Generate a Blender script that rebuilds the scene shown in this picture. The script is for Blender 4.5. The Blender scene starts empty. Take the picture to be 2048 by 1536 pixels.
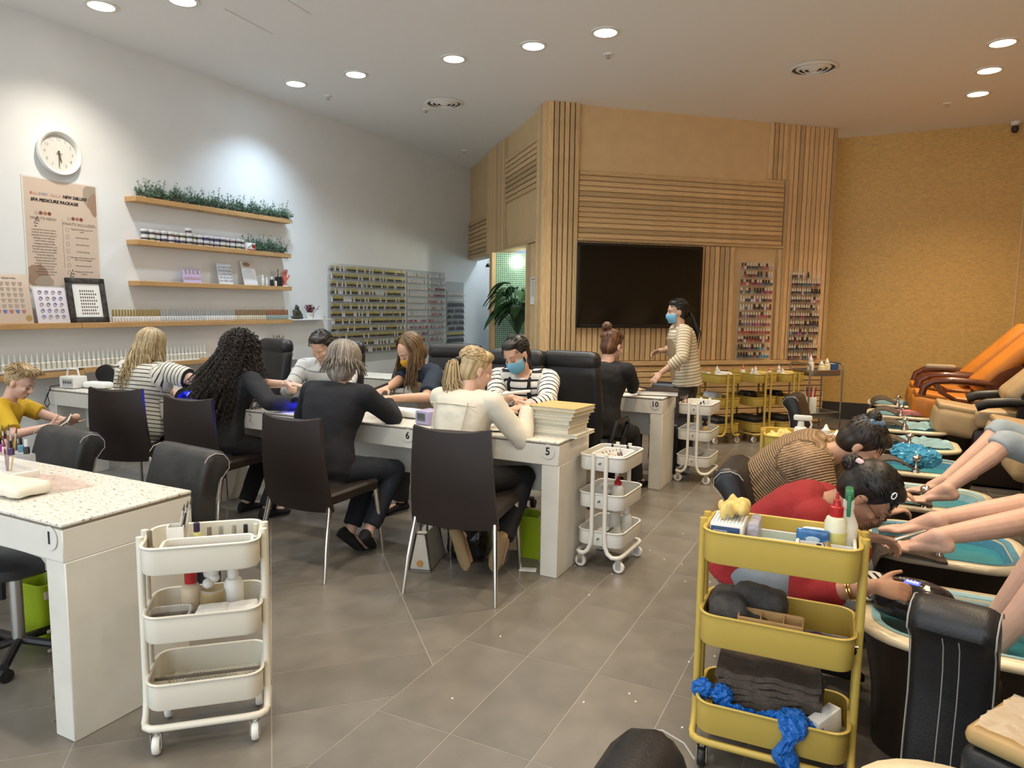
import bpy, bmesh, math, random
import numpy as np
from mathutils import Vector, Matrix

random.seed(7)
rng = np.random.default_rng(7)
SC = bpy.context.scene
COL = SC.collection
R = math.radians
PI = math.pi

# ------------------------------------------------------------------ camera, world, exposure
CAM_H = 1.55
cam_d = bpy.data.cameras.new('camera')
cam = bpy.data.objects.new('camera', cam_d)
COL.objects.link(cam)
SC.camera = cam
cam_d.sensor_fit = 'HORIZONTAL'
cam_d.sensor_width = 36.0
cam_d.lens = 36.0 * 1420.0 / 2048.0
cam_d.clip_start = 0.05
_pi, _ro, _ya = R(6.34), R(0.75), R(26.7)
_fh = Vector((-math.sin(_ya), math.cos(_ya), 0)); _rh = Vector((math.cos(_ya), math.sin(_ya), 0)); _z = Vector((0, 0, 1))
_fw = _fh * math.cos(_pi) - _z * math.sin(_pi)
_up = _fh * math.sin(_pi) + _z * math.cos(_pi)
_r2 = _rh * math.cos(_ro) + _up * math.sin(_ro)
_u2 = _up * math.cos(_ro) - _rh * math.sin(_ro)
cam.matrix_world = Matrix(((_r2.x, _u2.x, -_fw.x, 0), (_r2.y, _u2.y, -_fw.y, 0), (_r2.z, _u2.z, -_fw.z, CAM_H), (0, 0, 0, 1)))

SC.view_settings.view_transform = 'Standard'
SC.view_settings.look = 'None'
SC.view_settings.gamma = 1.0
SC.view_settings.use_curve_mapping = False
SC.view_settings.exposure = 0.22

w = bpy.data.worlds.new('world'); SC.world = w; w.use_nodes = True
w.node_tree.nodes['Background'].inputs[0].default_value = (0.84, 0.93, 1.0, 1)
w.node_tree.nodes['Background'].inputs[1].default_value = 2.3

CEIL = 3.9
WARM = (1.0, 0.78, 0.52); SOFT = (1.0, 0.90, 0.75); COOL = (0.66, 0.84, 1.0)
# x, y, colour, watts of the downlights, seen and unseen
LAMPS = [(-5.68, 3.86, SOFT, 80), (-4.99, 4.07, COOL, 52), (-5.71, 6.06, COOL, 92), (-4.91, 6.08, COOL, 52), (-3.74, 6.10, SOFT, 60),
         (-2.90, 6.11, COOL, 75), (-2.20, 6.08, SOFT, 115), (-2.2, 4.0, SOFT, 60), (-3.5, 3.95, SOFT, 45),
         (-5.6, 1.7, SOFT, 50), (-3.7, 1.7, SOFT, 60), (-2.0, 1.7, SOFT, 85), (-0.4, 0.2, SOFT, 60), (-2.6, -0.6, SOFT, 60),
         (0.88, 7.76, WARM, 115), (0.88, 8.57, WARM, 115), (0.88, 9.42, WARM, 115), (0.9, 6.0, WARM, 90), (0.9, 4.4, WARM, 90), (0.9, 2.8, WARM, 70), (0.9, 1.2, WARM, 45),
         (-1.1, 4.9, WARM, 110), (-0.9, 3.6, WARM, 50), (-0.9, 2.0, SOFT, 45)]  # first lamp here is added out of view to brighten the screen wall
for i, (x, y, c, p) in enumerate(LAMPS):
    l = bpy.data.lights.new('downlight_lamp', 'SPOT')
    l.energy = p * 1.4; l.color = c; l.spot_size = R(118); l.spot_blend = 0.9; l.shadow_soft_size = 0.07
    o = bpy.data.objects.new('downlight_lamp', l); COL.objects.link(o); o.location = (x, y, CEIL - 0.03)

# ------------------------------------------------------------------ materials
MATS = {}
def nodes(m):
    return m.node_tree.nodes, m.node_tree.links
def mat(name, col, rough=0.5, metal=0.0, spec=0.5, noise=0.0, nscale=20.0, stretch=(1, 1, 1), bump=0.0, bscale=60.0, emit=None, estr=0.0, alpha=1.0, trans=0.0, var=0.0, coat=0.0, sheen=0.0, ior=1.45):
    if name in MATS: return MATS[name]
    m = bpy.data.materials.new(name); m.use_nodes = True
    n, l = nodes(m); b = n['Principled BSDF']
    c4 = (col[0], col[1], col[2], 1)
    b.inputs['Base Color'].default_value = c4; b.inputs['Roughness'].default_value = rough
    b.inputs['Metallic'].default_value = metal; b.inputs['Specular IOR Level'].default_value = spec
    b.inputs['Transmission Weight'].default_value = trans; b.inputs['Alpha'].default_value = alpha
    b.inputs['Coat Weight'].default_value = coat; b.inputs['Sheen Weight'].default_value = sheen; b.inputs['IOR'].default_value = ior
    if emit:
        b.inputs['Emission Color'].default_value = (*emit, 1); b.inputs['Emission Strength'].default_value = estr
    if noise or bump or var:
        tc = n.new('ShaderNodeTexCoord'); mp = n.new('ShaderNodeMapping'); mp.inputs['Scale'].default_value = stretch
        l.new(tc.outputs['Object'], mp.inputs['Vector'])
    last = None
    if noise:
        t = n.new('ShaderNodeTexNoise'); t.inputs['Scale'].default_value = nscale; t.inputs['Detail'].default_value = 5
        l.new(mp.outputs[0], t.inputs['Vector'])
        mr = n.new('ShaderNodeMapRange'); mr.inputs[1].default_value = 0.3; mr.inputs[2].default_value = 0.7
        mr.inputs[3].default_value = 1 - noise; mr.inputs[4].default_value = 1 + noise
        l.new(t.outputs[0], mr.inputs[0]); last = mr.outputs[0]
    if var:
        oi = n.new('ShaderNodeObjectInfo'); mr2 = n.new('ShaderNodeMapRange'); mr2.inputs[3].default_value = 1 - var; mr2.inputs[4].default_value = 1 + var
        l.new(oi.outputs['Random'], mr2.inputs[0])
        if last is not None:
            mu = n.new('ShaderNodeMath'); mu.operation = 'MULTIPLY'; l.new(last, mu.inputs[0]); l.new(mr2.outputs[0], mu.inputs[1]); last = mu.outputs[0]
        else: last = mr2.outputs[0]
    if last is not None:
        vm = n.new('ShaderNodeVectorMath'); vm.operation = 'SCALE'; vm.inputs[0].default_value = col
        l.new(last, vm.inputs['Scale']); l.new(vm.outputs[0], b.inputs['Base Color'])
    if bump:
        t2 = n.new('ShaderNodeTexNoise'); t2.inputs['Scale'].default_value = bscale; t2.inputs['Detail'].default_value = 4
        l.new(mp.outputs[0], t2.inputs['Vector'])
        bp = n.new('ShaderNodeBump'); bp.inputs['Strength'].default_value = bump; bp.inputs['Distance'].default_value = 0.01
        l.new(t2.outputs[0], bp.inputs['Height']); l.new(bp.outputs[0], b.inputs['Normal'])
    MATS[name] = m
    return m
def ramp(n, stops):
    r = n.new('ShaderNodeValToRGB')
    e = r.color_ramp.elements
    e[0].position, e[0].color = stops[0][0], (*stops[0][1], 1)
    e[1].position, e[1].color = stops[-1][0], (*stops[-1][1], 1)
    for p, c in stops[1:-1]:
        k = e.new(p); k.color = (*c, 1)
    return r
def speckle_mat():
    m = mat('terrazzo', (0.75, 0.72, 0.66), 0.25)
    n, l = nodes(m); b = n['Principled BSDF']
    tc = n.new('ShaderNodeTexCoord')
    mp = n.new('ShaderNodeMapping'); mp.inputs['Scale'].default_value = (1, 1.9, 1); mp.inputs['Rotation'].default_value = (0, 0, 0.6); l.new(tc.outputs['Object'], mp.inputs[0])
    v = n.new('ShaderNodeTexNoise'); v.inputs['Scale'].default_value = 38; v.inputs['Detail'].default_value = 3; v.inputs['Roughness'].default_value = 0.62; l.new(mp.outputs[0], v.inputs['Vector'])
    r = ramp(n, [(0.30, (0.16, 0.14, 0.11)), (0.36, (0.42, 0.36, 0.28)), (0.42, (0.72, 0.69, 0.62)), (0.60, (0.80, 0.78, 0.72)), (0.66, (0.60, 0.52, 0.42))])
    l.new(v.outputs[0], r.inputs[0]); l.new(r.outputs[0], b.inputs['Base Color'])
    return m
def attr_mat(name, stops, attr='h', rough=0.5, mod=None, spec=0.4, bump=0.0, bscale=300):
    """colour taken from a per-vertex value: strands of hair, woven stripes along a limb"""
    m = mat(name, stops[0][1], rough, spec=spec, bump=bump, bscale=bscale)
    n, l = nodes(m); b = n['Principled BSDF']
    a = n.new('ShaderNodeAttribute'); a.attribute_name = attr; s = a.outputs['Fac']
    if mod:
        d = n.new('ShaderNodeMath'); d.operation = 'MULTIPLY'; d.inputs[1].default_value = 1.0 / mod; l.new(s, d.inputs[0])
        f = n.new('ShaderNodeMath'); f.operation = 'FRACT'; l.new(d.outputs[0], f.inputs[0]); s = f.outputs[0]
    r = ramp(n, stops)
    if mod: r.color_ramp.interpolation = 'CONSTANT'
    l.new(s, r.inputs[0]); l.new(r.outputs[0], b.inputs['Base Color'])
    return m

# ------------------------------------------------------------------ mesh helpers
class MB:
    """collects simple closed shapes and links them as one mesh"""
    def __init__(s): s.v = []; s.f = []; s.m = []; s.cur = 0
    def add(s, vs, fs):
        k = len(s.v); s.v += [tuple(v) for v in vs]; s.f += [tuple(i + k for i in f) for f in fs]; s.m += [s.cur] * len(fs); return s
    def box(s, c, d, rz=0.0, rx=0.0, ry=0.0):
        hx, hy, hz = d[0] / 2, d[1] / 2, d[2] / 2
        M = Matrix.Translation(Vector(c)) @ Matrix.Rotation(rz, 4, 'Z') @ Matrix.Rotation(ry, 4, 'Y') @ Matrix.Rotation(rx, 4, 'X')
        vs = [M @ Vector((a * hx, b * hy, e * hz)) for e in (-1, 1) for a, b in ((-1, -1), (1, -1), (1, 1), (-1, 1))]
        return s.add(vs, [(3, 2, 1, 0), (4, 5, 6, 7), (0, 1, 5, 4), (1, 2, 6, 5), (2, 3, 7, 6), (3, 0, 4, 7)])
    def rbox(s, c, d, r=0.01, rz=0.0, rx=0.0, ry=0.0, seg=2):
        bm = bmesh.new(); bmesh.ops.create_cube(bm, size=1.0)
        bmesh.ops.scale(bm, vec=Vector(d), verts=bm.verts)
        r = min(r, min(d) * 0.49)
        bmesh.ops.bevel(bm, geom=list(bm.edges), offset=r, segments=seg, profile=0.5, affect='EDGES')
        M = Matrix.Translation(Vector(c)) @ Matrix.Rotation(rz, 4, 'Z') @ Matrix.Rotation(ry, 4, 'Y') @ Matrix.Rotation(rx, 4, 'X')
        bm.verts.index_update()
        s.add([M @ v.co for v in bm.verts], [[v.index for v in f.verts] for f in bm.faces]); bm.free(); return s
    def tube(s, pts, r, seg=8, closed=False, r1=None, flat=1.0, cap=True):
        pts = [Vector(p) for p in pts]; n = len(pts)
        if n < 2: return s
        rr = (lambda i: r if r1 is None else r + (r1 - r) * i / (n - 1)) if not callable(r) else (lambda i: r(i / (n - 1)))
        T = []
        for i in range(n):
            a = pts[(i - 1) % n] if (closed or i) else pts[0]; b = pts[(i + 1) % n] if (closed or i < n - 1) else pts[-1]
            t = (b - a); T.append(t.normalized() if t.length > 1e-9 else Vector((0, 0, 1)))
        u = T[0].orthogonal().normalized()
        if abs(T[0].z) < 0.9: u = (Vector((0, 0, 1)) - T[0] * T[0].z).normalized()
        vs = []
        for i in range(n):
            u = (u - T[i] * u.dot(T[i])); u = u.normalized() if u.length > 1e-6 else T[i].orthogonal().normalized()
            w_ = T[i].cross(u)
            for k in range(seg):
                a = 2 * PI * k / seg
                vs.append(pts[i] + u * (math.cos(a) * rr(i) * flat) + w_ * (math.sin(a) * rr(i)))
        fs = []
        for i in range(n if closed else n - 1):
            j = (i + 1) % n
            for k in range(seg):
                q = (k + 1) % seg; fs.append((i * seg + k, i * seg + q, j * seg + q, j * seg + k))
        if not closed and cap: fs += [tuple(range(seg - 1, -1, -1)), tuple((n - 1) * seg + k for k in range(seg))]
        return s.add(vs, fs)
    def lathe(s, prof, c=(0, 0, 0), seg=16, axis='Z', M=None, sx=1, sy=1, cap=True):
        vs = []; fs = []; n = len(prof)
        if n == 2 and prof[0][1] == prof[1][1]: cap = False
        for r, z in prof:
            for k in range(seg):
                a = 2 * PI * k / seg; x, y = r * math.cos(a) * sx, r * math.sin(a) * sy
                p = Vector((x, y, z))
                if axis == 'X': p = Vector((z, x, y))
                elif axis == 'Y': p = Vector((x, z, y))
                if M is not None: p = M @ p
                vs.append(p + Vector(c))
        for i in range(n - 1):
            for k in range(seg):
                q = (k + 1) % seg; fs.append((i * seg + k, i * seg + q, (i + 1) * seg + q, (i + 1) * seg + k))
        if cap and prof[0][0] > 1e-6: fs.append(tuple(range(seg - 1, -1, -1)))
        if cap and prof[-1][0] > 1e-6: fs.append(tuple((n - 1) * seg + k for k in range(seg)))
        return s.add(vs, fs)
    def ball(s, c, r, seg=12, rings=8, M=None):
        if not hasattr(r, '__len__'): r = (r, r, r)
        vs = [Vector((0, 0, -1))]; fs = []
        for i in range(1, rings):
            t = -PI / 2 + PI * i / rings
            for k in range(seg): a = 2 * PI * k / seg; vs.append(Vector((math.cos(t) * math.cos(a), math.cos(t) * math.sin(a), math.sin(t))))
        vs.append(Vector((0, 0, 1)))
        for k in range(seg): fs.append((0, 1 + (k + 1) % seg, 1 + k))
        for i in range(rings - 2):
            for k in range(seg):
                q = (k + 1) % seg; fs.append((1 + i * seg + k, 1 + i * seg + q, 1 + (i + 1) * seg + q, 1 + (i + 1) * seg + k))
        L_ = len(vs) - 1
        for k in range(seg): fs.append((L_, 1 + (rings - 2) * seg + k, 1 + (rings - 2) * seg + (k + 1) % seg))
        out = []
        for v in vs:
            p = Vector((v.x * r[0], v.y * r[1], v.z * r[2]))
            if M is not None: p = M @ p
            out.append(p + Vector(c))
        return s.add(out, fs)
    def prism(s, poly, a, b, axis='Z'):
        """polygon extruded from a to b along axis; polygon is in the two other axes in order (XY, XZ for Y, YZ for X)"""
        n = len(poly); vs = []
        for h in (a, b):
            for p, q in poly: vs.append((p, q, h) if axis == 'Z' else (p, h, q) if axis == 'Y' else (h, p, q))
        fs = [tuple(range(n - 1, -1, -1)), tuple(range(n, 2 * n))] + [(i, (i + 1) % n, n + (i + 1) % n, n + i) for i in range(n)]
        return s.add(vs, fs)
    def loft(s, rings, closed_ring=True, caps=True):
        n = len(rings[0]); vs = [p for r in rings for p in r]; fs = []
        for i in range(len(rings) - 1):
            for k in range(n if closed_ring else n - 1):
                q = (k + 1) % n; fs.append((i * n + k, i * n + q, (i + 1) * n + q, (i + 1) * n + k))
        if caps and closed_ring: fs += [tuple(range(n - 1, -1, -1)), tuple((len(rings) - 1) * n + k for k in range(n))]
        return s.add(vs, fs)
    def mesh(s, name, mats=None, smooth=None):
        me = bpy.data.meshes.new(name); me.from_pydata([tuple(v) for v in s.v], [], s.f)
        if mats is not None:
            for m in (mats if isinstance(mats, (list, tuple)) else [mats]): me.materials.append(m)
            if len(me.materials) > 1: me.polygons.foreach_set('material_index', s.m)
        bm = bmesh.new(); bm.from_mesh(me); bmesh.ops.recalc_face_normals(bm, faces=bm.faces); bm.to_mesh(me); bm.free()
        if smooth: smooth_angle(me, smooth)
        return me
def smooth_angle(me, ang=40):
    me.polygons.foreach_set('use_smooth', [True] * len(me.polygons))
    bm = bmesh.new(); bm.from_mesh(me)
    for e in bm.edges:
        e.smooth = not (len(e.link_faces) == 2 and e.calc_face_angle(0) > R(ang))
    bm.to_mesh(me); bm.free()
def link(name, data, parent=None, loc=None, rz=None):
    o = bpy.data.objects.new(name, data); COL.objects.link(o)
    if parent is not None: o.parent = parent
    if loc is not None: o.location = loc
    if rz is not None: o.rotation_euler = (0, 0, rz)
    return o
def part(name, mb, m, parent, smooth=40, loc=None, rz=None, label=None, kind=None):
    o = link(name, mb.mesh(name, m, smooth) if isinstance(mb, MB) else mb, parent, loc, rz)
    if label: o['label'] = label
    if kind: o['kind'] = kind
    return o
def tag(o, label, cat, group=None, kind=None):
    o['label'] = label; o['category'] = cat
    if group: o['group'] = group
    if kind: o['kind'] = kind
    return o
def thing(name, label, cat, loc=(0, 0, 0), rz=0.0, group=None):
    o = link(name, None, None, loc, rz); o.empty_display_size = 0.05
    return tag(o, label, cat, group)
def single(name, mb, m, label, cat, loc=(0, 0, 0), rz=0.0, group=None, smooth=40, kind=None):
    o = link(name, mb.mesh(name, m, smooth) if isinstance(mb, MB) else mb, None, loc, rz)
    return tag(o, label, cat, group, kind)
def dup(o, loc, rz=None, label=None, group=None):
    c = o.copy(); COL.objects.link(c); c.location = loc
    if rz is not None: c.rotation_euler = (0, 0, rz)
    if label: c['label'] = label
    if group: c['group'] = group
    for ch in o.children:
        d = ch.copy(); COL.objects.link(d); d.parent = c
        for g in ch.children:
            e = g.copy(); COL.objects.link(e); e.parent = d
    return c
def struct(name, mb, m, parent=None, smooth=None, loc=None, rz=None):
    o = link(name, mb.mesh(name, m, smooth), parent, loc, rz)
    if parent is None: o['kind'] = 'structure'
    return o
def text(name, body, size, m, parent, loc, rot, align='CENTER', ext=0.0006, spacing=1.0, bold=0.0, shear=0.0):
    c = bpy.data.curves.new(name, 'FONT'); c.body = body; c.size = size; c.align_x = align; c.align_y = 'CENTER'; c.extrude = ext; c.offset = bold; c.shear = shear
    c.resolution_u = 2; c.space_line = spacing; c.materials.append(m)
    TXT.append((name, c, parent, loc, rot))
TXT = []
def flush_text():
    tmp = []
    for name, c, parent, loc, rot in TXT:
        o = bpy.data.objects.new('letters', c); COL.objects.link(o); tmp.append(o)
    dg = bpy.context.evaluated_depsgraph_get()
    for (name, c, parent, loc, rot), o in zip(TXT, tmp):
        me = bpy.data.meshes.new_from_object(o.evaluated_get(dg)); me.name = name
        q = link(name, me, parent, loc); q.rotation_euler = rot
    for o in tmp:
        c = o.data; bpy.data.objects.remove(o); bpy.data.curves.remove(c)
    TXT.clear()
def disc(mb, c, r, axis='Z', h=0.002, seg=24, sx=1, sy=1):
    return mb.lathe([(r, 0), (r, h)], c, seg, axis, sx=sx, sy=sy)
def rrect(w_, h_, r, n=5):
    pts = []
    for cx, cy, a0 in ((w_ / 2 - r, h_ / 2 - r, 0), (-w_ / 2 + r, h_ / 2 - r, 90), (-w_ / 2 + r, -h_ / 2 + r, 180), (w_ / 2 - r, -h_ / 2 + r, 270)):
        for k in range(n + 1):
            a = R(a0 + 90 * k / n); pts.append((cx + r * math.cos(a), cy + r * math.sin(a)))
    return pts
def subsurf(o, lv=1):
    md = o.modifiers.new('sub', 'SUBSURF'); md.levels = lv; md.render_levels = lv; return o

M_white = mat('white_paint', (0.82, 0.84, 0.85), 0.55, noise=0.02, nscale=3)
M_ceil = mat('ceiling_paint', (0.90, 0.90, 0.90), 0.7)
M_yellow = mat('gold_wallpaper', (0.62, 0.39, 0.12), 0.5, noise=0.14, nscale=26, stretch=(1, 1, 2.2), bump=0.15, bscale=70)
M_slat = mat('slat_wood', (0.62, 0.42, 0.21), 0.42, noise=0.16, nscale=9, stretch=(10, 10, 0.9), var=0.20)
M_slath = mat('slat_wood_flat', (0.62, 0.42, 0.21), 0.42, noise=0.16, nscale=9, stretch=(0.9, 10, 10), var=0.20)
M_tan = mat('tan_panel', (0.68, 0.48, 0.25), 0.5, noise=0.05, nscale=5)
M_shelf = mat('shelf_wood', (0.50, 0.29, 0.12), 0.45, noise=0.12, nscale=8, stretch=(9, 0.8, 9), var=0.05)
M_tile = mat('floor_tile', (0.168, 0.152, 0.130), 0.30, noise=0.16, nscale=4.5, var=0.07, bump=0.04, bscale=40, spec=0.5)
M_grout = mat('grout', (0.30, 0.28, 0.25), 0.8)
M_chrome = mat('chrome', (0.75, 0.74, 0.72), 0.16, 1.0)
M_steel = mat('brushed_steel', (0.55, 0.55, 0.54), 0.35, 1.0)
M_black = mat('black_plastic', (0.012, 0.012, 0.013), 0.4)
M_leather = mat('black_leather', (0.016, 0.016, 0.018), 0.38, noise=0.3, nscale=6, bump=0.12, bscale=160)
M_leatherg = mat('worn_leather', (0.030, 0.030, 0.031), 0.40, noise=0.45, nscale=7, bump=0.15, bscale=140)
M_brownl = mat('dark_brown_leatherette', (0.020, 0.013, 0.011), 0.46, noise=0.12, nscale=9, bump=0.05, bscale=260)
M_cream = mat('cream_laminate', (0.70, 0.68, 0.62), 0.38, noise=0.03, nscale=4)
M_edge = mat('dark_edge', (0.20, 0.17, 0.13), 0.5)
M_terr = speckle_mat()
M_whitep = mat('white_plastic', (0.80, 0.79, 0.75), 0.35)
M_creamtr = mat('cream_enamel', (0.74, 0.71, 0.62), 0.32)
M_whitetr = mat('white_enamel', (0.76, 0.75, 0.70), 0.32)
M_yeltr = mat('mustard_enamel', (0.54, 0.39, 0.085), 0.35)
M_paper = mat('paper_white', (0.82, 0.81, 0.78), 0.7)
M_ink = mat('ink_black', (0.015, 0.014, 0.013), 0.6)
M_ink2 = mat('ink_brown', (0.16, 0.11, 0.08), 0.7)
M_clear = mat('clear_plastic', (0.92, 0.93, 0.93), 0.12, trans=0.0, alpha=0.22)
M_frost = mat('frosted_plastic', (0.86, 0.86, 0.82), 0.35, alpha=0.72)
M_green = mat('lime_plastic', (0.30, 0.40, 0.012), 0.4)
M_towelw = mat('white_towel', (0.80, 0.79, 0.76), 0.9, bump=0.5, bscale=120)
M_towelb = mat('brown_towel', (0.125, 0.098, 0.078), 0.95, noise=0.2, nscale=40, bump=0.8, bscale=220)
M_towelg = mat('grey_towel', (0.085, 0.080, 0.075), 0.95, noise=0.2, nscale=40, bump=0.8, bscale=220)
M_red = mat('red_plastic', (0.42, 0.018, 0.02), 0.35)
M_stitch = mat('stitching', (0.42, 0.41, 0.39), 0.7)
# ------------------------------------------------------------------ the room shell
XL, XR, YB = -6.39, 2.45, 11.06
YF = -3.2
mb = MB(); mb.box(((XL + XR) / 2, (YB + 2 + YF) / 2, -0.051), (XR - XL + 0.6, YB + 2 - YF + 0.4, 0.1)); floor = struct('floor', mb, M_grout)
def clip(poly, nx, ny, c):
    out = []
    for i in range(len(poly)):
        a, b = poly[i], poly[(i + 1) % len(poly)]
        da, db = a[0] * nx + a[1] * ny - c, b[0] * nx + b[1] * ny - c
        if da >= 0: out.append(a)
        if da * db < 0:
            t = da / (da - db); out.append((a[0] + (b[0] - a[0]) * t, a[1] + (b[1] - a[1]) * t))
    return out
def inview(x, y):
    dx, dy = x * _rh.x + y * _rh.y, x * _fh.x + y * _fh.y
    return dy > 0.9 and abs(dx) < dy * 0.80 + 0.5
G = 0.0022
rest = MB(); ntile = 0
tiles = []
# aisle, square to the walls
for i in range(13):
    x0 = -1.6 + 0.325 * i
    for j in range(-4, 20):
        y0 = 2.07 + 0.65 * (j - 3)
        if y0 > YB: continue
        tiles.append([(x0 + G, y0 + G), (min(x0 + 0.325 - G, XR), y0 + G), (min(x0 + 0.325 - G, XR), y0 + 0.65 - G), (x0 + G, y0 + 0.65 - G)])
# left part, laid on the diagonal
ca, sa = math.cos(R(45.5)), math.sin(R(45.5))
for i in range(-14, 16):
    for j in range(-22, 46):
        e0, d0 = -0.03 + 0.66 * i, 2.67 + 0.325 * j
        q = [(e0 + G, d0 + G), (e0 + 0.66 - G, d0 + G), (e0 + 0.66 - G, d0 + 0.325 - G), (e0 + G, d0 + 0.325 - G)]
        poly = [(e * ca - d * sa, e * sa + d * ca) for e, d in q]
        poly = clip(poly, -1, 0, 1.6 + G); poly = clip(poly, 1, 0, XL) if len(poly) > 2 else []
        poly = clip(poly, 0, -1, -YB - 1.5) if len(poly) > 2 else []
        poly = clip(poly, 0, 1, YF) if len(poly) > 2 else []
        if len(poly) > 2: tiles.append(poly)
tiles.sort(key=lambda p: (sum(q[0] for q in p) / len(p)) ** 2 + (sum(q[1] for q in p) / len(p)) ** 2)
for p in tiles:
    cx, cy = sum(q[0] for q in p) / len(p), sum(q[1] for q in p) / len(p)
    if ntile < 290 and inview(cx, cy):
        mb = MB(); mb.prism([(x - cx, y - cy) for x, y in p], -0.006, 0.0)
        part('floor_tile', mb, M_tile, floor, smooth=None, loc=(cx, cy, 0)); ntile += 1
    else: rest.prism(p, -0.006, 0.0)
part('floor_tile', rest, M_tile, floor, smooth=None, kind='stuff')

mb = MB(); mb.box(((XL + XR) / 2, (YB + 2 + YF) / 2, CEIL + 0.06), (XR - XL + 0.6, YB + 2 - YF + 0.4, 0.12)); ceiling = struct('ceiling', mb, M_ceil)
mb = MB()
for a, b in (((-4.82, 4.33), (-4.87, 4.9)), ((-4.23, 4.42), (-4.26, 4.71))):
    mb.tube([(a[0], a[1], CEIL - 0.001), (b[0], b[1], CEIL - 0.0005)], 0.0022, 4)
part('access_panel_seam', mb, mat('seam_grey', (0.35, 0.35, 0.35), 0.8), ceiling)
mb = MB(); mb.box((XL - 0.06, (YB + 2 + YF) / 2, CEIL / 2), (0.12, YB + 2 - YF, CEIL)); struct('wall_left', mb, M_white)
mb = MB(); mb.box((XR + 0.06, (YB + YF) / 2, CEIL / 2), (0.12, YB - YF, CEIL)); struct('wall_right', mb, M_yellow)
mb = MB(); mb.box(((-1.6 + XR) / 2, YB + 0.06, CEIL / 2), (XR + 1.6 + 0.24, 0.12, CEIL)); struct('wall_back', mb, M_yellow)
mb = MB(); mb.box(((XL - 1.6) / 2, YB + 1.7, CEIL / 2), (-1.6 - XL, 0.12, CEIL)); struct('wall_corridor', mb, mat('corridor_paint', (0.55, 0.66, 0.76), 0.6))
M_base = mat('dark_baseboard', (0.035, 0.030, 0.026), 0.4)
mb = MB(); mb.box(((-1.0 + XR) / 2, YB - 0.012, 0.12), (XR + 1.0, 0.024, 0.24)); struct('baseboard_back', mb, M_base)
mb = MB(); mb.box((XR - 0.012, 5, 0.12), (0.024, 12, 0.24)); struct('baseboard_right', mb, M_base)
mb = MB(); mb.box((1.62, YB - 0.006, CEIL / 2), (0.02, 0.012, CEIL)); struct('trim_2', mb, M_tan)
mb = MB(); mb.box((XL + 0.008, 4, 0.05), (0.016, 13.4, 0.10)); struct('baseboard_left', mb, M_grout)

# panelled screen wall holding the television (s along the wall, z up; room side is local -y)
EA = R(42.4); K = (-3.49, 7.78, 0)
mb = MB(); mb.box((2.0, 0.12, CEIL / 2), (4.0, 0.2, CEIL)); feature = struct('wall_feature', mb, M_tan, loc=K, rz=EA)
ev = Vector((math.cos(EA), math.sin(EA), 0)); nv = Vector((math.sin(EA), -math.cos(EA), 0))
def E3(s, z, off=0.0): return Vector(K) + ev * s + nv * off + Vector((0, 0, z))
_sm = {}
def slat(parent, x0, x1, z0, z1, side, horiz, depth=0.032, front=0.0, m=None):
    w_, h_ = x1 - x0, z1 - z0
    key = (round(w_, 3), round(h_, 3), horiz, depth)
    if key not in _sm:
        mb = MB(); mb.rbox((0, 0, 0), (w_, depth, h_), 0.005, seg=1)
        _sm[key] = mb.mesh('slat', (M_slath if horiz else M_slat))
    o = link('slat', _sm[key], parent, ((x0 + x1) / 2, side * (front + depth / 2), (z0 + z1) / 2)); return o
def vrow(parent, a, b, z0, z1, n, side, gap=0.014, **k):
    p = (b - a) / n
    for i in range(n): slat(parent, a + p * i + gap / 2, a + p * (i + 1) - gap / 2, z0, z1, side, False, **k)
def hrow(parent, a, b, z0, z1, n, side, gap=0.012, **k):
    p = (z1 - z0) / n
    for i in range(n): slat(parent, a, b, z0 + p * i + gap / 2, z0 + p * (i + 1) - gap / 2, side, True, **k)
FY = 0.02  # face of the core in local -y is at +0.02
vrow(feature, 0.0, 0.39, 0.0, CEIL, 6, -1, depth=0.06, front=-FY)
hrow(feature, 0.40, 3.22, 2.36, 3.155, 13, -1, front=-FY)
slat(feature, 0.39, 3.24, 2.325, 2.36, -1, True, 0.05, -FY)
vrow(feature, 0.40, 2.47, 0.88, 2.32, 29, -1, front=-FY)
slat(feature, 2.475, 2.53, 0.88, 2.32, -1, False, 0.045, -FY)
slat(feature, 3.175, 3.23, 0.88, 2.32, -1, False, 0.045, -FY)
slat(feature, 3.235, 3.275, 0.88, 3.2, -1, False, 0.05, -FY)
vrow(feature, 2.97, 3.24, 3.2, CEIL, 4, -1, front=-FY)
vrow(feature, 3.28, 4.0, 0.88, CEIL, 10, -1, front=-FY)
slat(feature, 0.39, 4.0, 0.82, 0.875, -1, True, 0.06, -FY)
hrow(feature, 0.40, 4.0, 0.02, 0.81, 11, -1, front=-FY)

# bulkhead and jamb over the corridor opening (d along the wall; room side is local +y)
DA = R(132.4)
mb = MB(); mb.box((2.30, -0.12, (2.33 + CEIL) / 2), (4.40, 0.2, CEIL - 2.33)); mb.box((0.42, -0.12, 1.17), (0.76, 0.2, 2.34))
bulk = struct('wall_bulkhead', mb, M_tan, loc=K, rz=DA)
vrow(bulk, 0.02, 0.30, 0.0, CEIL, 5, 1, depth=0.06, front=-FY)
vrow(bulk, 0.31, 0.79, 0.0, 2.32, 8, 1, front=-FY)
hrow(bulk, 0.31, 1.86, 2.98, 3.60, 9, 1, front=-FY)
slat(bulk, 0.31, 1.87, 2.33, 2.37, 1, True, 0.045, -FY)
vrow(bulk, 1.87, 2.97, 2.33, CEIL, 14, 1, front=-FY)
hrow(bulk, 2.98, 4.40, 2.33, 2.96, 9, 1, front=-FY)

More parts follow.
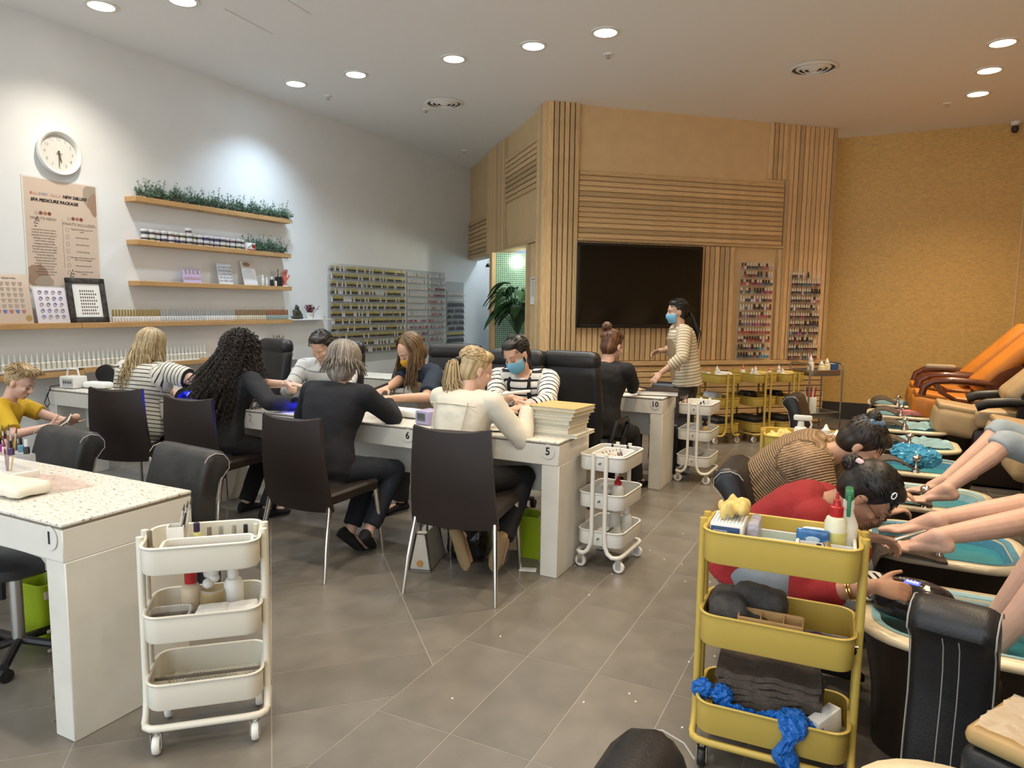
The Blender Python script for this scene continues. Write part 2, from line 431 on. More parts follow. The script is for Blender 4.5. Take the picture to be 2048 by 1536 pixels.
# green mosaic niche behind the opening
def mosaic_mat():
    m = mat('green_mosaic', (0.1, 0.35, 0.22), 0.2)
    n, l = nodes(m); b = n['Principled BSDF']
    tc = n.new('ShaderNodeTexCoord'); br = n.new('ShaderNodeTexBrick'); br.offset = 0.0
    br.inputs['Color1'].default_value = (0.10, 0.30, 0.19, 1); br.inputs['Color2'].default_value = (0.05, 0.20, 0.12, 1); br.inputs['Mortar'].default_value = (0.55, 0.66, 0.58, 1)
    br.inputs['Scale'].default_value = 1.0; br.inputs['Brick Width'].default_value = 0.031; br.inputs['Row Height'].default_value = 0.031; br.inputs['Mortar Size'].default_value = 0.004
    mp = n.new('ShaderNodeMapping'); mp.inputs['Rotation'].default_value = (R(90), 0, 0)
    l.new(tc.outputs['Object'], mp.inputs[0]); l.new(mp.outputs[0], br.inputs['Vector']); l.new(br.outputs[0], b.inputs['Base Color'])
    return m
o = Vector(K) - Vector((math.sin(EA), -math.cos(EA), 0)) * 2.40
mb = MB(); mb.box((0.9, 0.06, 1.165), (1.8, 0.12, 2.33)); niche = struct('wall_niche', mb, mosaic_mat(), loc=(o.x, o.y, 0), rz=EA)
mb = MB(); mb.box((-0.03, 0.06, 1.165), (0.06, 0.16, 2.33)); struct('trim_1', mb, M_tan, loc=(o.x, o.y, 0), rz=EA)
mb = MB(); mb.box((0.9, 0.0, 0.5), (1.6, 0.5, 0.9)); 
oc = o + nv * 0.3 + ev * 0.35
single('basin_counter', MB().rbox((0.5, 0, 0.46), (1.2, 0.42, 0.92), 0.01), M_cream, 'pale counter in front of the green mosaic under the big leafy plant', 'counter', (oc.x, oc.y, 0), EA)
l = bpy.data.lights.new('niche_lamp', 'POINT'); l.energy = 26; l.color = (0.95, 1.0, 0.85); l.shadow_soft_size = 0.08
lo = link('niche_lamp', l); p = o + nv * 0.75 + ev * 0.55; lo.location = (p.x, p.y, 2.25)
l = bpy.data.lights.new('corridor_lamp', 'POINT'); l.energy = 40; l.color = (0.70, 0.86, 1.0); l.shadow_soft_size = 0.1
lo = link('corridor_lamp', l); lo.location = (-5.5, 11.3, 3.3)

# ceiling fittings
M_trim = mat('lamp_trim', (0.82, 0.80, 0.76), 0.5)
def lens(c):
    return mat('lamp_lens_%02d' % int(c[2] * 100), (0.9, 0.9, 0.9), 0.5, emit=c, estr=14)
WHERE = {0: 'over the wall clock', 1: 'over the left tables beside the clock lamp', 2: 'close to the white wall in the far left row', 3: 'second from the white wall in the far left row',
         4: 'third from the white wall in the far left row', 5: 'fourth from the white wall in the far left row', 6: 'fifth from the white wall in the far left row',
         14: 'nearest of the three over the massage chairs', 15: 'middle one of the three over the massage chairs', 16: 'last of the three by the gold wall'}
for i, (x, y, c, p) in enumerate(LAMPS):
    hue = 'warm' if c is WARM else 'soft white' if c is SOFT else 'cool white'
    t = thing('ceiling_light', 'round %s recessed downlight %s' % (hue, WHERE.get(i, 'out of view in the ceiling nearer the entrance')), 'ceiling light', (x, y, CEIL), 0, 'recessed downlights')
    part('trim_ring', MB().lathe([(0.098, 0.0), (0.128, 0.0), (0.128, -0.008), (0.098, -0.010), (0.098, 0.0)], seg=28, cap=False), M_trim, t)
    part('lamp_lens', MB().lathe([(0.0, -0.004), (0.097, -0.004)], seg=24), lens(c), t)
for x, y, nm in ((-0.659, 7.79, 'beside the three massage chair lamps'), (-4.63, 7.34, 'near the far white wall')):
    t = thing('air_diffuser', 'round white ceiling air diffuser with concentric rings ' + nm, 'air vent', (x, y, CEIL))
    part('back_plate', MB().lathe([(0.0, -0.002), (0.2, -0.002)], seg=28), mat('vent_dark', (0.12, 0.12, 0.12), 0.8), t)
    for k, r in enumerate((0.06, 0.11, 0.16, 0.225)):
        part('ring', MB().lathe([(r - 0.03, -0.012 - 0.004 * (3 - k)), (r, -0.004), (r + 0.004, -0.008), (r - 0.026, -0.022 - 0.004 * (3 - k)), (r - 0.03, -0.012 - 0.004 * (3 - k))], seg=32, cap=False), M_trim, t)
    part('hub', MB().ball((0, 0, -0.022), (0.03, 0.03, 0.012)), M_trim, t)
for x, y, nm in ((-2.353, 6.60, 'behind the last far lamp'), (-5.71, 6.57, 'beside the white wall lamp'), (-5.74, 9.68, 'in the far corner'), (-4.99, 7.5, 'next to the far air diffuser'), (0.62, 9.72, 'by the gold wall lamp')):
    t = thing('sprinkler', 'small white ceiling sprinkler head ' + nm, 'sprinkler', (x, y, CEIL), 0)
    part('collar', MB().lathe([(0.045, 0), (0.040, -0.012), (0.012, -0.014)], seg=16), M_trim, t)
    part('nozzle', MB().lathe([(0.010, -0.012), (0.010, -0.035), (0.02, -0.036), (0.02, -0.039), (0.0, -0.039)], seg=12), M_steel, t)
t = thing('security_camera', 'small dark dome camera on the ceiling edge of the gold wall', 'camera', (1.45, YB - 0.09, CEIL))
part('mount', MB().lathe([(0.05, 0), (0.05, -0.03), (0.03, -0.05)], seg=16), M_trim, t); part('dome', MB().ball((0, 0, -0.085), (0.042, 0.042, 0.055)), M_base, t)
# ------------------------------------------------------------------ tables
def number_sticker(parent, body, x, y, z, size=0.062):
    part('number_disc', MB().lathe([(0.042, 0.0), (0.042, 0.003), (0.0, 0.003)], axis='Y', seg=28, M=Matrix.Rotation(PI, 4, 'Z')), mat('sticker_paper', (0.66, 0.64, 0.59), 0.6), parent, loc=(x, y, z))
    text('numeral', body, size, M_ink, parent, (x, y - 0.0045, z), (R(90), 0, 0), bold=0.0012)
def nail_table(label, loc, n, wid, depth, numbers, legs, apron_h=0.118, rz=0.0):
    """right front corner at loc; runs to -x, back to +y"""
    t = thing('nail_table', label, 'table', loc, rz)
    Lt = n * wid
    for i in range(n):
        x0 = -wid * i
        part('tabletop', MB().rbox((x0 - wid / 2, depth / 2, 0.7835), (wid - 0.003, depth, 0.011), 0.002, seg=1), M_terr, t)
        part('tabletop_edge', MB().box((x0 - wid / 2, depth / 2, 0.774), (wid - 0.004, depth - 0.004, 0.008)), M_edge, t)
        part('apron', MB().rbox((x0 - wid / 2, depth / 2, 0.77 - apron_h / 2), (wid - 0.003, depth - 0.004, apron_h), 0.003, seg=1), M_cream, t)
        part('modesty_panel', MB().box((x0 - wid / 2, depth * 0.55, 0.54), (wid - 0.006, 0.018, 0.23)), M_cream, t)
    for x in legs:
        part('leg', MB().rbox((x - 0.054, (depth - 0.035) / 2 + 0.002, 0.326), (0.108, depth - 0.04, 0.652), 0.003, seg=1), mat('chipped_laminate', (0.66, 0.64, 0.58), 0.42, noise=0.06, nscale=6), t)
        m = MB()
        for k in range(7):
            m.box((x - 0.112 + random.random() * 0.006, 0.0, 0.05 + random.random() * 0.55), (0.006, 0.012, 0.006 + random.random() * 0.02))
        part('chipped_edge', m, M_edge, t, kind='stuff')
    for i, b in numbers: number_sticker(t, b, -wid * i - 0.068, 0.0, 0.732)
    return t
T5 = nail_table('long white nail table numbered 5 and 6 with speckled top, clients seated along it', (-1.515, 3.61, 0), 5, 0.955, 0.48, ((0, '5'), (1, '6')), (0.0, -2.90, -4.655))
T10 = nail_table('white nail table numbered 10 behind the row of office chairs', (-1.52, 5.85, 0), 5, 0.955, 0.45, ((0, '10'),), (0.0, -1.91, -4.66))
T1 = nail_table('white nail table numbered 1 with speckled top in the near left corner', (-2.41, 1.404, 0), 3, 0.955, 0.52, ((0, '1'),), (0.0, -1.92))

# ------------------------------------------------------------------ chairs
def make_dining_chair(label, loc, rz):
    t = thing('dining_chair', label, 'chair', loc, rz, 'dark dining chairs along the nail tables')
    # back shell: bowed panel tapering upwards, top edge dipping in the middle
    nu, nv = 11, 14; fr = []; bk = []
    for j in range(nv):
        v = j / (nv - 1); z0 = 0.37 + 0.545 * v
        hw = 0.247 - 0.032 * v; yb = -0.225 - 0.05 * v - 0.02 * math.sin(v * PI)
        a = []; b = []
        for i in range(nu):
            u = -1 + 2 * i / (nu - 1)
            z = z0 - (0.022 * (1 - u * u) * (v ** 3)) + 0.012 * (1 - v) * u * u
            bow = -0.022 * (1 - u * u)
            a.append((u * hw, yb + bow, z)); b.append((u * hw * 0.985, yb + bow + 0.03, z))
        fr.append(a); bk.append(b)
    rings = [a + b[::-1] for a, b in zip(fr, bk)]
    part('backrest', MB().loft(rings), M_brownl, t, smooth=50)
    part('backrest_seam', MB().tube([(x, y + 0.015, z + 0.002) for x, y, z in fr[-1]], 0.004, 6), mat('seam_brown', (0.035, 0.026, 0.022), 0.4), t)
    m = MB(); m.loft([[(sx * 0.23 * k, y * k + 0.0, z) for sx, y in ((-1, -0.22), (-0.97, 0.22), (-0.85, 0.25), (0.85, 0.25), (0.97, 0.22), (1, -0.22))] for z, k in ((0.415, 0.96), (0.425, 1.0), (0.465, 1.0), (0.478, 0.94))])
    part('seat', m, M_brownl, t)
    for sx in (-1, 1):
        part('leg', MB().tube([(sx * 0.225, -0.215, 0.43), (sx * 0.248, -0.27, 0.2), (sx * 0.262, -0.305, 0.0)], 0.017, 10, r1=0.010), M_chrome, t)
        part('leg', MB().tube([(sx * 0.205, 0.215, 0.43), (sx * 0.222, 0.262, 0.0)], 0.017, 10, r1=0.010), M_chrome, t)
    return t
DC = [('dark brown dining chair under the woman in the cream jacket, nearest the aisle', (-1.945, 3.36, 0), R(9)),
      ('dark brown dining chair under the grey-haired woman in the dark jacket', (-2.87, 3.23, 0), R(-1)),
      ('dark brown dining chair under the woman with long curly black hair', (-4.03, 3.47, 0), R(3)),
      ('dark brown dining chair under the blonde woman in the striped top', (-4.93, 3.52, 0), R(17)),
      ('dark dining chair the boy with the phone sits on', (-5.10, 2.62, 0), R(-42))]
for lb, lc, rz in DC: make_dining_chair(lb, lc, rz)

def make_scroll_chair(label, loc, rz, wid=0.46, h=0.80, worn=False, sd=0.46):
    t = thing('scroll_chair', label, 'chair', loc, rz, 'black leather scroll-back chairs')
    L_ = M_leatherg if worn else M_leather
    hw = wid / 2
    cl = [(-0.20, 0.05, 0.05), (-0.215, 0.18, 0.05), (-0.205, 0.33, 0.055), (-0.185, 0.46, 0.06), (-0.19, 0.57, 0.06), (-0.215, 0.66, 0.058), (-0.235, 0.73, 0.055)]
    k = h / 0.80
    pts = [(y, z * k, r) for y, z, r in cl]
    outl = [(y + r, z) for y, z, r in pts] + [(-0.195, 0.775 * k), (-0.215, 0.80 * k), (-0.255, 0.812 * k), (-0.30, 0.80 * k), (-0.33, 0.765 * k), (-0.33, 0.725 * k), (-0.305, 0.70 * k)] + [(y - r, z) for y, z, r in pts[::-1]][1:]
    rings = []
    for x, ins in ((-hw, 0.026), (-hw + 0.005, 0.012), (-hw + 0.018, 0.003), (-hw + 0.035, 0.0), (hw - 0.035, 0.0), (hw - 0.018, 0.003), (hw - 0.005, 0.012), (hw, 0.026)):
        cy = sum(p[0] for p in outl) / len(outl)
        rings.append([(x, y + (ins if y < -0.24 else -ins), z - (ins if z > 0.75 * k else 0)) for y, z in outl])
    part('backrest', MB().loft(rings), L_, t, smooth=45)
    for x in (-hw - 0.001, hw + 0.001):
        part('stitching', MB().tube([(x * 0.985, y + 0.012, z - 0.012) for y, z in outl[7:13]] + [(x * 0.97, y, z) for y, z in outl[13:]], 0.0022, 4), M_stitch, t)
    for x in (-0.02, 0.02):
        part('stitching', MB().tube([(x, y - 0.0005, z) for y, z in outl[13:]], 0.0016, 4), M_stitch, t)
    part('seat', MB().rbox((0, sd / 2 - 0.19, 0.42 * k), (wid, sd, 0.12), 0.035, seg=3), L_, t)
    for sx in (-1, 1):
        for y in (-0.18, sd - 0.24):
            part('leg', MB().lathe([(0.024, 0.37 * k), (0.016, 0.0)], (sx * (hw - 0.05), y, 0), 10), M_black, t)
    return t
make_scroll_chair('worn black scroll-back chair behind the corner of table 1', (-3.12, 2.21, 0), PI - R(6), wid=0.48, worn=True)
make_scroll_chair('worn black scroll-back chair in front of the boy at the left edge', (-4.12, 2.21, 0), PI - R(4), wid=0.50, worn=True)
make_scroll_chair('black scroll-back chair at the nail table 10 beside the standing woman', (-1.72, 6.72, 0), PI - R(3), wid=0.44)
make_scroll_chair('black scroll-back chair under the woman in the beige knit sweater', (-0.31, 3.62, 0), R(-90), wid=0.42, h=0.78)
make_scroll_chair('large black stitched scroll-back chair beside the nearest foot tub', (0.325, 2.54, 0), R(-14), wid=0.215, h=0.725, sd=0.22)
make_scroll_chair('black scroll-back chair cut off by the bottom edge in the aisle', (-0.06, 1.07, 0), R(-92), wid=0.30, h=0.775)
make_scroll_chair('black chair seen behind the white spray bottle by the steel cart', (-0.34, 7.0, 0), R(-96), wid=0.40, h=0.76)

def make_office_chair(label, loc, rz):
    t = thing('office_chair', label, 'office chair', loc, rz, 'black high-back office chairs')
    rings = []
    for z, w_, y, th in ((0.50, 0.40, -0.20, 0.09), (0.56, 0.46, -0.215, 0.11), (0.72, 0.49, -0.235, 0.12), (0.90, 0.485, -0.26, 0.11), (1.02, 0.475, -0.28, 0.10), (1.09, 0.47, -0.29, 0.10), (1.10, 0.455, -0.29, 0.085)):
        rings.append([(px, y + py, z) for px, py in rrect(w_, th, th * 0.42, 4)])
    part('backrest', MB().loft(rings), M_leather, t, smooth=50)
    rings = []
    for z, w_, th in ((1.095, 0.455, 0.10), (1.115, 0.475, 0.125), (1.165, 0.475, 0.125), (1.20, 0.44, 0.10), (1.212, 0.36, 0.05)):
        rings.append([(px, -0.292 + py, z) for px, py in rrect(w_, th, th * 0.45, 4)])
    part('headrest', MB().loft(rings), M_leather, t, smooth=50)
    part('seat', MB().rbox((0, 0.04, 0.47), (0.50, 0.50, 0.11), 0.045, seg=3), M_leather, t)
    for sx in (-1, 1):
        part('armrest', MB().tube([(sx * 0.25, -0.15, 0.46), (sx * 0.29, -0.15, 0.55), (sx * 0.30, -0.10, 0.66), (sx * 0.30, 0.12, 0.67), (sx * 0.29, 0.17, 0.62), (sx * 0.25, 0.14, 0.47)], 0.02, 8), M_black, t)
    part('gas_lift', MB().lathe([(0.028, 0.07), (0.028, 0.25), (0.018, 0.25), (0.018, 0.44)], seg=12), M_steel, t)
    for k in range(5):
        a = 2 * PI * k / 5 + 0.3; c, s_ = math.cos(a), math.sin(a)
        sp = part('base_arm', MB().tube([(0, 0, 0.10), (c * 0.15, s_ * 0.15, 0.09), (c * 0.29, s_ * 0.29, 0.065)], 0.024, 8, r1=0.016), M_black, t)
        part('caster', MB().lathe([(0.010, -0.022), (0.03, -0.018), (0.03, 0.018), (0.010, 0.022)], (c * 0.29, s_ * 0.29, 0.03), 14, 'X'), M_black, sp)
    return t
make_office_chair('black high-back office chair with its back turned, under the woman with the bun', (-1.99, 5.28, 0), R(-4))
make_office_chair('black office chair behind the woman in the blue mask and striped sweater', (-2.40, 4.62, 0), PI + R(6))
make_office_chair('black office chair behind the woman in the yellow mask', (-3.08, 5.0, 0), PI + R(24))
make_office_chair('black office chair behind the grey-haired client, nearest the glass shelf', (-4.28, 4.78, 0), PI - R(4))
make_office_chair('black office chair rising behind the curly black hair', (-5.0, 4.62, 0), PI - R(16))

# ------------------------------------------------------------------ trolleys
def tray_mesh(L_, W_, h, th=0.006, perf=False):
    m = MB(); r = min(0.055, W_ * 0.2)
    def ring(d, z): return [(x, y, z) for x, y in rrect(L_ - 2 * d, W_ - 2 * d, max(r - d, 0.01), 5)]
    m.loft([ring(0.004, 0.0), ring(0.0, 0.006), ring(0.0, h - 0.012), ring(-0.005, h - 0.009), ring(-0.006, h - 0.003), ring(0.0, h), ring(th, h - 0.003), ring(th, 0.005), ring(th + 0.004, 0.004)])
    return m
def make_trolley(name, label, loc, rz, L_, W_, H_, m, group, wheel=M_whitep, mesh_floor=False, fr=(1.0, 0.675, 0.35)):
    t = thing(name, label, 'trolley', loc, rz, group)
    th = 0.115 * H_ / 0.78 * 0.9
    for k, f in enumerate(fr):
        tr = part('tray', tray_mesh(L_, W_, th), m, t, loc=(0, 0, f * H_ - th), smooth=50)
        if mesh_floor and k == 2:
            mm = MB()
            n = 20
            for i in range(n):
                for sg in (-1, 1): mm.box((-L_ / 2 + 0.075 + (L_ - 0.15) * i / (n - 1), 0, 0.0085), (0.003, (W_ - 0.05), 0.003), rz=R(25 * sg))
            part('tray_mesh', mm, m, tr, kind='stuff')
        part('bolt', MB().lathe([(0.006, -L_ / 2 - 0.022), (0.006, L_ / 2 + 0.022)], (0, 0, th * 0.5), 8, 'X'), M_edge, tr)
    hx = L_ / 2 + 0.012; hy = W_ / 2 - 0.005; zb = 0.098
    for s in (-1, 1):
        p = []
        for e in (-1, 1):
            q = [(e * hx, s * 0.04, H_ + 0.012), (e * hx, s * 0.04, zb + 0.12), (e * hx, s * 0.045, zb + 0.06), (e * hx, s * 0.062, zb + 0.02), (e * hx, s * 0.09, zb), (e * hx, s * (hy - 0.05), zb), (e * hx - e * 0.006, s * (hy - 0.02), zb), (e * hx - e * 0.025, s * (hy - 0.004), zb), (e * hx - e * 0.06, s * hy, zb)]
            p += q if e < 0 else q[::-1]
        part('frame_tube', MB().tube(p, 0.0125, 10), m, t, smooth=60)
        for e in (-1, 1):
            c = part('caster', MB().lathe([(0.014, 0.074), (0.018, zb - 0.008)], (e * (hx - 0.04), s * (hy - 0.015), 0), 10).box((e * (hx - 0.04) + 0.016, s * (hy - 0.015), 0.052), (0.003, 0.03, 0.055)).box((e * (hx - 0.04) - 0.016, s * (hy - 0.015), 0.052), (0.003, 0.03, 0.055)), M_chrome, t)
            part('wheel', MB().lathe([(0.008, -0.011), (0.031, -0.012), (0.035, -0.006), (0.035, 0.006), (0.031, 0.012), (0.008, 0.012)], (e * (hx - 0.04), s * (hy - 0.015), 0.0355), 16, 'X'), wheel, c)
    return t
FY_ = (1.0, 0.66, 0.29)
TRA = make_trolley('supply_trolley', 'cream three-tier supply trolley in front of table 1', (-2.065, 1.695, 0), R(43), 0.375, 0.27, 0.735, M_creamtr, 'pale supply trolleys', mesh_floor=True)
TRB = make_trolley('supply_trolley', 'white three-tier supply trolley beside the books on the long table end', (-1.345, 4.03, 0), R(88), 0.38, 0.28, 0.69, M_whitetr, 'pale supply trolleys')
TRC = make_trolley('supply_trolley', 'white three-tier supply trolley in the aisle near the standing woman', (-1.335, 6.42, 0), R(88), 0.40, 0.29, 0.71, M_whitetr, 'pale supply trolleys')
TRY = make_trolley('supply_trolley', 'mustard yellow three-tier trolley loaded with pedicure supplies in the right foreground', (-0.222, 2.44, 0), R(2), 0.47, 0.27, 0.83, M_yeltr, 'mustard yellow trolleys', wheel=M_black, fr=FY_)
TRM = make_trolley('supply_trolley', 'mustard yellow trolley with a white spray bottle behind the beige sweater', (-0.33, 4.85, 0), R(8), 0.50, 0.36, 0.76, M_yeltr, 'mustard yellow trolleys', fr=FY_)
TY = []
for lb, c, a in (('mustard yellow trolley by the feature wall, nearest the standing woman', (-1.575, 8.44, 0), 45), ('middle one of three mustard yellow trolleys by the feature wall', (-1.225, 8.76, 0), 50), ('mustard yellow trolley by the feature wall, next to the steel cart', (-0.955, 9.02, 0), 52)):
    TY.append(make_trolley('supply_trolley', lb, c, R(a - 90 + 3), 0.50, 0.34, 0.80, M_yeltr, 'mustard yellow trolleys', fr=FY_))
# steel cart with one high shelf
t = thing('steel_cart', 'grey steel two-shelf cart next to the yellow trolleys and gold wall', 'trolley', (-0.56, 9.32, 0), R(45)); STEEL = t
for z in (0.76, 0.25): part('shelf', tray_mesh(0.46, 0.36, 0.07), M_steel, t, loc=(0, 0, z))
for sx in (-1, 1):
    for sy in (-1, 1):
        part('leg', MB().tube([(sx * 0.24, sy * 0.17, 0.06), (sx * 0.24, sy * 0.17, 0.88)], 0.011, 8), M_steel, t)
        part('wheel', MB().lathe([(0.008, -0.011), (0.03, -0.011), (0.03, 0.011), (0.008, 0.011)], (sx * 0.24, sy * 0.17, 0.03), 14, 'X'), M_black, t)
    part('handle', MB().tube([(sx * 0.24, -0.17, 0.88), (sx * 0.24, -0.13, 0.905), (sx * 0.24, 0.13, 0.905), (sx * 0.24, 0.17, 0.88)], 0.011, 8), M_steel, t)

PART = part
# ------------------------------------------------------------------ pedicure chairs with foot tubs
M_brownw = mat('red_brown_wood', (0.13, 0.035, 0.012), 0.22, noise=0.2, nscale=6, stretch=(1, 6, 6), coat=0.4)
M_orange = mat('orange_leather', (0.62, 0.22, 0.03), 0.42, noise=0.1, nscale=5, bump=0.1, bscale=90)
M_beige = mat('beige_leather', (0.50, 0.36, 0.20), 0.45, noise=0.1, nscale=5, bump=0.08, bscale=90)
M_rim = mat('cream_tub', (0.78, 0.68, 0.48), 0.25)
M_tubbase = mat('tub_base', (0.028, 0.018, 0.013), 0.35)
M_blue = mat('blue_liner', (0.05, 0.32, 0.55), 0.15, alpha=0.75, bump=0.6, bscale=25)
M_bluel = mat('pale_blue_liner', (0.35, 0.62, 0.72), 0.12, alpha=0.8, bump=0.7, bscale=22)
M_water = mat('tub_water', (0.035, 0.22, 0.27), 0.10, bump=0.35, bscale=12, spec=0.3)
def foot_tub(t, liner):
    x0, x1, hw = 0.02, 0.70, 0.315
    def ring(d, z, k=1.0):
        pts = []
        for px, py in rrect((x1 - x0 - 2 * d), (2 * hw - 2 * d), max(0.20 - d, 0.05), 6): pts.append(((x0 + x1) / 2 + px * k, py * k, z))
        return pts
    part('tub_base', MB().loft([ring(0.07, 0.0), ring(0.06, 0.2), ring(0.03, 0.36), ring(0.01, 0.425)], caps=False), M_tubbase, t, smooth=50)
    part('tub_rim', MB().loft([ring(0.01, 0.425), ring(-0.005, 0.432), ring(-0.008, 0.445), ring(0.0, 0.456), ring(0.05, 0.458), ring(0.075, 0.45), ring(0.10, 0.28), ring(0.16, 0.25)], caps=False), M_rim, t, smooth=60)
    part('liner', MB().loft([ring(0.045, 0.4615), ring(0.072, 0.457), ring(0.096, 0.37)], caps=False), liner, t, smooth=60)
    part('water', MB().loft([ring(0.088, 0.395), ring(0.0885, 0.40)]), M_water, t, smooth=None)
    f = part('faucet', MB().lathe([(0.028, 0.455), (0.022, 0.475), (0.012, 0.49), (0.012, 0.535), (0.02, 0.54)], (0.33, -0.285, 0), 14).tube([(0.33, -0.285, 0.52), (0.33, -0.25, 0.54), (0.33, -0.20, 0.53), (0.33, -0.18, 0.50)], 0.011, 8), M_chrome, t)
    part('knob', MB().ball((0.33, -0.285, 0.555), (0.03, 0.03, 0.024), 12, 8), M_chrome, f)
def massage_chair(t, lm, woodarm, dx, arms=True, rest=True):
    def part(*a, **k):
        if a[3] is t: k['loc'] = (dx, 0, 0)
        return PART(*a, **k)
    # upholstered seat and leg rest
    part('seat', MB().rbox((1.02, 0, 0.60), (0.60, 0.52, 0.17), 0.05, seg=3), lm, t)
    if rest: part('leg_rest', MB().rbox((0.60, 0, 0.545), (0.36, 0.50, 0.24), 0.06, seg=3, ry=R(8)), lm, t)
    if rest: part('leg_rest_pad', MB().rbox((0.63, 0, 0.672), (0.36, 0.46, 0.045), 0.02, seg=2, ry=R(8)), lm, t)
    part('chair_base', MB().rbox((1.08, 0, 0.26), (0.72, 0.56, 0.50), 0.04), M_tubbase, t)
    # reclining back in bulging pleats
    for s in (-1, 0, 1):
        part('back_cushion', MB().rbox((1.27 - 0.015 * (s == 0), s * 0.165, 1.075), (0.17, 0.19, 0.86), 0.07, seg=4, ry=R(43)), lm, t)
    part('head_cushion', MB().rbox((1.63, 0, 1.45), (0.16, 0.46, 0.24), 0.075, seg=4, ry=R(45)), lm, t)
    part('back_shell', MB().rbox((1.42, 0, 1.04), (0.08, 0.60, 1.00), 0.035, ry=R(43)), mat('shell_grey', (0.03, 0.028, 0.026), 0.5), t)
    am = M_brownw if woodarm else M_black
    for s in ((-1, 1) if arms else ()):
        y = s * 0.335
        part('armrest', MB().tube([(0.50, y, 0.70), (0.52, y, 0.79), (0.60, y, 0.845), (0.75, y, 0.86), (0.95, y, 0.85), (1.10, y, 0.84)] if woodarm else [(0.72, y, 0.72), (0.80, y, 0.755), (0.95, y, 0.775), (1.15, y, 0.78), (1.30, y, 0.78)], 0.036 if woodarm else 0.045, 10), am, t, smooth=60)
        sp = MB(); sp.prism([(0.98, 0.36), (1.48, 0.36), (1.54, 0.82), (1.48, 0.96), (1.38, 1.03), (1.26, 1.03), (1.14, 0.96), (1.04, 0.84)], y - 0.03, y + 0.03, 'Y')
        sd = part('side_panel', sp, am, t)
        part('ring_inlay', MB().lathe([(0.05, -0.004), (0.085, -0.004), (0.085, 0.004), (0.05, 0.004)], (1.28, y + s * 0.032, 0.80), 22, 'Y', cap=False), mat('dark_inlay', (0.03, 0.012, 0.006), 0.3), sd)
        if woodarm: part('arm_brace', MB().tube([(0.62, y, 0.84), (0.66, y, 0.74), (0.80, y, 0.66), (1.0, y, 0.64)], 0.022, 8), am, t)
SPA = []
spec = [(9.55, M_orange, True, M_bluel, 'orange leather massage chair with foot tub, farthest against the gold wall'),
        (8.60, M_orange, True, M_bluel, 'orange leather massage chair with red-brown wooden arms, second from the gold wall'),
        (7.65, M_beige, False, M_bluel, 'beige massage chair with black arms and foot tub, third from the gold wall'),
        (6.70, M_beige, False, M_bluel, 'massage chair whose foot tub has an empty pale blue liner, fourth from the gold wall'),
        (5.75, M_beige, False, M_blue, 'massage chair with a bunched blue liner in its tub, fifth from the gold wall'),
        (4.80, M_beige, False, M_bluel, 'massage chair and tub of the client in rolled-up jeans'),
        (3.85, M_beige, False, M_blue, 'massage chair and tub where bare legs are being pedicured by the woman in red'),
        (2.90, M_beige, False, M_bluel, 'massage chair and tub of the client in black shorts, nearest tub with water'),
        (1.60, M_beige, False, M_bluel, 'massage chair and tub cut off by the bottom right corner')]
for y, lm, wood, liner, lb in spec:
    t = thing('pedicure_chair', lb, 'massage chair', (0, y, 0), 0, 'row of massage chairs with foot tubs'); SPA.append(t)
    foot_tub(t, liner); massage_chair(t, lm, wood, 0.0 if wood else (-0.24 if y < 2 else 0.14 if y > 7 else 0.46), y > 2, y > 2)

t = thing('foot_rest', 'tan padded foot rest wrapped in clear film in the bottom right corner', 'foot rest', (0.455, 1.815, 0), R(-29))
part('pad', MB().rbox((0, 0, 0.61), (0.36, 0.25, 0.045), 0.02, seg=3), mat('tan_pad', (0.42, 0.27, 0.11), 0.4), t)
part('pad_base', MB().rbox((0.0, 0.0, 0.53), (0.37, 0.26, 0.11), 0.03, seg=3), M_leather, t)
part('pedestal', MB().lathe([(0.16, 0.0), (0.17, 0.02), (0.10, 0.05), (0.08, 0.48)], (0.05, 0, 0), 22), M_black, t)
# ------------------------------------------------------------------ people
BLOBS = []
_folds = bpy.data.textures.new('folds', 'CLOUDS'); _folds.noise_scale = 0.085; _folds.noise_depth = 2
def blob(name, mb, m, parent, voxel=0.008, smooth=3, dec=None, fold=0.0, post=None, loc=None):
    o = link(name, mb.mesh(name, m), parent, loc)
    a = o.modifiers.new('r', 'REMESH'); a.mode = 'VOXEL'; a.voxel_size = voxel; a.use_smooth_shade = True
    b = o.modifiers.new('s', 'SMOOTH'); b.factor = 0.5; b.iterations = smooth
    if fold:
        d = o.modifiers.new('d', 'DISPLACE'); d.texture = _folds; d.strength = fold; d.mid_level = 0.5; d.texture_coords = 'LOCAL'
    if dec: e = o.modifiers.new('e', 'DECIMATE'); e.ratio = dec
    BLOBS.append((o, m, post)); return o
def finish_blobs():
    bpy.context.view_layer.update()
    dg = bpy.context.evaluated_depsgraph_get()
    res = [bpy.data.meshes.new_from_object(o.evaluated_get(dg)) for o, _, _ in BLOBS]
    for (o, m, post), me in zip(BLOBS, res):
        old = o.data; o.modifiers.clear(); o.data = me; me.name = o.name
        if not len(me.materials):
            for q in (m if isinstance(m, (list, tuple)) else [m]): me.materials.append(q)
        me.polygons.foreach_set('use_smooth', [True] * len(me.polygons))
        if post: post(me)
        bpy.data.meshes.remove(old)
    BLOBS.clear()
def setattr_(me, name, vals):
    a = me.attributes.new(name, 'FLOAT', 'POINT'); a.data.foreach_set('value', np.asarray(vals, dtype=np.float32))
def coords(me):
    c = np.empty(len(me.vertices) * 3, dtype=np.float32); me.vertices.foreach_get('co', c); return c.reshape(-1, 3)
def cone(mb, a, b, ra, rb, seg=14, balls=(1, 1), flat=1.0):
    mb.tube([a, b], ra, seg, r1=rb, flat=flat)
    if balls[0]: mb.ball(a, ra, seg, 8)
    if balls[1]: mb.ball(b, rb, seg, 8)
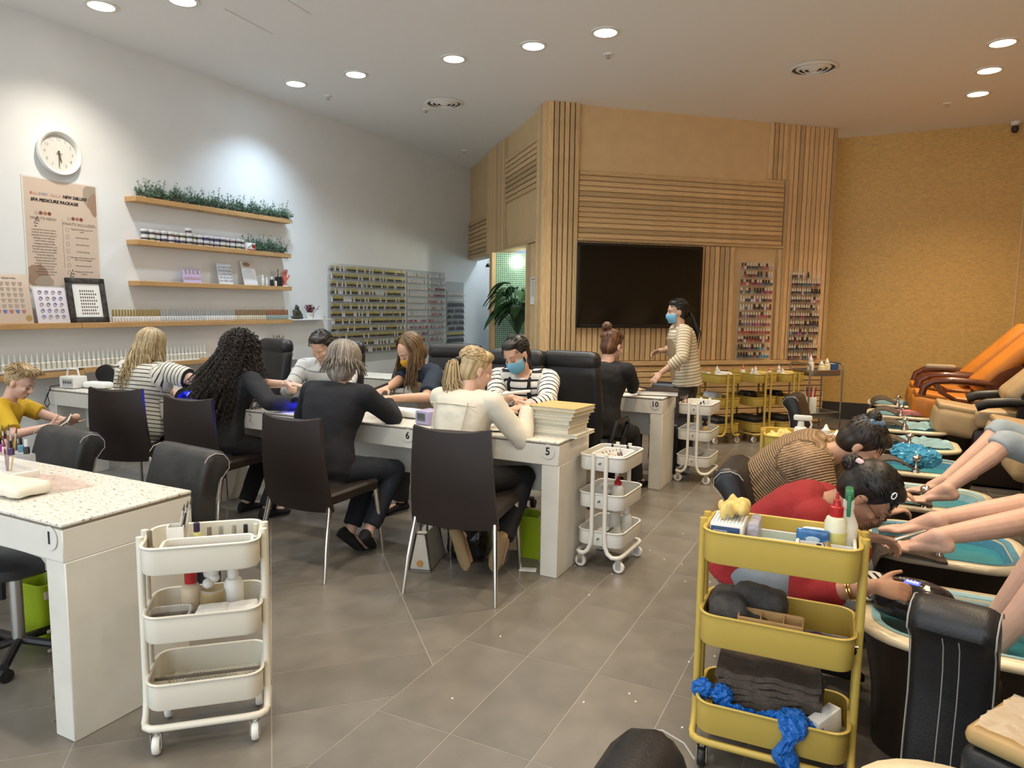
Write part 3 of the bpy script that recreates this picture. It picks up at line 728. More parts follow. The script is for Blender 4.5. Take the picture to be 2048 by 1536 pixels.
def V(*a): return Vector(a)
def basisM(x, y, z): return Matrix(((x.x, y.x, z.x), (x.y, y.y, z.y), (x.z, y.z, z.z)))
def skin(name, c): 
    m = mat(name, c, 0.5, noise=0.06, nscale=25)
    m.node_tree.nodes['Principled BSDF'].inputs['Subsurface Weight'].default_value = 0.12
    m.node_tree.nodes['Principled BSDF'].inputs['Subsurface Radius'].default_value = (0.012, 0.005, 0.003)
    return m
SK_pale = skin('skin_pale', (0.66, 0.42, 0.33)); SK_tan = skin('skin_tan', (0.55, 0.33, 0.22)); SK_warm = skin('skin_warm', (0.60, 0.37, 0.26)); SK_brown = skin('skin_brown', (0.40, 0.21, 0.13))
M_eye = mat('eye_white', (0.75, 0.73, 0.70), 0.25); M_iris = mat('eye_dark', (0.02, 0.012, 0.008), 0.2); M_lip = mat('lips', (0.42, 0.15, 0.13), 0.45)
def ik(S, W, l1, l2, pole):
    d = W - S; D = min(d.length, (l1 + l2) * 0.995); dn = d.normalized()
    a = (l1 * l1 - l2 * l2 + D * D) / (2 * D); h = math.sqrt(max(l1 * l1 - a * a, 0))
    p = pole - dn * pole.dot(dn); p = p.normalized() if p.length > 1e-6 else dn.orthogonal().normalized()
    return S + dn * a + p * h, S + dn * D
def hand(mb, W, d, n, right, curl=0.5, k=1.0, thumb_in=0.5, spread=0.06, ring=None):
    d = d.normalized(); n = (n - d * n.dot(d)).normalized(); side = d.cross(n) * (1 if right else -1)   # towards the thumb
    P0 = W + d * 0.004 * k
    rings = []
    for u, hw, th in ((0.0, 0.024, 0.019), (0.025, 0.031, 0.018), (0.06, 0.039, 0.015), (0.085, 0.037, 0.012)):
        c = W + d * (u * k)
        rings.append([c + side * (math.cos(a) * hw * k) + n * (math.sin(a) * th * k) for a in [2 * PI * q / 12 for q in range(12)]])
    mb.loft(rings)
    for i, (o, L_, r) in enumerate(((0.028, 0.072, 0.0088), (0.010, 0.080, 0.0090), (-0.009, 0.074, 0.0086), (-0.027, 0.058, 0.0076))):
        p = W + (d * 0.083 + side * o) * k; dirv = (d + side * (o / 0.028 * spread)).normalized(); nn = n.copy(); c = curl * (1 + 0.12 * i)
        for s_, f in enumerate((0.45, 0.31, 0.24)):
            ax = dirv.cross(nn).normalized(); Rm = Matrix.Rotation(c * (0.75 if s_ == 0 else 1.0), 3, ax); dirv = (Rm @ dirv).normalized(); nn = (Rm @ nn).normalized()
            q = p + dirv * (L_ * f * k); cone(mb, p, q, r * k * (1 - 0.08 * s_), r * k * (0.93 - 0.09 * s_), 9); p = q
    p = W + (d * 0.028 + side * 0.026) * k; dirv = (d * 0.62 + side * 0.72 + n * 0.25 * thumb_in).normalized()
    for s_, L_ in enumerate((0.034, 0.030, 0.024)):
        q = p + dirv * (L_ * k); cone(mb, p, q, (0.0125 - 0.0015 * s_) * k, (0.011 - 0.0015 * s_) * k, 9); p = q
        dirv = (dirv + d * 0.35 + n * 0.28 * thumb_in).normalized()
def bare_foot(mb, A, f, up=None, k=1.0, right=True):
    """ankle A, f towards the toes (lies on the sole), up out of the instep"""
    f = f.normalized(); up = (up or V(0, 0, 1)); up = (up - f * up.dot(f)).normalized(); s = f.cross(up) * (1 if right else -1)   # outward to the little toe side
    H = A - up * 0.065 * k
    cone(mb, A - f * 0.012 * k, H - f * 0.028 * k + up * 0.030 * k, 0.036 * k, 0.031 * k)
    cone(mb, A, H + f * 0.075 * k + up * 0.028 * k, 0.036 * k, 0.030 * k); mb.ball(H - f * 0.030 * k + up * 0.030 * k, (0.031 * k, 0.031 * k, 0.031 * k), 14, 10)
    rings = []
    for u, w_, h0, h1 in ((-0.045, 0.018, 0.014, 0.035), (-0.02, 0.029, 0.002, 0.055), (0.03, 0.034, 0.004, 0.068), (0.08, 0.043, 0.004, 0.052), (0.125, 0.053, 0.0, 0.034), (0.152, 0.050, 0.002, 0.022)):
        c = H + f * (u * k) + up * ((h0 + h1) / 2 * k - 0.004) - s * (0.004 if u > 0.1 else 0)
        rings.append([c + s * (math.cos(a) * w_ * k) + up * (math.sin(a) * (h1 - h0) / 2 * k) for a in [2 * PI * q / 14 for q in range(14)]])
    mb.loft(rings)
    for o, L_, r, st in ((-0.037, 0.046, 0.0130, 0.150), (-0.0095, 0.044, 0.0085, 0.154), (0.0115, 0.040, 0.0080, 0.148), (0.0305, 0.035, 0.0076, 0.138), (0.0475, 0.030, 0.0072, 0.124)):
        p = H + (f * st + s * o + up * 0.011) * k; q = p + (f * L_ * 0.6 + up * 0.003) * k; e = q + (f * L_ * 0.5 - up * 0.005) * k
        cone(mb, p - f * 0.02 * k, q, r * 1.05 * k, r * k, 9); cone(mb, q, e, r * k, r * 0.9 * k, 9)

def person(label, hip, yaw, lean=10, lean2=None, head_yaw=0, head_pitch=0, head_roll=0, sc=1.0, girth=1.0, sh_w=0.185, sk=SK_warm, arms=None, legs=None, head_off=(0, 0, 0), sides=0.0,
           top=None, top_m=None, sleeve=1.0, hem=-0.08, top_inf=0.016, fold=0.012, pants_m=None, pants_to=1.0, shoe_m=None, bare=False, face=True, ears=True, neck_l=1.0, hd=1.0, torso_k=1.0, flare=0.0, voxel=0.0062, body_dec=0.4, upper_only=False):
    root = V(hip[0], hip[1], 0)
    f = V(math.cos(yaw), math.sin(yaw), 0); r = V(math.sin(yaw), -math.cos(yaw), 0); z = V(0, 0, 1)
    lean2 = lean if lean2 is None else lean2
    Hp = V(0, 0, hip[2])
    # spine
    TL = 0.50 * sc * torso_k; N = 12; sp = [Hp]; ax = []
    for i in range(N):
        a = R(lean + (lean2 - lean) * i / (N - 1)); u = (z * math.cos(a) + f * math.sin(a) + r * math.sin(R(sides))).normalized(); ax.append(u); sp.append(sp[-1] + u * (TL / N))
    def at(t):
        x = min(max(t / TL * N, 0), N - 1e-6); i = int(x); return (sp[i].lerp(sp[i + 1], x - i), ax[i]) if t >= 0 else (Hp + ax[0] * t, ax[0])
    def ring(t, rx, ry, inf=0.0, n=20, pw=2.4):
        c, u = at(t * sc * torso_k); fw = u.cross(r).normalized()
        out = []
        for k in range(n):
            a = 2 * PI * k / n; ca_, sa_ = math.cos(a), math.sin(a)
            e = 2 / pw; out.append(c + r * (math.copysign(abs(ca_) ** e, ca_) * (rx * sc * girth + inf)) + fw * (math.copysign(abs(sa_) ** e, sa_) * (ry * sc * girth + inf)))
        return out
    prof = [(-0.09, 0.145, 0.095), (-0.03, 0.170, 0.115), (0.05, 0.168, 0.115), (0.16, 0.142, 0.103), (0.24, 0.140, 0.103), (0.34, 0.155, 0.110), (0.42, 0.163, 0.105), (0.465, 0.150, 0.088), (0.495, 0.095, 0.066), (0.515, 0.052, 0.055)]
    body = MB(); body.loft([ring(t, a * sh_w / 0.185 if t > 0.3 else a, b) for t, a, b in prof])
    nb, nu = at(TL)
    # head frame
    hy = yaw + R(head_yaw); hp = R(head_pitch)
    hf0 = V(math.cos(hy), math.sin(hy), 0); hr = V(math.sin(hy), -math.cos(hy), 0)
    hf = hf0 * math.cos(hp) - z * math.sin(hp); hu = z * math.cos(hp) + hf0 * math.sin(hp)
    if head_roll:
        M_ = Matrix.Rotation(R(head_roll), 3, hf); hr = M_ @ hr; hu = M_ @ hu
    hs = sc * hd if sc > 0.8 else sc * hd
    hc = nb + nu * (0.055 * sc * neck_l) + hu * (0.098 * hs) + hf * (0.012 * hs) + V(*head_off)
    def hp_(a, b, c): return hc + hr * (a * hs) + hf * (b * hs) + hu * (c * hs)
    HM = basisM(hr, hf, hu)
    cone(body, nb - nu * 0.03 * sc, hp_(0, -0.02, -0.05), 0.056 * sc, 0.052 * sc)
    body.ball(hp_(0, -0.006, 0.034), (0.073 * hs, 0.093 * hs, 0.082 * hs), 20, 14, HM)
    body.ball(hp_(0, 0.026, -0.030), (0.060 * hs, 0.062 * hs, 0.075 * hs), 18, 12, HM)
    body.ball(hp_(0, 0.060, -0.086), (0.028 * hs, 0.022 * hs, 0.020 * hs), 12, 8, HM)
    if face:
        body.tube([hp_(0, 0.084, 0.014), hp_(0, 0.100, -0.018), hp_(0, 0.104, -0.028)], 0.008 * hs, 10, r1=0.0125 * hs); body.ball(hp_(0, 0.103, -0.028), 0.0125 * hs)
        for s_ in (-1, 1): body.ball(hp_(s_ * 0.013, 0.094, -0.031), 0.009 * hs)
        body.ball(hp_(0, 0.080, 0.024), (0.052 * hs, 0.013 * hs, 0.009 * hs), 14, 8, HM)
        for s_ in (-1, 1): body.ball(hp_(s_ * 0.038, 0.066, -0.02), (0.018 * hs, 0.018 * hs, 0.018 * hs), 10, 8, HM)
        body.ball(hp_(0, 0.083, -0.060), (0.024 * hs, 0.010 * hs, 0.013 * hs), 12, 8, HM)
    if ears:
        for s_ in (-1, 1):
            body.ball(hp_(s_ * 0.076, -0.006, -0.004), (0.009 * hs, 0.019 * hs, 0.031 * hs), 12, 8, HM); body.ball(hp_(s_ * 0.077, 0.0, -0.026), (0.008 * hs, 0.010 * hs, 0.012 * hs), 10, 6, HM)
    # arms
    l1, l2 = 0.285 * sc, 0.245 * sc; J = {}
    sh_t = TL - 0.035 * sc
    for sd in ('L', 'R'):
        s_ = 1 if sd == 'R' else -1
        spec_ = (arms or {}).get(sd)
        if spec_ is None: continue
        c, u = at(sh_t); S = c + r * (s_ * sh_w * sc) - u * 0.01
        if 'so' in spec_: S = S + V(*spec_['so'])
        W = V(*spec_['w']) - root; pole = V(*spec_.get('pole', (0, 0, -1)))
        E_, W = ik(S, W, l1, l2, pole); J[sd] = (S, E_, W)
        cone(body, S, E_, 0.050 * sc * girth, 0.040 * sc); cone(body, E_, W, 0.041 * sc, 0.026 * sc)
        body.tube([c + r * (s_ * 0.08 * sc), S], 0.055 * sc, 12, r1=0.052 * sc)
        if spec_.get('hand', True):
            dd = V(*spec_['d']) if 'd' in spec_ else (W - E_)
            hand(body, W, dd, V(*spec_.get('n', (0, 0, -1))), sd == 'R', spec_.get('curl', 0.45), sc * 0.98, spec_.get('thumb', 0.5), spec_.get('spread', 0.05))
        else: body.ball(W, 0.027 * sc)
    # legs
    t1, t2 = 0.425 * sc, 0.415 * sc; LJ = {}
    for sd in ('L', 'R'):
        s_ = 1 if sd == 'R' else -1
        spec_ = (legs or {}).get(sd)
        if spec_ is None: continue
        S = Hp + r * (s_ * 0.092 * sc) - ax[0] * 0.02
        A = V(*spec_['a']) - root; pole = V(*spec_.get('pole', (f.x, f.y, 0.6)))
        Kn, A = ik(S, A, t1, t2, pole); LJ[sd] = (S, Kn, A)
        cone(body, S, Kn, 0.082 * sc * girth, 0.055 * sc); mid = Kn.lerp(A, 0.32); back = -V(*spec_.get('fd', (f.x, f.y, 0))).normalized()
        cone(body, Kn, mid + back * 0.012, 0.053 * sc, 0.052 * sc); cone(body, mid + back * 0.012, A, 0.052 * sc, 0.034 * sc)
        fd = V(*spec_.get('fd', (f.x, f.y, 0)))
        if bare: bare_foot(body, A, fd, V(*spec_['up']) if 'up' in spec_ else None, sc, sd == 'R')
        else:
            fd.normalize(); body.tube([A - V(0, 0, 0.03) - fd * 0.03, A - V(0, 0, 0.045) + fd * 0.13], 0.03 * sc, 10, r1=0.024 * sc)
    bo = blob('person', body, sk, None, voxel, 3, body_dec); bo.location = root
    tag(bo, label, 'person')
    info = dict(o=bo, root=root, hp=hp_, HM=HM, hr=hr, hf=hf, hu=hu, hc=hc, hs=hs, at=at, TL=TL, J=J, LJ=LJ, f=f, r=r, sc=sc, sk=sk, nb=nb, nu=nu, ring=ring, prof=prof, sh_w=sh_w, girth=girth)
    # garments
    if top_m:
        g = MB(); i0 = top_inf * sc
        g.loft([ring(hem, 0.178 + flare, 0.122 + flare * 0.7, i0)] + [ring(t, (a * sh_w / 0.185 if t > 0.3 else a), b, i0) for t, a, b in prof if hem + 0.02 < t < 0.47] + [ring(0.468, 0.150 * sh_w / 0.185, 0.088, i0 * 0.9), ring(0.492, 0.095, 0.066, i0 * 0.8), ring(0.503, 0.070, 0.064, i0 * 0.4)])
        segs = [(at(hem * sc)[0], at(TL)[0], 0.0)]
        for sd, (S, E_, W) in J.items():
            c, u = at(sh_t); s_ = 1 if sd == 'R' else -1
            g.tube([c + r * (s_ * 0.07 * sc), S], 0.060 * sc + i0 * 0.5, 14, r1=0.055 * sc + i0)
            g.ball(S, 0.051 * sc * girth + i0)
            slv = arms[sd].get('sl', sleeve)
            if slv <= 0.5:
                q = S.lerp(E_, slv * 2); g.tube([S, q], 0.052 * sc * girth + i0, 14, r1=0.050 * sc * girth + i0 * 1.3); segs.append((S, q, 0.3))
            else:
                g.tube([S, E_], 0.051 * sc * girth + i0, 14, r1=0.043 * sc + i0); g.ball(E_, 0.043 * sc + i0)
                k = (slv - 0.5) * 2; q = E_.lerp(W, k * 0.96); g.tube([E_, q], 0.043 * sc + i0, 14, r1=(0.043 - 0.012 * k) * sc + i0 * 0.9); segs += [(S, E_, 0.3), (E_, q, 0.6)]
        def post(me, segs=segs):
            p = coords(me); best = np.full(len(p), 1e9); val = np.zeros(len(p))
            for k, (a, b, off) in enumerate(segs):
                a_ = np.array(a); d_ = np.array(b) - a_; L_ = np.linalg.norm(d_); d_ = d_ / L_
                t = (p - a_) @ d_; tc = np.clip(t, 0, L_); dist = np.linalg.norm(p - a_ - tc[:, None] * d_, axis=1) - (0.13 if k == 0 else 0.05)
                w_ = dist < best; best[w_] = dist[w_]; val[w_] = t[w_] + off + 1.0
            setattr_(me, 's', val)
        info['top'] = blob(top or 'sweater', g, top_m, bo, 0.0095, 3, 0.5, fold, post)
    if pants_m and LJ:
        g = MB(); i0 = 0.012 * sc
        g.loft([ring(-0.10, 0.140, 0.10, i0), ring(-0.03, 0.170, 0.117, i0), ring(0.05, 0.166, 0.114, i0), ring(0.10, 0.155, 0.108, i0 * 0.9)])
        for sd, (S, Kn, A) in LJ.items():
            g.ball(S, 0.083 * sc * girth + i0, 14, 10)
            if pants_to <= 0.5:
                q = S.lerp(Kn, pants_to * 2); g.tube([S, q], 0.083 * sc * girth + i0, 16, r1=(0.083 - 0.028 * pants_to * 2) * sc * girth + i0 * 1.6)
            else:
                g.tube([S, Kn], 0.083 * sc * girth + i0, 16, r1=0.056 * sc + i0); g.ball(Kn, 0.056 * sc + i0, 14, 10)
                k = (pants_to - 0.5) * 2; q = Kn.lerp(A, k); g.tube([Kn, q], 0.055 * sc + i0, 16, r1=(0.050 - 0.006 * k) * sc + i0 * 1.3)
        info['pants'] = blob('trousers', g, pants_m, bo, 0.010, 3, 0.5, fold * 0.8)
    if shoe_m and not bare:
        for sd, (S, Kn, A) in LJ.items():
            fd = V(*legs[sd].get('fd', (f.x, f.y, 0))).normalized(); u_ = V(*legs[sd]['up']).normalized() if 'up' in legs[sd] else z; ss = fd.cross(u_)
            g = MB(); rings = []
            for u, w_, h in ((-0.065, 0.020, 0.05), (-0.05, 0.033, 0.075), (0.0, 0.036, 0.085), (0.06, 0.040, 0.062), (0.12, 0.045, 0.045), (0.165, 0.038, 0.036), (0.185, 0.018, 0.025)):
                c = A + fd * (u * sc) - u_ * (0.078 * sc)
                rings.append([c + ss * (math.cos(a) * w_ * sc) + u_ * ((math.sin(a) * 0.5 + 0.5) * h * sc) for a in [2 * PI * q / 14 for q in range(14)]])
            g.loft(rings); part('shoe', g, shoe_m, bo, smooth=60)
    return info
def eyes(P, closed=False, brow=(0.03, 0.02, 0.015)):
    hp, hs, HM, o = P['hp'], P['hs'], P['HM'], P['o']
    for s_ in (-1, 1):
        if closed:
            part('eyelash', MB().tube([hp(s_ * 0.017, 0.087, -0.001), hp(s_ * 0.031, 0.0865, -0.007), hp(s_ * 0.045, 0.076, -0.001)], 0.0022 * hs, 6), M_iris, o)
        else:
            m = MB(); m.ball(hp(s_ * 0.031, 0.076, 0.004), (0.0125 * hs, 0.012 * hs, 0.0075 * hs), 12, 8, HM)
            e = part('eye', m, M_eye, o)
            part('iris', MB().ball(hp(s_ * 0.031, 0.0845, 0.003), (0.0065 * hs, 0.004 * hs, 0.0062 * hs), 10, 6, HM), M_iris, e)
            part('eyelash', MB().tube([hp(s_ * 0.017, 0.085, 0.007), hp(s_ * 0.031, 0.089, 0.0125), hp(s_ * 0.046, 0.076, 0.007)], 0.002 * hs, 6), M_iris, o)
        part('eyebrow', MB().tube([hp(s_ * 0.014, 0.092, 0.026), hp(s_ * 0.032, 0.090, 0.033), hp(s_ * 0.052, 0.072, 0.028)], lambda t: (0.0034 - 0.0018 * t) * hs, 6, flat=0.7), mat('brow_%02d' % int(brow[0] * 100), brow, 0.7), o)
def mask(P, m, label=None):
    hp, hs, HM, o = P['hp'], P['hs'], P['HM'], P['o']
    rings = []
    for u, k, bulge in ((-0.012, 0.90, 0.000), (-0.020, 0.96, 0.008), (-0.035, 1.0, 0.010), (-0.055, 1.0, 0.008), (-0.075, 0.93, 0.004), (-0.098, 0.78, 0.000), (-0.110, 0.55, -0.012)):
        fr = []; bk = []
        for i in range(15):
            a = R(-82 + 164 * i / 14); x = math.sin(a) * 0.071 * k; nose = 0.018 * max(0, 1 - (a / 0.5) ** 2) * (1 if u > -0.06 else 0.4)
            y = 0.022 + math.cos(a) * (0.068 + bulge) * (0.8 + 0.2 * k) + nose
            fr.append(hp(x, y, u)); bk.append(hp(x * 0.95, y - 0.004, u))
        rings.append(fr + bk[::-1])
    mm = part('face_mask', MB().loft(rings), m, o, smooth=60, label=label)
    for s_ in (-1, 1):
        part('ear_loop', MB().tube([hp(s_ * 0.064, 0.030, -0.022), hp(s_ * 0.078, 0.0, 0.022), hp(s_ * 0.083, -0.016, 0.018), hp(s_ * 0.079, -0.012, -0.02), hp(s_ * 0.066, 0.018, -0.082)], 0.0018, 5), M_paper, mm)
def streak(P, n=70, seed=0, zdark=None):
    hc, HM = np.array(P['hc']), np.array(P['HM'])
    rg = np.random.default_rng(seed); tab = rg.random(n + 1)
    def post(me):
        p = (coords(me) - hc) @ HM
        az = np.arctan2(p[:, 0], p[:, 1] + 0.02) + p[:, 2] * 1.2
        k = ((az / (2 * PI)) % 1.0) * n; i = k.astype(int) % n; fr = k - np.floor(k); tt = tab[:n]
        setattr_(me, 'h', np.clip(tt[i] * (1 - fr) + tt[(i + 1) % n] * fr + rg.random(len(p)) * 0.12, 0, 1))
    return post
def hair_cap(P, m, puff=0.012, low=0.0, fringe=0.0, extra=None, seed=1, back=0.0, name='hair', voxel=0.007, bump=0.0):
    hp, hs, HM = P['hp'], P['hs'], P['HM']; g = MB()
    g.ball(hp(0, -0.026 - back, 0.046), ((0.076 + puff) * hs, (0.088 + puff) * hs, (0.082 + puff) * hs), 22, 14, HM)
    g.ball(hp(0, -0.045 - back, -0.005 - low), ((0.070 + puff * 0.8) * hs, (0.062 + puff) * hs, (0.075 + puff) * hs), 20, 12, HM)
    if fringe: g.ball(hp(0, 0.026, 0.096), (0.064 * hs, (0.048 + fringe) * hs, 0.034 * hs), 16, 10, HM)
    if extra: extra(g)
    return blob(name, g, m, P['o'], voxel, 4, 0.6, bump, streak(P, 90, seed))
def comb(P, target, n, m, seed, az0=0.3, r0=0.0030, lift=0.003, name='hair_strands', el=(0.0, 1.45)):
    rg = random.Random(seed); ps = []
    for i in range(n):
        az = rg.uniform(az0, 2 * PI - az0); e0 = rg.uniform(*el); a = scalp(P, az, e0, 1.09)
        d = (a - P['hc']); t_ = target - P['hc']; pts = []
        for k in range(6):
            u = k / 5; q = d.lerp(t_, u); L_ = d.length * (1 - u) + t_.length * u; q = q.normalized() * (L_ + lift * math.sin(PI * u) + 0.004 * (1 - u)) if q.length > 1e-5 else t_
            pts.append(P['hc'] + q)
        ps.append(pts)
    return locks(P, ps, m, name, seg=5, seed=seed, r0=r0, r1=0.003)
def locks(P, paths, m, name='hair_locks', seg=6, seed=3, r0=0.012, r1=0.003, flat=1.0, rfun=None):
    g = MB(); hv = []; rg = random.Random(seed)
    for p in paths:
        k = len(g.v); rr = r0 * rg.uniform(0.75, 1.25)
        g.tube(p, rfun or (lambda t, rr=rr: rr * (1 - t) ** 0.6 + r1 * t if t > 0.15 else rr * (0.5 + t * 3.3)), seg, flat=flat)
        h = rg.random(); hv += [min(max(h + rg.uniform(-0.08, 0.08), 0), 1) for _ in range(len(g.v) - k)]
    me = g.mesh(name, m); setattr_(me, 'h', hv); me.polygons.foreach_set('use_smooth', [True] * len(me.polygons))
    o = link(name, me, P['o']); o['kind'] = 'stuff'; return o
def hair_mat(name, dark, mid, light): return attr_mat(name, [(0.0, dark), (0.5, mid), (1.0, light)], 'h', 0.42, spec=0.5)
H_blonde = hair_mat('hair_blonde', (0.22, 0.15, 0.07), (0.40, 0.30, 0.16), (0.60, 0.48, 0.29))
H_black = hair_mat('hair_black', (0.006, 0.005, 0.005), (0.012, 0.010, 0.009), (0.028, 0.023, 0.020))
H_curl = hair_mat('hair_dark_curls', (0.008, 0.006, 0.005), (0.022, 0.016, 0.013), (0.060, 0.045, 0.036))
H_grey = hair_mat('hair_ash_grey', (0.09, 0.075, 0.06), (0.20, 0.17, 0.14), (0.38, 0.34, 0.30))
H_brown = hair_mat('hair_brown_gold', (0.045, 0.026, 0.012), (0.12, 0.07, 0.030), (0.26, 0.16, 0.07))
H_red = hair_mat('hair_auburn', (0.035, 0.014, 0.008), (0.10, 0.042, 0.022), (0.22, 0.10, 0.05))
H_sand = hair_mat('hair_sandy', (0.16, 0.10, 0.045), (0.36, 0.25, 0.12), (0.58, 0.43, 0.24))
H_dark = hair_mat('hair_dark_brown', (0.008, 0.006, 0.005), (0.018, 0.013, 0.010), (0.040, 0.030, 0.024))
def cloth(name, c, rough=0.85, **k): return mat(name, c, rough, bump=k.pop('bump', 0.35), bscale=k.pop('bscale', 320), **k)
C_cream = cloth('cream_denim', (0.66, 0.63, 0.54)); C_navy = cloth('navy_wool', (0.010, 0.011, 0.016)); C_black = cloth('black_cotton', (0.010, 0.010, 0.012)); C_char = cloth('charcoal_knit', (0.018, 0.019, 0.022))
C_red = cloth('red_knit', (0.27, 0.014, 0.018)); C_denim = cloth('grey_denim', (0.20, 0.24, 0.28)); C_jean = cloth('light_jeans', (0.36, 0.43, 0.50)); C_skirt = cloth('dark_skirt', (0.012, 0.015, 0.024)); C_royal = cloth('royal_blue_cotton', (0.025, 0.025, 0.16)); C_tanv = cloth('tan_vest', (0.42, 0.31, 0.20)); C_tanv2 = cloth('tan_apron', (0.36, 0.25, 0.14))
C_beige = mat('beige_rib_knit', (0.36, 0.235, 0.13), 0.9)
def stripe_mat(name, base, line, period, width):
    return attr_mat(name, [(0.0, line), (width, base), (1.0, base)], 's', 0.85, mod=period, bump=0.3)
C_str1 = stripe_mat('cream_black_fine_stripe', (0.64, 0.62, 0.55), (0.02, 0.02, 0.022), 0.031, 0.22)
C_str2 = stripe_mat('white_black_stripe', (0.72, 0.71, 0.68), (0.02, 0.02, 0.025), 0.047, 0.26)
C_str3 = stripe_mat('cream_brown_stripe', (0.62, 0.55, 0.42), (0.30, 0.22, 0.12), 0.030, 0.30)
C_str4 = stripe_mat('pale_grey_stripe', (0.62, 0.63, 0.62), (0.28, 0.30, 0.33), 0.085, 0.14)
C_boy = mat('yellow_jersey', (0.60, 0.38, 0.02), 0.8); C_polo = cloth('navy_polo', (0.015, 0.022, 0.08))
def rib(m):
    n, l = nodes(m); b = n['Principled BSDF']; a = n.new('ShaderNodeAttribute'); a.attribute_name = 's'
    d = n.new('ShaderNodeMath'); d.operation = 'MULTIPLY'; d.inputs[1].default_value = 2 * PI / 0.0125; l.new(a.outputs['Fac'], d.inputs[0])
    s = n.new('ShaderNodeMath'); s.operation = 'SINE'; l.new(d.outputs[0], s.inputs[0])
    tc = n.new('ShaderNodeTexCoord'); wv = n.new('ShaderNodeTexWave'); wv.inputs['Scale'].default_value = 26; wv.bands_direction = 'Y'; l.new(tc.outputs['Object'], wv.inputs['Vector'])
    ad = n.new('ShaderNodeMath'); ad.operation = 'ADD'; l.new(s.outputs[0], ad.inputs[0]); l.new(wv.outputs['Fac'], ad.inputs[1])
    bp = n.new('ShaderNodeBump'); bp.inputs['Strength'].default_value = 0.9; bp.inputs['Distance'].default_value = 0.006; l.new(ad.outputs[0], bp.inputs['Height']); l.new(bp.outputs[0], b.inputs['Normal'])
    mr = n.new('ShaderNodeMapRange'); mr.inputs[1].default_value = -1; mr.inputs[2].default_value = 1.6; mr.inputs[3].default_value = 0.62; mr.inputs[4].default_value = 1.2; l.new(ad.outputs[0], mr.inputs[0])
    vm = n.new('ShaderNodeVectorMath'); vm.operation = 'SCALE'; vm.inputs[0].default_value = (0.40, 0.265, 0.15); l.new(mr.outputs[0], vm.inputs['Scale']); l.new(vm.outputs[0], b.inputs['Base Color'])
rib(C_beige)
M_mblue = mat('mask_blue', (0.16, 0.42, 0.62), 0.75, bump=0.2, bscale=200); M_myel = mat('mask_yellow', (0.62, 0.33, 0.02), 0.75, bump=0.2, bscale=200)
def scalp(P, az, el, puff=1.0):
    c = math.cos(el)
    return P['hp'](math.sin(az) * c * 0.084 * puff, -0.02 + math.cos(az) * c * 0.098 * puff, 0.04 + math.sin(el) * 0.090 * puff)
def fall(P, az, length, puff=1.0, wave=0.0, wl=0.10, out=0.0, n=14, el0=1.1, drift=None, rg=random, gather=None):
    pts = []; drift = drift or V(0, 0, 0); ph = rg.uniform(0, 6.28)
    for i in range(6):
        el = el0 + (-0.15 - el0) * i / 5; pts.append(scalp(P, az, el, puff))
    p = pts[-1].copy(); o = (p - P['hc']); o.z = 0; o = o.normalized(); sd = V(-o.y, o.x, 0)
    for i in range(1, n + 1):
        t = i / n; q = p + V(0, 0, -length * t) + o * (out * t) + drift * t + sd * (wave * math.sin(ph + t * length / wl * 6.28) * min(1, t * 3)) + o * (wave * 0.7 * math.cos(ph + t * length / wl * 6.28) * min(1, t * 3)); pts.append(q)
    return pts
D90 = R(90)
SEAT = {'L': dict(a=(0, 0, 0)), 'R': dict(a=(0, 0, 0))}
def seat_legs(x, y, yaw, dx=0.10, fwd=0.42, spread=0.0, back=0.0):
    f = (math.cos(yaw), math.sin(yaw)); r = (math.sin(yaw), -math.cos(yaw)); out = {}
    for sd, s in (('L', -1), ('R', 1)):
        fw = fwd - (back if sd == 'R' else 0)
        out[sd] = dict(a=(x + f[0] * fw + r[0] * s * (dx + spread), y + f[1] * fw + r[1] * s * (dx + spread), 0.085), pole=(f[0], f[1], 1.2), fd=(f[0], f[1], 0))
    return out

# --- client in the cream jacket, ponytail, glasses
yw = R(84)
P = person('woman in a cream denim jacket with a blonde ponytail sitting at the table end', (-2.085, 3.42, 0.565), yw, 14, 30, sides=-5, head_yaw=-34, head_pitch=18, sk=SK_pale, sh_w=0.190, girth=1.05,
           arms={'R': dict(w=(-1.80, 3.80, 0.955), pole=(0.5, -0.1, -1.0), d=(-0.2, 0.7, 0.05), n=(-0.3, 0, -1), curl=0.25), 'L': dict(w=(-2.05, 3.88, 0.90), pole=(-0.5, -0.2, -1), d=(0.35, 0.8, 0), curl=0.3)},
           legs={'L': dict(a=(-2.03, 3.42, 0.235), pole=(0, 1, 0.5), fd=(0.30, 0.15, -0.90), up=(0.1, 0.95, 0.25)), 'R': dict(a=(-1.80, 3.50, 0.225), pole=(0.2, 1, 0.5), fd=(-0.28, 0.20, -0.90), up=(0.0, 0.95, 0.25))},
           top='jacket', top_m=C_cream, sleeve=0.97, hem=-0.05, pants_m=C_black, shoe_m=cloth('tan_suede', (0.36, 0.25, 0.13)))
tie = P['hp'](0.0, -0.118, 0.02)
hair_cap(P, H_blonde, 0.010, 0.0, 0.012, seed=2)
rg = random.Random(5); ps = []
for i in range(220):
    az = rg.uniform(0.35, 2 * PI - 0.35); el = rg.uniform(0.2, 1.35)
    a = scalp(P, az, el, 1.03); b = scalp(P, az + (PI - az) * 0.55, el * 0.55 + 0.05, 1.07)
    ps.append([a, a.lerp(b, 0.5) + (a.lerp(b, 0.5) - P['hc']).normalized() * 0.012, b, b.lerp(tie, 0.6) + (b - P['hc']).normalized() * 0.004, tie])
locks(P, ps, H_blonde, r0=0.0046, r1=0.003, seed=4, seg=5)
ps = []
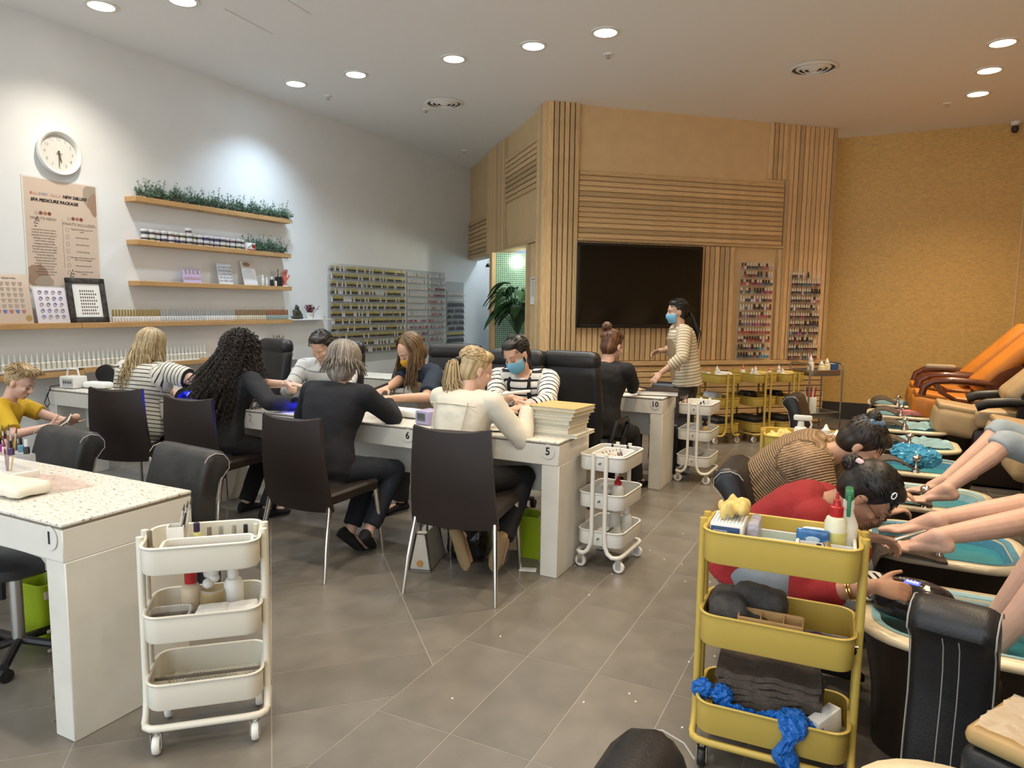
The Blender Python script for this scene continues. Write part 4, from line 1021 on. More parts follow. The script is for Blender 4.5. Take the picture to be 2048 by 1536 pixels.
for i in range(170):
    o = V(rg.gauss(0, 0.012), rg.gauss(0, 0.010), rg.gauss(0, 0.008)); e = V(rg.gauss(0.02, 0.032), rg.gauss(-0.01, 0.02), -0.30 + rg.uniform(-0.05, 0.06))
    ps.append([tie + o * 0.4, tie + P['hf'] * -0.045 + V(0, 0, -0.02) + o, tie + P['hf'] * -0.055 + V(0, 0, -0.10) + o * 1.6 + e * 0.1, tie + P['hf'] * -0.05 + o * 1.8 + e * 0.6, tie + P['hf'] * -0.045 + o * 1.5 + e])
locks(P, ps, H_blonde, 'ponytail', r0=0.0050, r1=0.0015, seed=9, seg=5)
part('hair_tie', MB().lathe([(0.018, -0.012), (0.026, 0), (0.018, 0.012)], tie + P['hf'] * -0.012, 14, 'Y'), M_black, P['o'])
g = MB()
for s in (-1, 1):
    g.tube([P['hp'](s * 0.034 + 0.026 * math.cos(a), 0.098, 0.0 + 0.020 * math.sin(a)) for a in [2 * PI * k / 16 for k in range(16)]], 0.0016, 5, closed=True); g.tube([P['hp'](s * 0.06, 0.095, 0.004), P['hp'](s * 0.08, 0.03, 0.008), P['hp'](s * 0.083, -0.02, 0.0)], 0.0016, 5)
part('glasses', g, M_steel, P['o'])
at, r_, f_ = P['at'], P['r'], P['f']
sm = MB()
for s in (-1, 1):
    c0, u0 = at(0.40); c1, u1 = at(0.06)
    sm.tube([c0 + r_ * (s * 0.115) - u0.cross(r_) * 0.134, c0.lerp(c1, 0.5) + r_ * (s * 0.105) - u0.cross(r_) * 0.141, c1 + r_ * (s * 0.09) - u1.cross(r_) * 0.152], 0.004, 5)
c0, u0 = at(0.385); sm.tube([c0 + r_ * x - u0.cross(r_) * (0.136 - abs(x) * 0.12) for x in (-0.16, -0.10, -0.04, 0.04, 0.10, 0.16)], 0.004, 5)
part('jacket_seam', sm, cloth('cream_thread', (0.54, 0.51, 0.42)), P['o'])

# --- grey-haired client
P = person('grey-haired woman in a dark navy coat, back turned, at the table by number 6', (-2.93, 3.27, 0.565), R(93), 16, 26, head_yaw=4, head_pitch=14, sk=SK_pale, sh_w=0.20, girth=1.12, face=False,
           arms={'R': dict(w=(-2.86, 3.83, 0.90), pole=(1, -0.35, -0.75), d=(-0.75, 0.6, 0.15), curl=0.5), 'L': dict(w=(-3.18, 3.72, 0.84), pole=(-1, -0.2, -0.8), d=(0.3, 0.9, 0), curl=0.4)},
           legs={'L': dict(a=(-2.86, 3.44, 0.12), pole=(0.3, 1, 0.5), fd=(0.35, 0.35, -0.45), up=(0.1, 0.6, 0.7)), 'R': dict(a=(-2.70, 3.42, 0.15), pole=(0.3, 1, 0.5), fd=(-0.25, 0.6, -0.4), up=(0, 0.6, 0.7))},
           top='coat', top_m=C_navy, sleeve=0.96, hem=-0.16, flare=0.02, pants_m=C_skirt, pants_to=0.96, shoe_m=C_black)
hair_cap(P, H_grey, 0.022, 0.035, 0.01, seed=6)
rg = random.Random(8); ps = []
for i in range(380):
    az = rg.uniform(0.5, 2 * PI - 0.5); L_ = rg.uniform(0.03, 0.10)
    ps.append(fall(P, az, L_, 1.22, 0.004, 0.1, rg.uniform(-0.015, 0.045), n=6, el0=rg.uniform(0.5, 1.45), rg=rg))
locks(P, ps, H_grey, r0=0.0048, r1=0.0015, seed=3, seg=5)
c, u = P['at'](P['TL'] - 0.02)
cl = MB(); cl.loft([P['ring'](0.47, 0.10, 0.082, 0.02), P['ring'](0.51, 0.072, 0.070, 0.02), P['ring'](0.535, 0.070, 0.066, 0.02)], caps=False); part('collar', cl, C_navy, P['o'], smooth=60)

# --- client with the curls
P = person('woman with a great mass of long dark curls in a dark jacket, back turned', (-4.10, 3.50, 0.565), R(86), 14, 26, head_yaw=0, head_pitch=15, sk=SK_pale, sh_w=0.195, girth=1.1, face=False, ears=False,
           arms={'R': dict(w=(-3.58, 3.80, 0.835), pole=(0.9, -0.5, -0.5), d=(0.2, 0.9, -0.1), curl=0.3), 'L': dict(w=(-3.74, 3.92, 0.945), pole=(-0.6, 0.4, -0.6), d=(0.9, 0.25, -0.03), n=(0, 0, -1), curl=0.12, sl=0.55)},
           legs=seat_legs(-3.97, 3.38, R(80), 0.13, 0.30), top='jacket', top_m=C_char, sleeve=0.98, hem=-0.12, flare=0.015, pants_m=C_black, shoe_m=C_black)
rg = random.Random(11)
hair_cap(P, H_curl, 0.030, 0.03, 0.02, seed=7)
cs = []
for i in range(680):
    az = rg.gauss(PI, 1.05); el0 = rg.uniform(0.2, 1.4); puff = rg.uniform(1.15, 1.62)
    base = fall(P, az, rg.uniform(0.22, 0.54), puff, 0, 0.1, rg.uniform(0.0, 0.10) + 0.05 * abs(math.sin(az)), n=10, el0=el0, rg=rg, drift=P['f'] * (-0.17 if abs(az - PI) < 1.3 else -0.03))
    # wind a curl round its guide line
    out = []; ph = rg.uniform(0, 6.3); rad = rg.uniform(0.006, 0.012); tt = 0.0
    for k in range(len(base) - 1):
        a, b = base[k], base[k + 1]; d = (b - a); ln = d.length; d = d.normalized() if ln > 1e-6 else V(0, 0, -1); u = d.orthogonal().normalized(); w_ = d.cross(u)
        m_ = max(2, int(ln / 0.009))
        for j in range(m_):
            q = a.lerp(b, j / m_); ang = ph + tt * 2 * PI / 0.042; tt += ln / m_
            out.append(q + V(math.cos(ang), math.sin(ang), 0.3 * math.sin(ang + 1)) * rad)
    cs.append(out)
locks(P, cs, H_curl, 'curls', seg=3, seed=5, rfun=lambda t: 0.0042 * (1 - 0.6 * t))
part('ring_band', MB().lathe([(0.036, -0.003), (0.038, 0), (0.036, 0.003)], P['J']['L'][2], 14, 'X', cap=False), M_chrome, P['o'])

# --- blonde client in stripes
P = person('woman with long wavy blonde hair in a cream and black striped top, back turned', (-5.04, 3.55, 0.565), R(97), 10, 20, head_yaw=-8, head_pitch=12, sk=SK_pale, sh_w=0.212, girth=1.28, face=False, ears=False,
           arms={'R': dict(w=(-4.50, 3.98, 0.965), pole=(0.9, -0.3, -0.35), d=(0.9, 0.4, 0.05), curl=0.3, sl=0.34), 'L': dict(w=(-4.99, 3.86, 0.815), pole=(-0.9, -0.2, -0.6), d=(0.95, 0.05, -0.02), curl=0.15, sl=0.45)},
           legs=seat_legs(-4.9, 3.50, R(90), 0.12, 0.36), top='striped_top', top_m=C_str1, sleeve=0.42, hem=-0.17, flare=0.03, pants_m=C_black, shoe_m=C_black, fold=0.016)
hair_cap(P, H_blonde, 0.020, 0.04, 0.015, seed=12)
rg = random.Random(21); ps = []
for i in range(460):
    az = rg.uniform(0.7, 2 * PI - 0.7); L_ = rg.uniform(0.26, 0.46) + 0.05 * max(0, math.sin(az) * -1)
    ps.append(fall(P, az, L_, 1.16, rg.uniform(0.010, 0.020), rg.uniform(0.13, 0.19), rg.uniform(0.0, 0.025), n=16, el0=rg.uniform(0.6, 1.5), drift=P['r'] * -0.03 + P['f'] * (-0.13 if abs(az - PI) < 1.4 else -0.05), rg=rg))
locks(P, ps, H_blonde, r0=0.0058, r1=0.0018, seed=6, flat=0.8, seg=5)

# --- technicians across the table
P = person('woman in a yellow face mask with long brown hair and tan vest', (-3.02, 4.74, 0.60), R(243), 12, 30, head_yaw=4, head_pitch=34, sk=SK_warm, sh_w=0.188,
           arms={'L': dict(w=(-2.98, 4.08, 0.885), pole=(0.9, -0.1, -0.7), d=(-0.65, -0.5, 0.08), curl=0.4, sl=0.42), 'R': dict(w=(-3.13, 4.18, 0.93), pole=(-0.7, 0.2, -0.8), d=(0.05, -0.9, -0.05), curl=0.6, sl=0.42)},
           legs=seat_legs(-3.04, 4.68, R(250), 0.12, 0.40), top='navy_sweater', top_m=cloth('navy_sweater', (0.018, 0.028, 0.050)), sleeve=0.5, pants_m=C_black, shoe_m=C_black)
eyes(P, True); mask(P, M_myel, 'yellow face mask')
g = MB(); g.loft([P['ring'](t, (a * 0.95 if t > 0.3 else a), b, 0.022) for t, a, b in P['prof'] if 0 < t < 0.43] + [P['ring'](0.46, 0.10, 0.088, 0.02)])
blob('vest', g, C_tanv, P['o'], 0.010, 3, 0.5, 0.01)
hair_cap(P, H_brown, 0.014, 0.03, 0.0, seed=13, back=0.012)
rg = random.Random(31); ps = []
for i in range(360):
    s = rg.choice((-1, 1, 1)); az = s * rg.uniform(0.85, PI); L_ = rg.uniform(0.22, 0.34)
    ps.append(fall(P, az, L_, 1.12, 0.004, 0.2, rg.uniform(-0.01, 0.03), n=10, el0=rg.uniform(0.9, 1.5), drift=P['f'] * (0.05 if abs(az) < 2 else 0.0), rg=rg))
locks(P, ps, H_brown, r0=0.0056, r1=0.0018, seed=7, flat=0.8, seg=5)

P = person('woman in a pale blue face mask, striped sweater and black apron facing the camera', (-2.20, 4.66, 0.60), R(277), 12, 26, head_yaw=-16, head_pitch=26, head_roll=6, sk=SK_warm, sh_w=0.19, girth=1.05,
           arms={'L': dict(w=(-1.93, 4.06, 0.90), pole=(0.9, 0.2, -0.8), d=(-0.35, -0.8, 0.1), curl=0.55), 'R': dict(w=(-2.08, 4.12, 0.95), pole=(-0.9, 0.2, -0.8), d=(0.75, -0.5, 0.05), curl=0.5)},
           legs=seat_legs(-2.20, 4.64, R(270), 0.11, 0.36), top='striped_sweater', top_m=C_str2, sleeve=0.93, pants_m=C_black, shoe_m=C_black, top_inf=0.022, fold=0.016)
eyes(P, True); mask(P, M_mblue, 'pale blue pleated face mask')
hair_cap(P, H_black, 0.010, 0.01, 0.014, seed=14, back=0.004)
rg = random.Random(41); ps = []
for i in range(40):
    a = P['hp'](rg.gauss(0.03, 0.01), -0.10, -0.04); ps.append([a, a + P['hf'] * -0.04 + V(0, 0, -0.05), a + P['r'] * -0.05 + P['hf'] * -0.03 + V(0, 0, -0.13), a + P['r'] * (-0.06 + rg.gauss(0, 0.012)) + P['hf'] * 0.0 + V(0, 0, -0.22)])
locks(P, ps, H_black, 'ponytail', r0=0.010, r1=0.003, seed=8)
comb(P, P['hp'](0.02, -0.105, -0.03), 200, H_black, 141)
g = MB(); fa = []
for t, w_ in ((0.02, 0.15), (0.12, 0.14), (0.22, 0.115), (0.28, 0.10)):
    c, u = P['at'](t); fw = u.cross(P['r']).normalized(); d_ = 0.118 + 0.022
    a_ = [c + P['r'] * x + fw * (d_ + 0.006 - 0.28 * x * x) for x in [w_ * (-1 + 2 * k / 8) for k in range(9)]]; fa.append(a_ + [p - fw * 0.012 for p in a_[::-1]])
part('apron', MB().loft(fa), C_black, P['o'], smooth=60)
for s in (-1, 1):
    g = MB(); pts = []
    for t, x, d_ in ((0.27, 0.095, 0.132), (0.36, 0.085, 0.140), (0.44, 0.075, 0.118), (0.49, 0.068, 0.07), (0.505, 0.066, 0.0), (0.47, 0.06, -0.10)):
        c, u = P['at'](t); fw = u.cross(P['r']).normalized(); pts.append(c + P['r'] * (s * x) + fw * (d_ + 0.008))
    part('apron_strap', MB().tube(pts, 0.018, 8, flat=0.35), C_black, P['o'])

P = person('dark-haired woman in a pale grey shirt mostly hidden behind the grey-haired client', (-4.02, 4.66, 0.60), R(288), 14, 28, head_yaw=0, head_pitch=30, sk=SK_warm, girth=1.1, sh_w=0.195,
           arms={'L': dict(w=(-3.48, 4.12, 0.90), pole=(0.9, 0.2, -0.6), d=(-0.1, -0.9, 0.0), curl=0.4), 'R': dict(w=(-3.95, 4.10, 0.92), pole=(-0.9, 0.2, -0.8), d=(0.5, -0.6, 0.0), curl=0.5)},
           legs=seat_legs(-4.02, 4.62, R(270), 0.11, 0.36), top='shirt', top_m=C_str4, sleeve=0.9, pants_m=C_black, shoe_m=C_black)
hair_cap(P, H_dark, 0.010, 0.02, 0.01, seed=15); comb(P, P['hp'](0, -0.11, -0.04), 180, H_dark, 151)

# --- client with the bun, beyond the big office chair
P = person('woman with an auburn top bun in a black sweater at table 10, seen from behind', (-1.93, 5.36, 0.60), R(74), 8, 22, head_yaw=-6, head_pitch=16, sk=SK_pale, sh_w=0.195, girth=1.15,
           arms={'R': dict(w=(-1.80, 5.90, 0.835), pole=(0.9, -0.1, -0.6), d=(0.55, 0.75, 0.02), curl=0.2, thumb=-0.6), 'L': dict(w=(-2.05, 5.95, 0.85), pole=(-0.9, -0.1, -0.6), d=(0.2, 0.9, 0), curl=0.2)},
           legs=seat_legs(-1.90, 5.42, R(80), 0.12, 0.40), top='black_sweater', top_m=C_black, sleeve=0.94, pants_m=C_black, shoe_m=C_black)
hair_cap(P, H_red, 0.008, 0.0, 0.012, seed=16)
rg = random.Random(51); bun = P['hp'](-0.035, -0.075, 0.145); ps = []
for i in range(70):
    ax = V(rg.gauss(0, 1), rg.gauss(0, 1), rg.gauss(0, 1)).normalized(); u = ax.orthogonal().normalized(); w_ = ax.cross(u); rr = rg.uniform(0.022, 0.040); a0 = rg.uniform(0, 6)
    ps.append([bun + (u * math.cos(a0 + k * 0.5) + w_ * math.sin(a0 + k * 0.5)) * rr for k in range(9)])
locks(P, ps, H_red, 'bun', r0=0.006, r1=0.004, seed=9); comb(P, P['hp'](-0.02, -0.055, 0.125), 240, H_red, 161)

# --- standing woman
P = person('standing woman in blue mask, striped sweater and tan apron leaning on the catalogue', (-1.60, 7.00, 0.885), R(207), 6, 14, head_yaw=4, head_pitch=4, sc=0.96, sk=SK_warm, sh_w=0.185, girth=1.05,
           arms={'L': dict(w=(-1.745, 6.62, 0.935), pole=(0.4, -0.4, -0.5), d=(-0.5, -0.25, -0.62), n=(0.2, 0.8, -0.5), curl=0.15, spread=0.2, sl=0.80), 'R': dict(w=(-1.90, 7.12, 1.11), pole=(0.2, 0.9, -0.6), d=(-0.75, -0.45, -0.35), n=(0.3, -0.4, -0.8), curl=0.6, sl=0.85)},
           legs={'L': dict(a=(-1.57, 6.93, 0.08), pole=(-0.8, -0.4, 0)), 'R': dict(a=(-1.66, 7.10, 0.08), pole=(-0.8, -0.4, 0))}, top='striped_sweater', top_m=C_str3, sleeve=0.85, hem=-0.10, pants_m=cloth('dark_trousers', (0.035, 0.028, 0.024)), shoe_m=C_black, top_inf=0.022)
eyes(P); mask(P, M_mblue, 'blue pleated face mask')
g = MB(); fa = []
for t, w_ in ((-0.02, 0.15), (0.10, 0.145), (0.22, 0.135), (0.36, 0.12), (0.41, 0.10)):
    c, u = P['at'](t * 0.96); fw = u.cross(P['r']).normalized(); d_ = 0.118 + 0.026
    a_ = [c + P['r'] * x + fw * (d_ + 0.004 - 2.6 * x * x) for x in [w_ * (-1 + 2 * k / 8) for k in range(9)]]; fa.append(a_ + [p - fw * 0.012 for p in a_[::-1]])
part('apron', MB().loft(fa), C_tanv2, P['o'], smooth=60)
hair_cap(P, H_black, 0.008, 0.0, 0.008, seed=17, back=0.004); comb(P, P['hp'](0, -0.112, 0.01), 200, H_black, 171)
rg = random.Random(61); ps = []
for i in range(60):
    a = P['hp'](rg.gauss(0, 0.02), -0.115, 0.0); b = a + P['f'] * (-0.09 + rg.gauss(0, 0.012)) + P['r'] * rg.gauss(0, 0.02)
    ps.append([a, a + P['f'] * -0.04 + V(0, 0, -0.06), b + V(0, 0, -0.20), b + V(0, 0, -0.36) + P['f'] * 0.02])
locks(P, ps, H_black, 'ponytail', r0=0.011, r1=0.003, seed=10)

# --- the boy
P = person('boy with sandy hair in a yellow and navy jersey holding a phone', (-5.14, 2.58, 0.50), R(46), 10, 24, head_yaw=-14, head_pitch=26, sc=0.80, hd=1.12, sk=SK_pale, sh_w=0.18,
           arms={'R': dict(w=(-4.74, 2.72, 0.725), pole=(0.3, -0.8, -0.6), d=(0.4, 0.75, 0.15), n=(-0.6, 0.3, 0.3), curl=0.5, sl=0.42), 'L': dict(w=(-4.80, 2.90, 0.72), pole=(-0.6, 0.6, -0.7), d=(0.75, -0.2, 0.25), n=(0.1, 0.2, 0.9), curl=0.6, sl=0.42)},
           legs={'R': dict(a=(-4.33, 2.98, 0.09), pole=(0.6, 0.6, 0.9), fd=(0.7, 0.7, 0)), 'L': dict(a=(-4.52, 3.10, 0.09), pole=(0.6, 0.6, 0.9), fd=(0.7, 0.7, 0))}, top='jersey', top_m=C_boy, sleeve=0.45, hem=-0.10, pants_m=C_royal, pants_to=0.80, shoe_m=C_black)
eyes(P, True, (0.25, 0.16, 0.08))
def top_knot(g):
    g.ball(P['hp'](0.01, 0.02, 0.118), (0.075 * P['hs'], 0.082 * P['hs'], 0.030 * P['hs']), 16, 10, P['HM'])
hair_cap(P, H_sand, 0.005, -0.03, 0.012, extra=top_knot, seed=18)
rg = random.Random(71); ps = []
for i in range(240):
    a = P['hp'](rg.uniform(-0.06, 0.06), rg.uniform(-0.09, 0.06), 0.118 + rg.uniform(-0.01, 0.012)); ps.append([a, a + P['hf'] * 0.025 + P['hu'] * 0.014 + P['hr'] * rg.uniform(-0.01, 0.03), a + P['hf'] * 0.06 + P['hr'] * rg.uniform(-0.01, 0.05) + P['hu'] * rg.uniform(-0.02, 0.012)])
locks(P, ps, H_sand, r0=0.0048, r1=0.0015, seed=12, seg=5); comb(P, P['hp'](0, 0.0, 0.125), 150, H_sand, 181, az0=0.9, r0=0.004, lift=0.002, el=(0.1, 1.2))
g = MB(); c, u = P['at'](0.30 * 0.8)
for s in (-1, 1):
    g.tube([P['at'](t * 0.8)[0] + P['r'] * (s * 0.165 * 0.86) for t in (0.02, 0.15, 0.3)], 0.035, 10, flat=0.5)
part('side_panel', g, C_polo, P['o'], smooth=60)

# --- pedicurists
P = person('woman in a ribbed beige sweater bending over a tub, blue scrunchie in her hair', (-0.50, 3.80, 0.52), R(-6), 22, 76, head_yaw=0, head_pitch=48, sk=SK_tan, sh_w=0.20, girth=1.18, head_off=(0.0, 0.0, 0.0),
           arms={'R': dict(w=(0.10, 3.62, 0.62), pole=(-0.3, -0.5, -0.9), curl=0.5), 'L': dict(w=(0.12, 4.02, 0.62), pole=(-0.3, 0.5, -0.9), curl=0.5)},
           legs={'R': dict(a=(-0.08, 3.62, 0.085), pole=(1, -0.2, 0.8), fd=(1, -0.1, 0)), 'L': dict(a=(-0.08, 4.05, 0.085), pole=(1, 0.2, 0.8), fd=(1, 0.1, 0))}, top='ribbed_sweater', top_m=C_beige, sleeve=0.95, hem=-0.10, pants_m=C_black, shoe_m=C_black, top_inf=0.028, fold=0.012)
hair_cap(P, H_dark, 0.012, 0.0, 0.012, seed=19)
bun = P['hp'](0.0, -0.075, 0.13); ps = []; rg = random.Random(81)
for i in range(30):
    ax = V(rg.gauss(0, 1), rg.gauss(0, 1), rg.gauss(0, 1)).normalized(); u = ax.orthogonal().normalized(); w_ = ax.cross(u); a0 = rg.uniform(0, 6)
    ps.append([bun + (u * math.cos(a0 + k * 0.5) + w_ * math.sin(a0 + k * 0.5)) * 0.028 for k in range(9)])
locks(P, ps, H_dark, 'bun', r0=0.007, r1=0.004, seed=13); comb(P, P['hp'](0, -0.060, 0.11), 260, H_dark, 191)
sc_ = P['hp'](0.0, -0.062, 0.108); g = MB(); u = P['hr']; w_ = P['hf'] * 0.8 + P['hu'] * 0.5; w_.normalize()
g.tube([sc_ + (u * math.cos(a) + w_ * math.sin(a)) * (0.038 + 0.010 * math.sin(9 * a)) + (P['hu']) * 0.008 * math.cos(7 * a) for a in [2 * PI * k / 60 for k in range(60)]], 0.015, 8, closed=True)
part('scrunchie', g, mat('scrunchie_cloth', (0.10, 0.16, 0.24), 0.8, noise=0.9, nscale=60), P['o'], label='patterned blue scrunchie')

P = person('woman in a red sweater and glasses bent over a client foot beside the yellow trolley', (-0.42, 3.08, 0.48), R(-4), 26, 70, torso_k=0.87, head_yaw=-8, head_pitch=54, sk=SK_brown, sh_w=0.19, girth=1.05,
           arms={'R': dict(w=(0.06, 2.68, 0.60), pole=(-0.4, -0.3, -0.9), d=(0.9, 0.1, -0.05), n=(0.1, 0.6, -0.5), curl=0.55, sl=0.78), 'L': dict(w=(0.03, 3.03, 0.672), pole=(-0.2, 0.8, -0.8), d=(0.85, 0.12, -0.12), n=(0, -0.5, -0.8), curl=0.6, sl=0.8)},
           legs={'R': dict(a=(-0.22, 2.78, 0.10), pole=(1, -0.25, 0.9), fd=(0.9, -0.3, 0)), 'L': dict(a=(-0.12, 3.15, 0.10), pole=(1, 0.1, 0.9), fd=(1, 0, 0))}, top='red_sweater', top_m=C_red, sleeve=0.78, pants_m=C_denim, shoe_m=C_black, top_inf=0.016, fold=0.010)
hair_cap(P, H_black, 0.013, 0.0, 0.006, seed=20, back=0.004)
bun = P['hp'](-0.02, -0.135, 0.015); ps = []; rg = random.Random(91)
for i in range(46):
    ax = V(rg.gauss(0, 1), rg.gauss(0, 1), rg.gauss(0, 1)).normalized(); u = ax.orthogonal().normalized(); w_ = ax.cross(u); a0 = rg.uniform(0, 6)
    ps.append([bun + (u * math.cos(a0 + k * 0.5) + w_ * math.sin(a0 + k * 0.5)) * rg.uniform(0.022, 0.036) for k in range(9)])
locks(P, ps, H_black, 'bun', r0=0.008, r1=0.005, seed=14); comb(P, P['hp'](-0.015, -0.115, 0.02), 280, H_black, 201)
eyes(P, True)
cp = P['hp'](0.02, -0.115, 0.062); Mr = basisM(P['hr'], P['hf'], P['hu']).to_4x4()
g = MB(); g.rbox((0, 0, 0), (0.030, 0.062, 0.016), 0.005); g.v = [tuple(Mr @ Matrix.Rotation(0.5, 4, 'X') @ V(*v) + cp) for v in g.v]
part('hair_clip', g, mat('pink_plastic', (0.72, 0.50, 0.54), 0.35), P['o'], label='pale pink plastic hair clip')
g = MB()
for k in range(14): a = k * 0.55; g.ball(scalp(P, 0.95 + 0.10 * math.cos(a), 0.62 + 0.12 * math.sin(a), 1.17), 0.0042, 6, 4)
part('hair_clip', g, M_chrome, P['o'], label='glittering flower hair clip')
g = MB()
for s in (-1, 1):
    g.tube([P['hp'](s * 0.034 + 0.028 * math.cos(a), 0.104, -0.002 + 0.021 * math.sin(a)) for a in [2 * PI * k / 16 for k in range(16)]], 0.0022, 5, closed=True); g.tube([P['hp'](s * 0.06, 0.100, 0.004), P['hp'](s * 0.08, 0.03, 0.008), P['hp'](s * 0.083, -0.02, 0.0)], 0.002, 5)
part('glasses', g, mat('glasses_brown', (0.08, 0.04, 0.02), 0.3), P['o'])
S, E_, W = P['J']['R']; dn = (W - E_).normalized(); u = dn.orthogonal().normalized(); w_ = dn.cross(u)
for k, (q, m_) in enumerate(((0.90, M_chrome), (0.72, mat('gold', (0.75, 0.52, 0.18), 0.25, 1.0)), (0.68, MATS['gold']))):
    c = E_.lerp(W, q); part('wrist_watch' if k == 0 else 'bracelet', MB().tube([c + (u * math.cos(a) + w_ * math.sin(a)) * 0.036 for a in [2 * PI * j / 20 for j in range(20)]], 0.006 if k == 0 else 0.0035, 6, closed=True), m_, P['o'])

# --- clients in the massage chairs
C1 = person('client in rolled-up pale jeans with bare feet on the tub edge', (1.06, 4.84, 0.74), PI, -28, -22, head_pitch=8, sk=SK_pale, girth=1.1, arms={'L': dict(w=(0.95, 4.50, 0.82)), 'R': dict(w=(0.95, 5.1, 0.82))},
            legs={'L': dict(a=(0.41, 4.38, 0.60), pole=(-0.3, 0, 1), fd=(-1, 0.10, -0.20), up=(-0.25, 0, 1)), 'R': dict(a=(0.43, 4.62, 0.60), pole=(-0.3, 0, 1), fd=(-1, 0.05, -0.15), up=(-0.25, 0, 1))}, top='shirt', top_m=C_char, pants_m=C_jean, pants_to=0.56, bare=True, voxel=0.0042, body_dec=0.3, fold=0.018)
hair_cap(C1, H_brown, 0.012, seed=22)
C2 = person('client with bare pale legs stretched over the tub while her toes are filed', (1.00, 3.80, 0.70), PI, -28, -22, head_pitch=8, sk=SK_pale, girth=1.12, arms={'L': dict(w=(0.95, 3.55, 0.82)), 'R': dict(w=(0.95, 4.1, 0.82))},
            legs={'L': dict(a=(0.27, 3.24, 0.645), pole=(-0.3, 0, 1), fd=(-1, 0.18, -0.12), up=(-0.15, 0, 1)), 'R': dict(a=(0.26, 3.42, 0.665), pole=(-0.3, 0, 1), fd=(-1, 0.12, -0.08), up=(-0.15, 0, 1))}, top='shirt', top_m=C_black, pants_m=C_black, pants_to=0.2, bare=True, voxel=0.0042, body_dec=0.3)
hair_cap(C2, H_dark, 0.012, seed=23)
C3 = person('client in black shorts with legs in the nearest tub, cut off at right', (1.02, 2.84, 0.70), PI, -28, -22, head_pitch=8, sk=SK_pale, girth=1.12, arms={'L': dict(w=(0.85, 2.5, 0.82)), 'R': dict(w=(0.85, 3.1, 0.82))},
            legs={'L': dict(a=(0.43, 2.80, 0.40), pole=(-1, 0, 0.6), fd=(-1, 0, -0.05)), 'R': dict(a=(0.45, 3.0, 0.40), pole=(-1, 0, 0.6), fd=(-1, 0, -0.05))}, top='shirt', top_m=C_black, pants_m=C_black, pants_to=0.50, bare=True, voxel=0.0042, body_dec=0.3)
hair_cap(C3, H_dark, 0.012, seed=24)
finish_blobs()
# ------------------------------------------------------------------ wall things: left wall
WX = XL
T_E = (R(90), 0, R(90))          # lettering that faces into the room from the left wall
def flat_col(n, c, r=0.6): return mat(n, c, r)
# clock
t = thing('wall_clock', 'round white wall clock with a white dial above the beige poster', 'clock', (WX, 3.875, 2.805))
part('case', MB().lathe([(0.10, 0.0), (0.180, 0.004), (0.188, 0.02), (0.188, 0.045), (0.180, 0.052), (0.168, 0.048), (0.155, 0.030), (0.150, 0.018), (0.0, 0.018)], axis='X', seg=48), mat('clock_white', (0.80, 0.79, 0.75), 0.35), t)
part('dial', MB().lathe([(0.0, 0.0195), (0.149, 0.0195)], axis='X', seg=40), flat_col('clock_dial', (0.72, 0.71, 0.67)), t)
M_num = flat_col('clock_numeral', (0.45, 0.44, 0.41))
for h in range(12):
    a = R(90 - 30 * h); text('numeral', str(h or 12), 0.038, M_num, t, (0.021, math.cos(a) * 0.118, math.sin(a) * 0.118), T_E)
def hand_(n, ang, L_, w_):
    a = R(90 - ang); c, s = math.cos(a), math.sin(a); m = MB(); m.prism([(-s * w_ - c * 0.02, c * w_ - s * 0.02), (s * w_ - c * 0.02, -c * w_ - s * 0.02), (c * L_ + s * w_ * 0.5, s * L_ - c * w_ * 0.5), (c * L_ - s * w_ * 0.5, s * L_ + c * w_ * 0.5)], 0.024, 0.027, 'X'); part(n, m, M_ink2, t)
hand_('hour_hand', 165, 0.075, 0.006); hand_('minute_hand', 181, 0.11, 0.005); hand_('second_hand', 95, 0.03, 0.002)
part('hub', MB().lathe([(0.008, 0.022), (0.008, 0.031), (0, 0.031)], axis='X', seg=12), M_ink2, t)
# poster
M_pb = flat_col('poster_beige', (0.66, 0.53, 0.43)); M_pt = flat_col('poster_taupe', (0.40, 0.33, 0.26)); M_pt2 = flat_col('poster_mocha', (0.36, 0.24, 0.17)); M_pink = flat_col('poster_pink', (0.62, 0.30, 0.22)); M_tx = flat_col('poster_text', (0.22, 0.17, 0.14))
t = thing('wall_poster', 'beige spa package poster hanging under the wall clock', 'poster', (WX + 0.004, 3.885, 2.115))
part('sheet', MB().box((0, 0, 0), (0.003, 0.65, 0.93)), flat_col('poster_border', (0.78, 0.75, 0.70)), t)
part('print', MB().box((0.002, 0.0, 0), (0.001, 0.625, 0.905)), M_pb, t)
def blobpoly(cy, cz, ry, rz, seed):
    rg = random.Random(seed); n = 16; return [(cy + math.cos(2 * PI * k / n) * ry * rg.uniform(0.85, 1.15), cz + math.sin(2 * PI * k / n) * rz * rg.uniform(0.85, 1.15)) for k in range(n)]
def clampp(pl): return [(max(-0.31, min(0.31, y)), max(-0.45, min(0.45, z))) for y, z in pl]
part('print_shape', MB().prism(clampp(blobpoly(0.27, 0.36, 0.085, 0.12, 1)), 0.0026, 0.0031, 'X'), M_pt, t); part('print_shape', MB().prism(clampp(blobpoly(0.29, 0.29, 0.055, 0.10, 2)), 0.0032, 0.0036, 'X'), M_pt2, t)
part('print_shape', MB().prism(clampp(blobpoly(-0.24, -0.37, 0.10, 0.10, 3)), 0.0026, 0.0031, 'X'), M_pt2, t); part('print_shape', MB().prism(clampp(blobpoly(-0.18, -0.42, 0.08, 0.06, 4)), 0.0032, 0.0036, 'X'), M_pt, t)
def pt(body, size, y, z, m=M_tx, al='CENTER', b=0.0, sh=0.0, sp=1.0): return text('lettering', body, size, m, t, (0.004, y, z), T_E, al, 0.0004, sp, b, sh)
x = -0.265
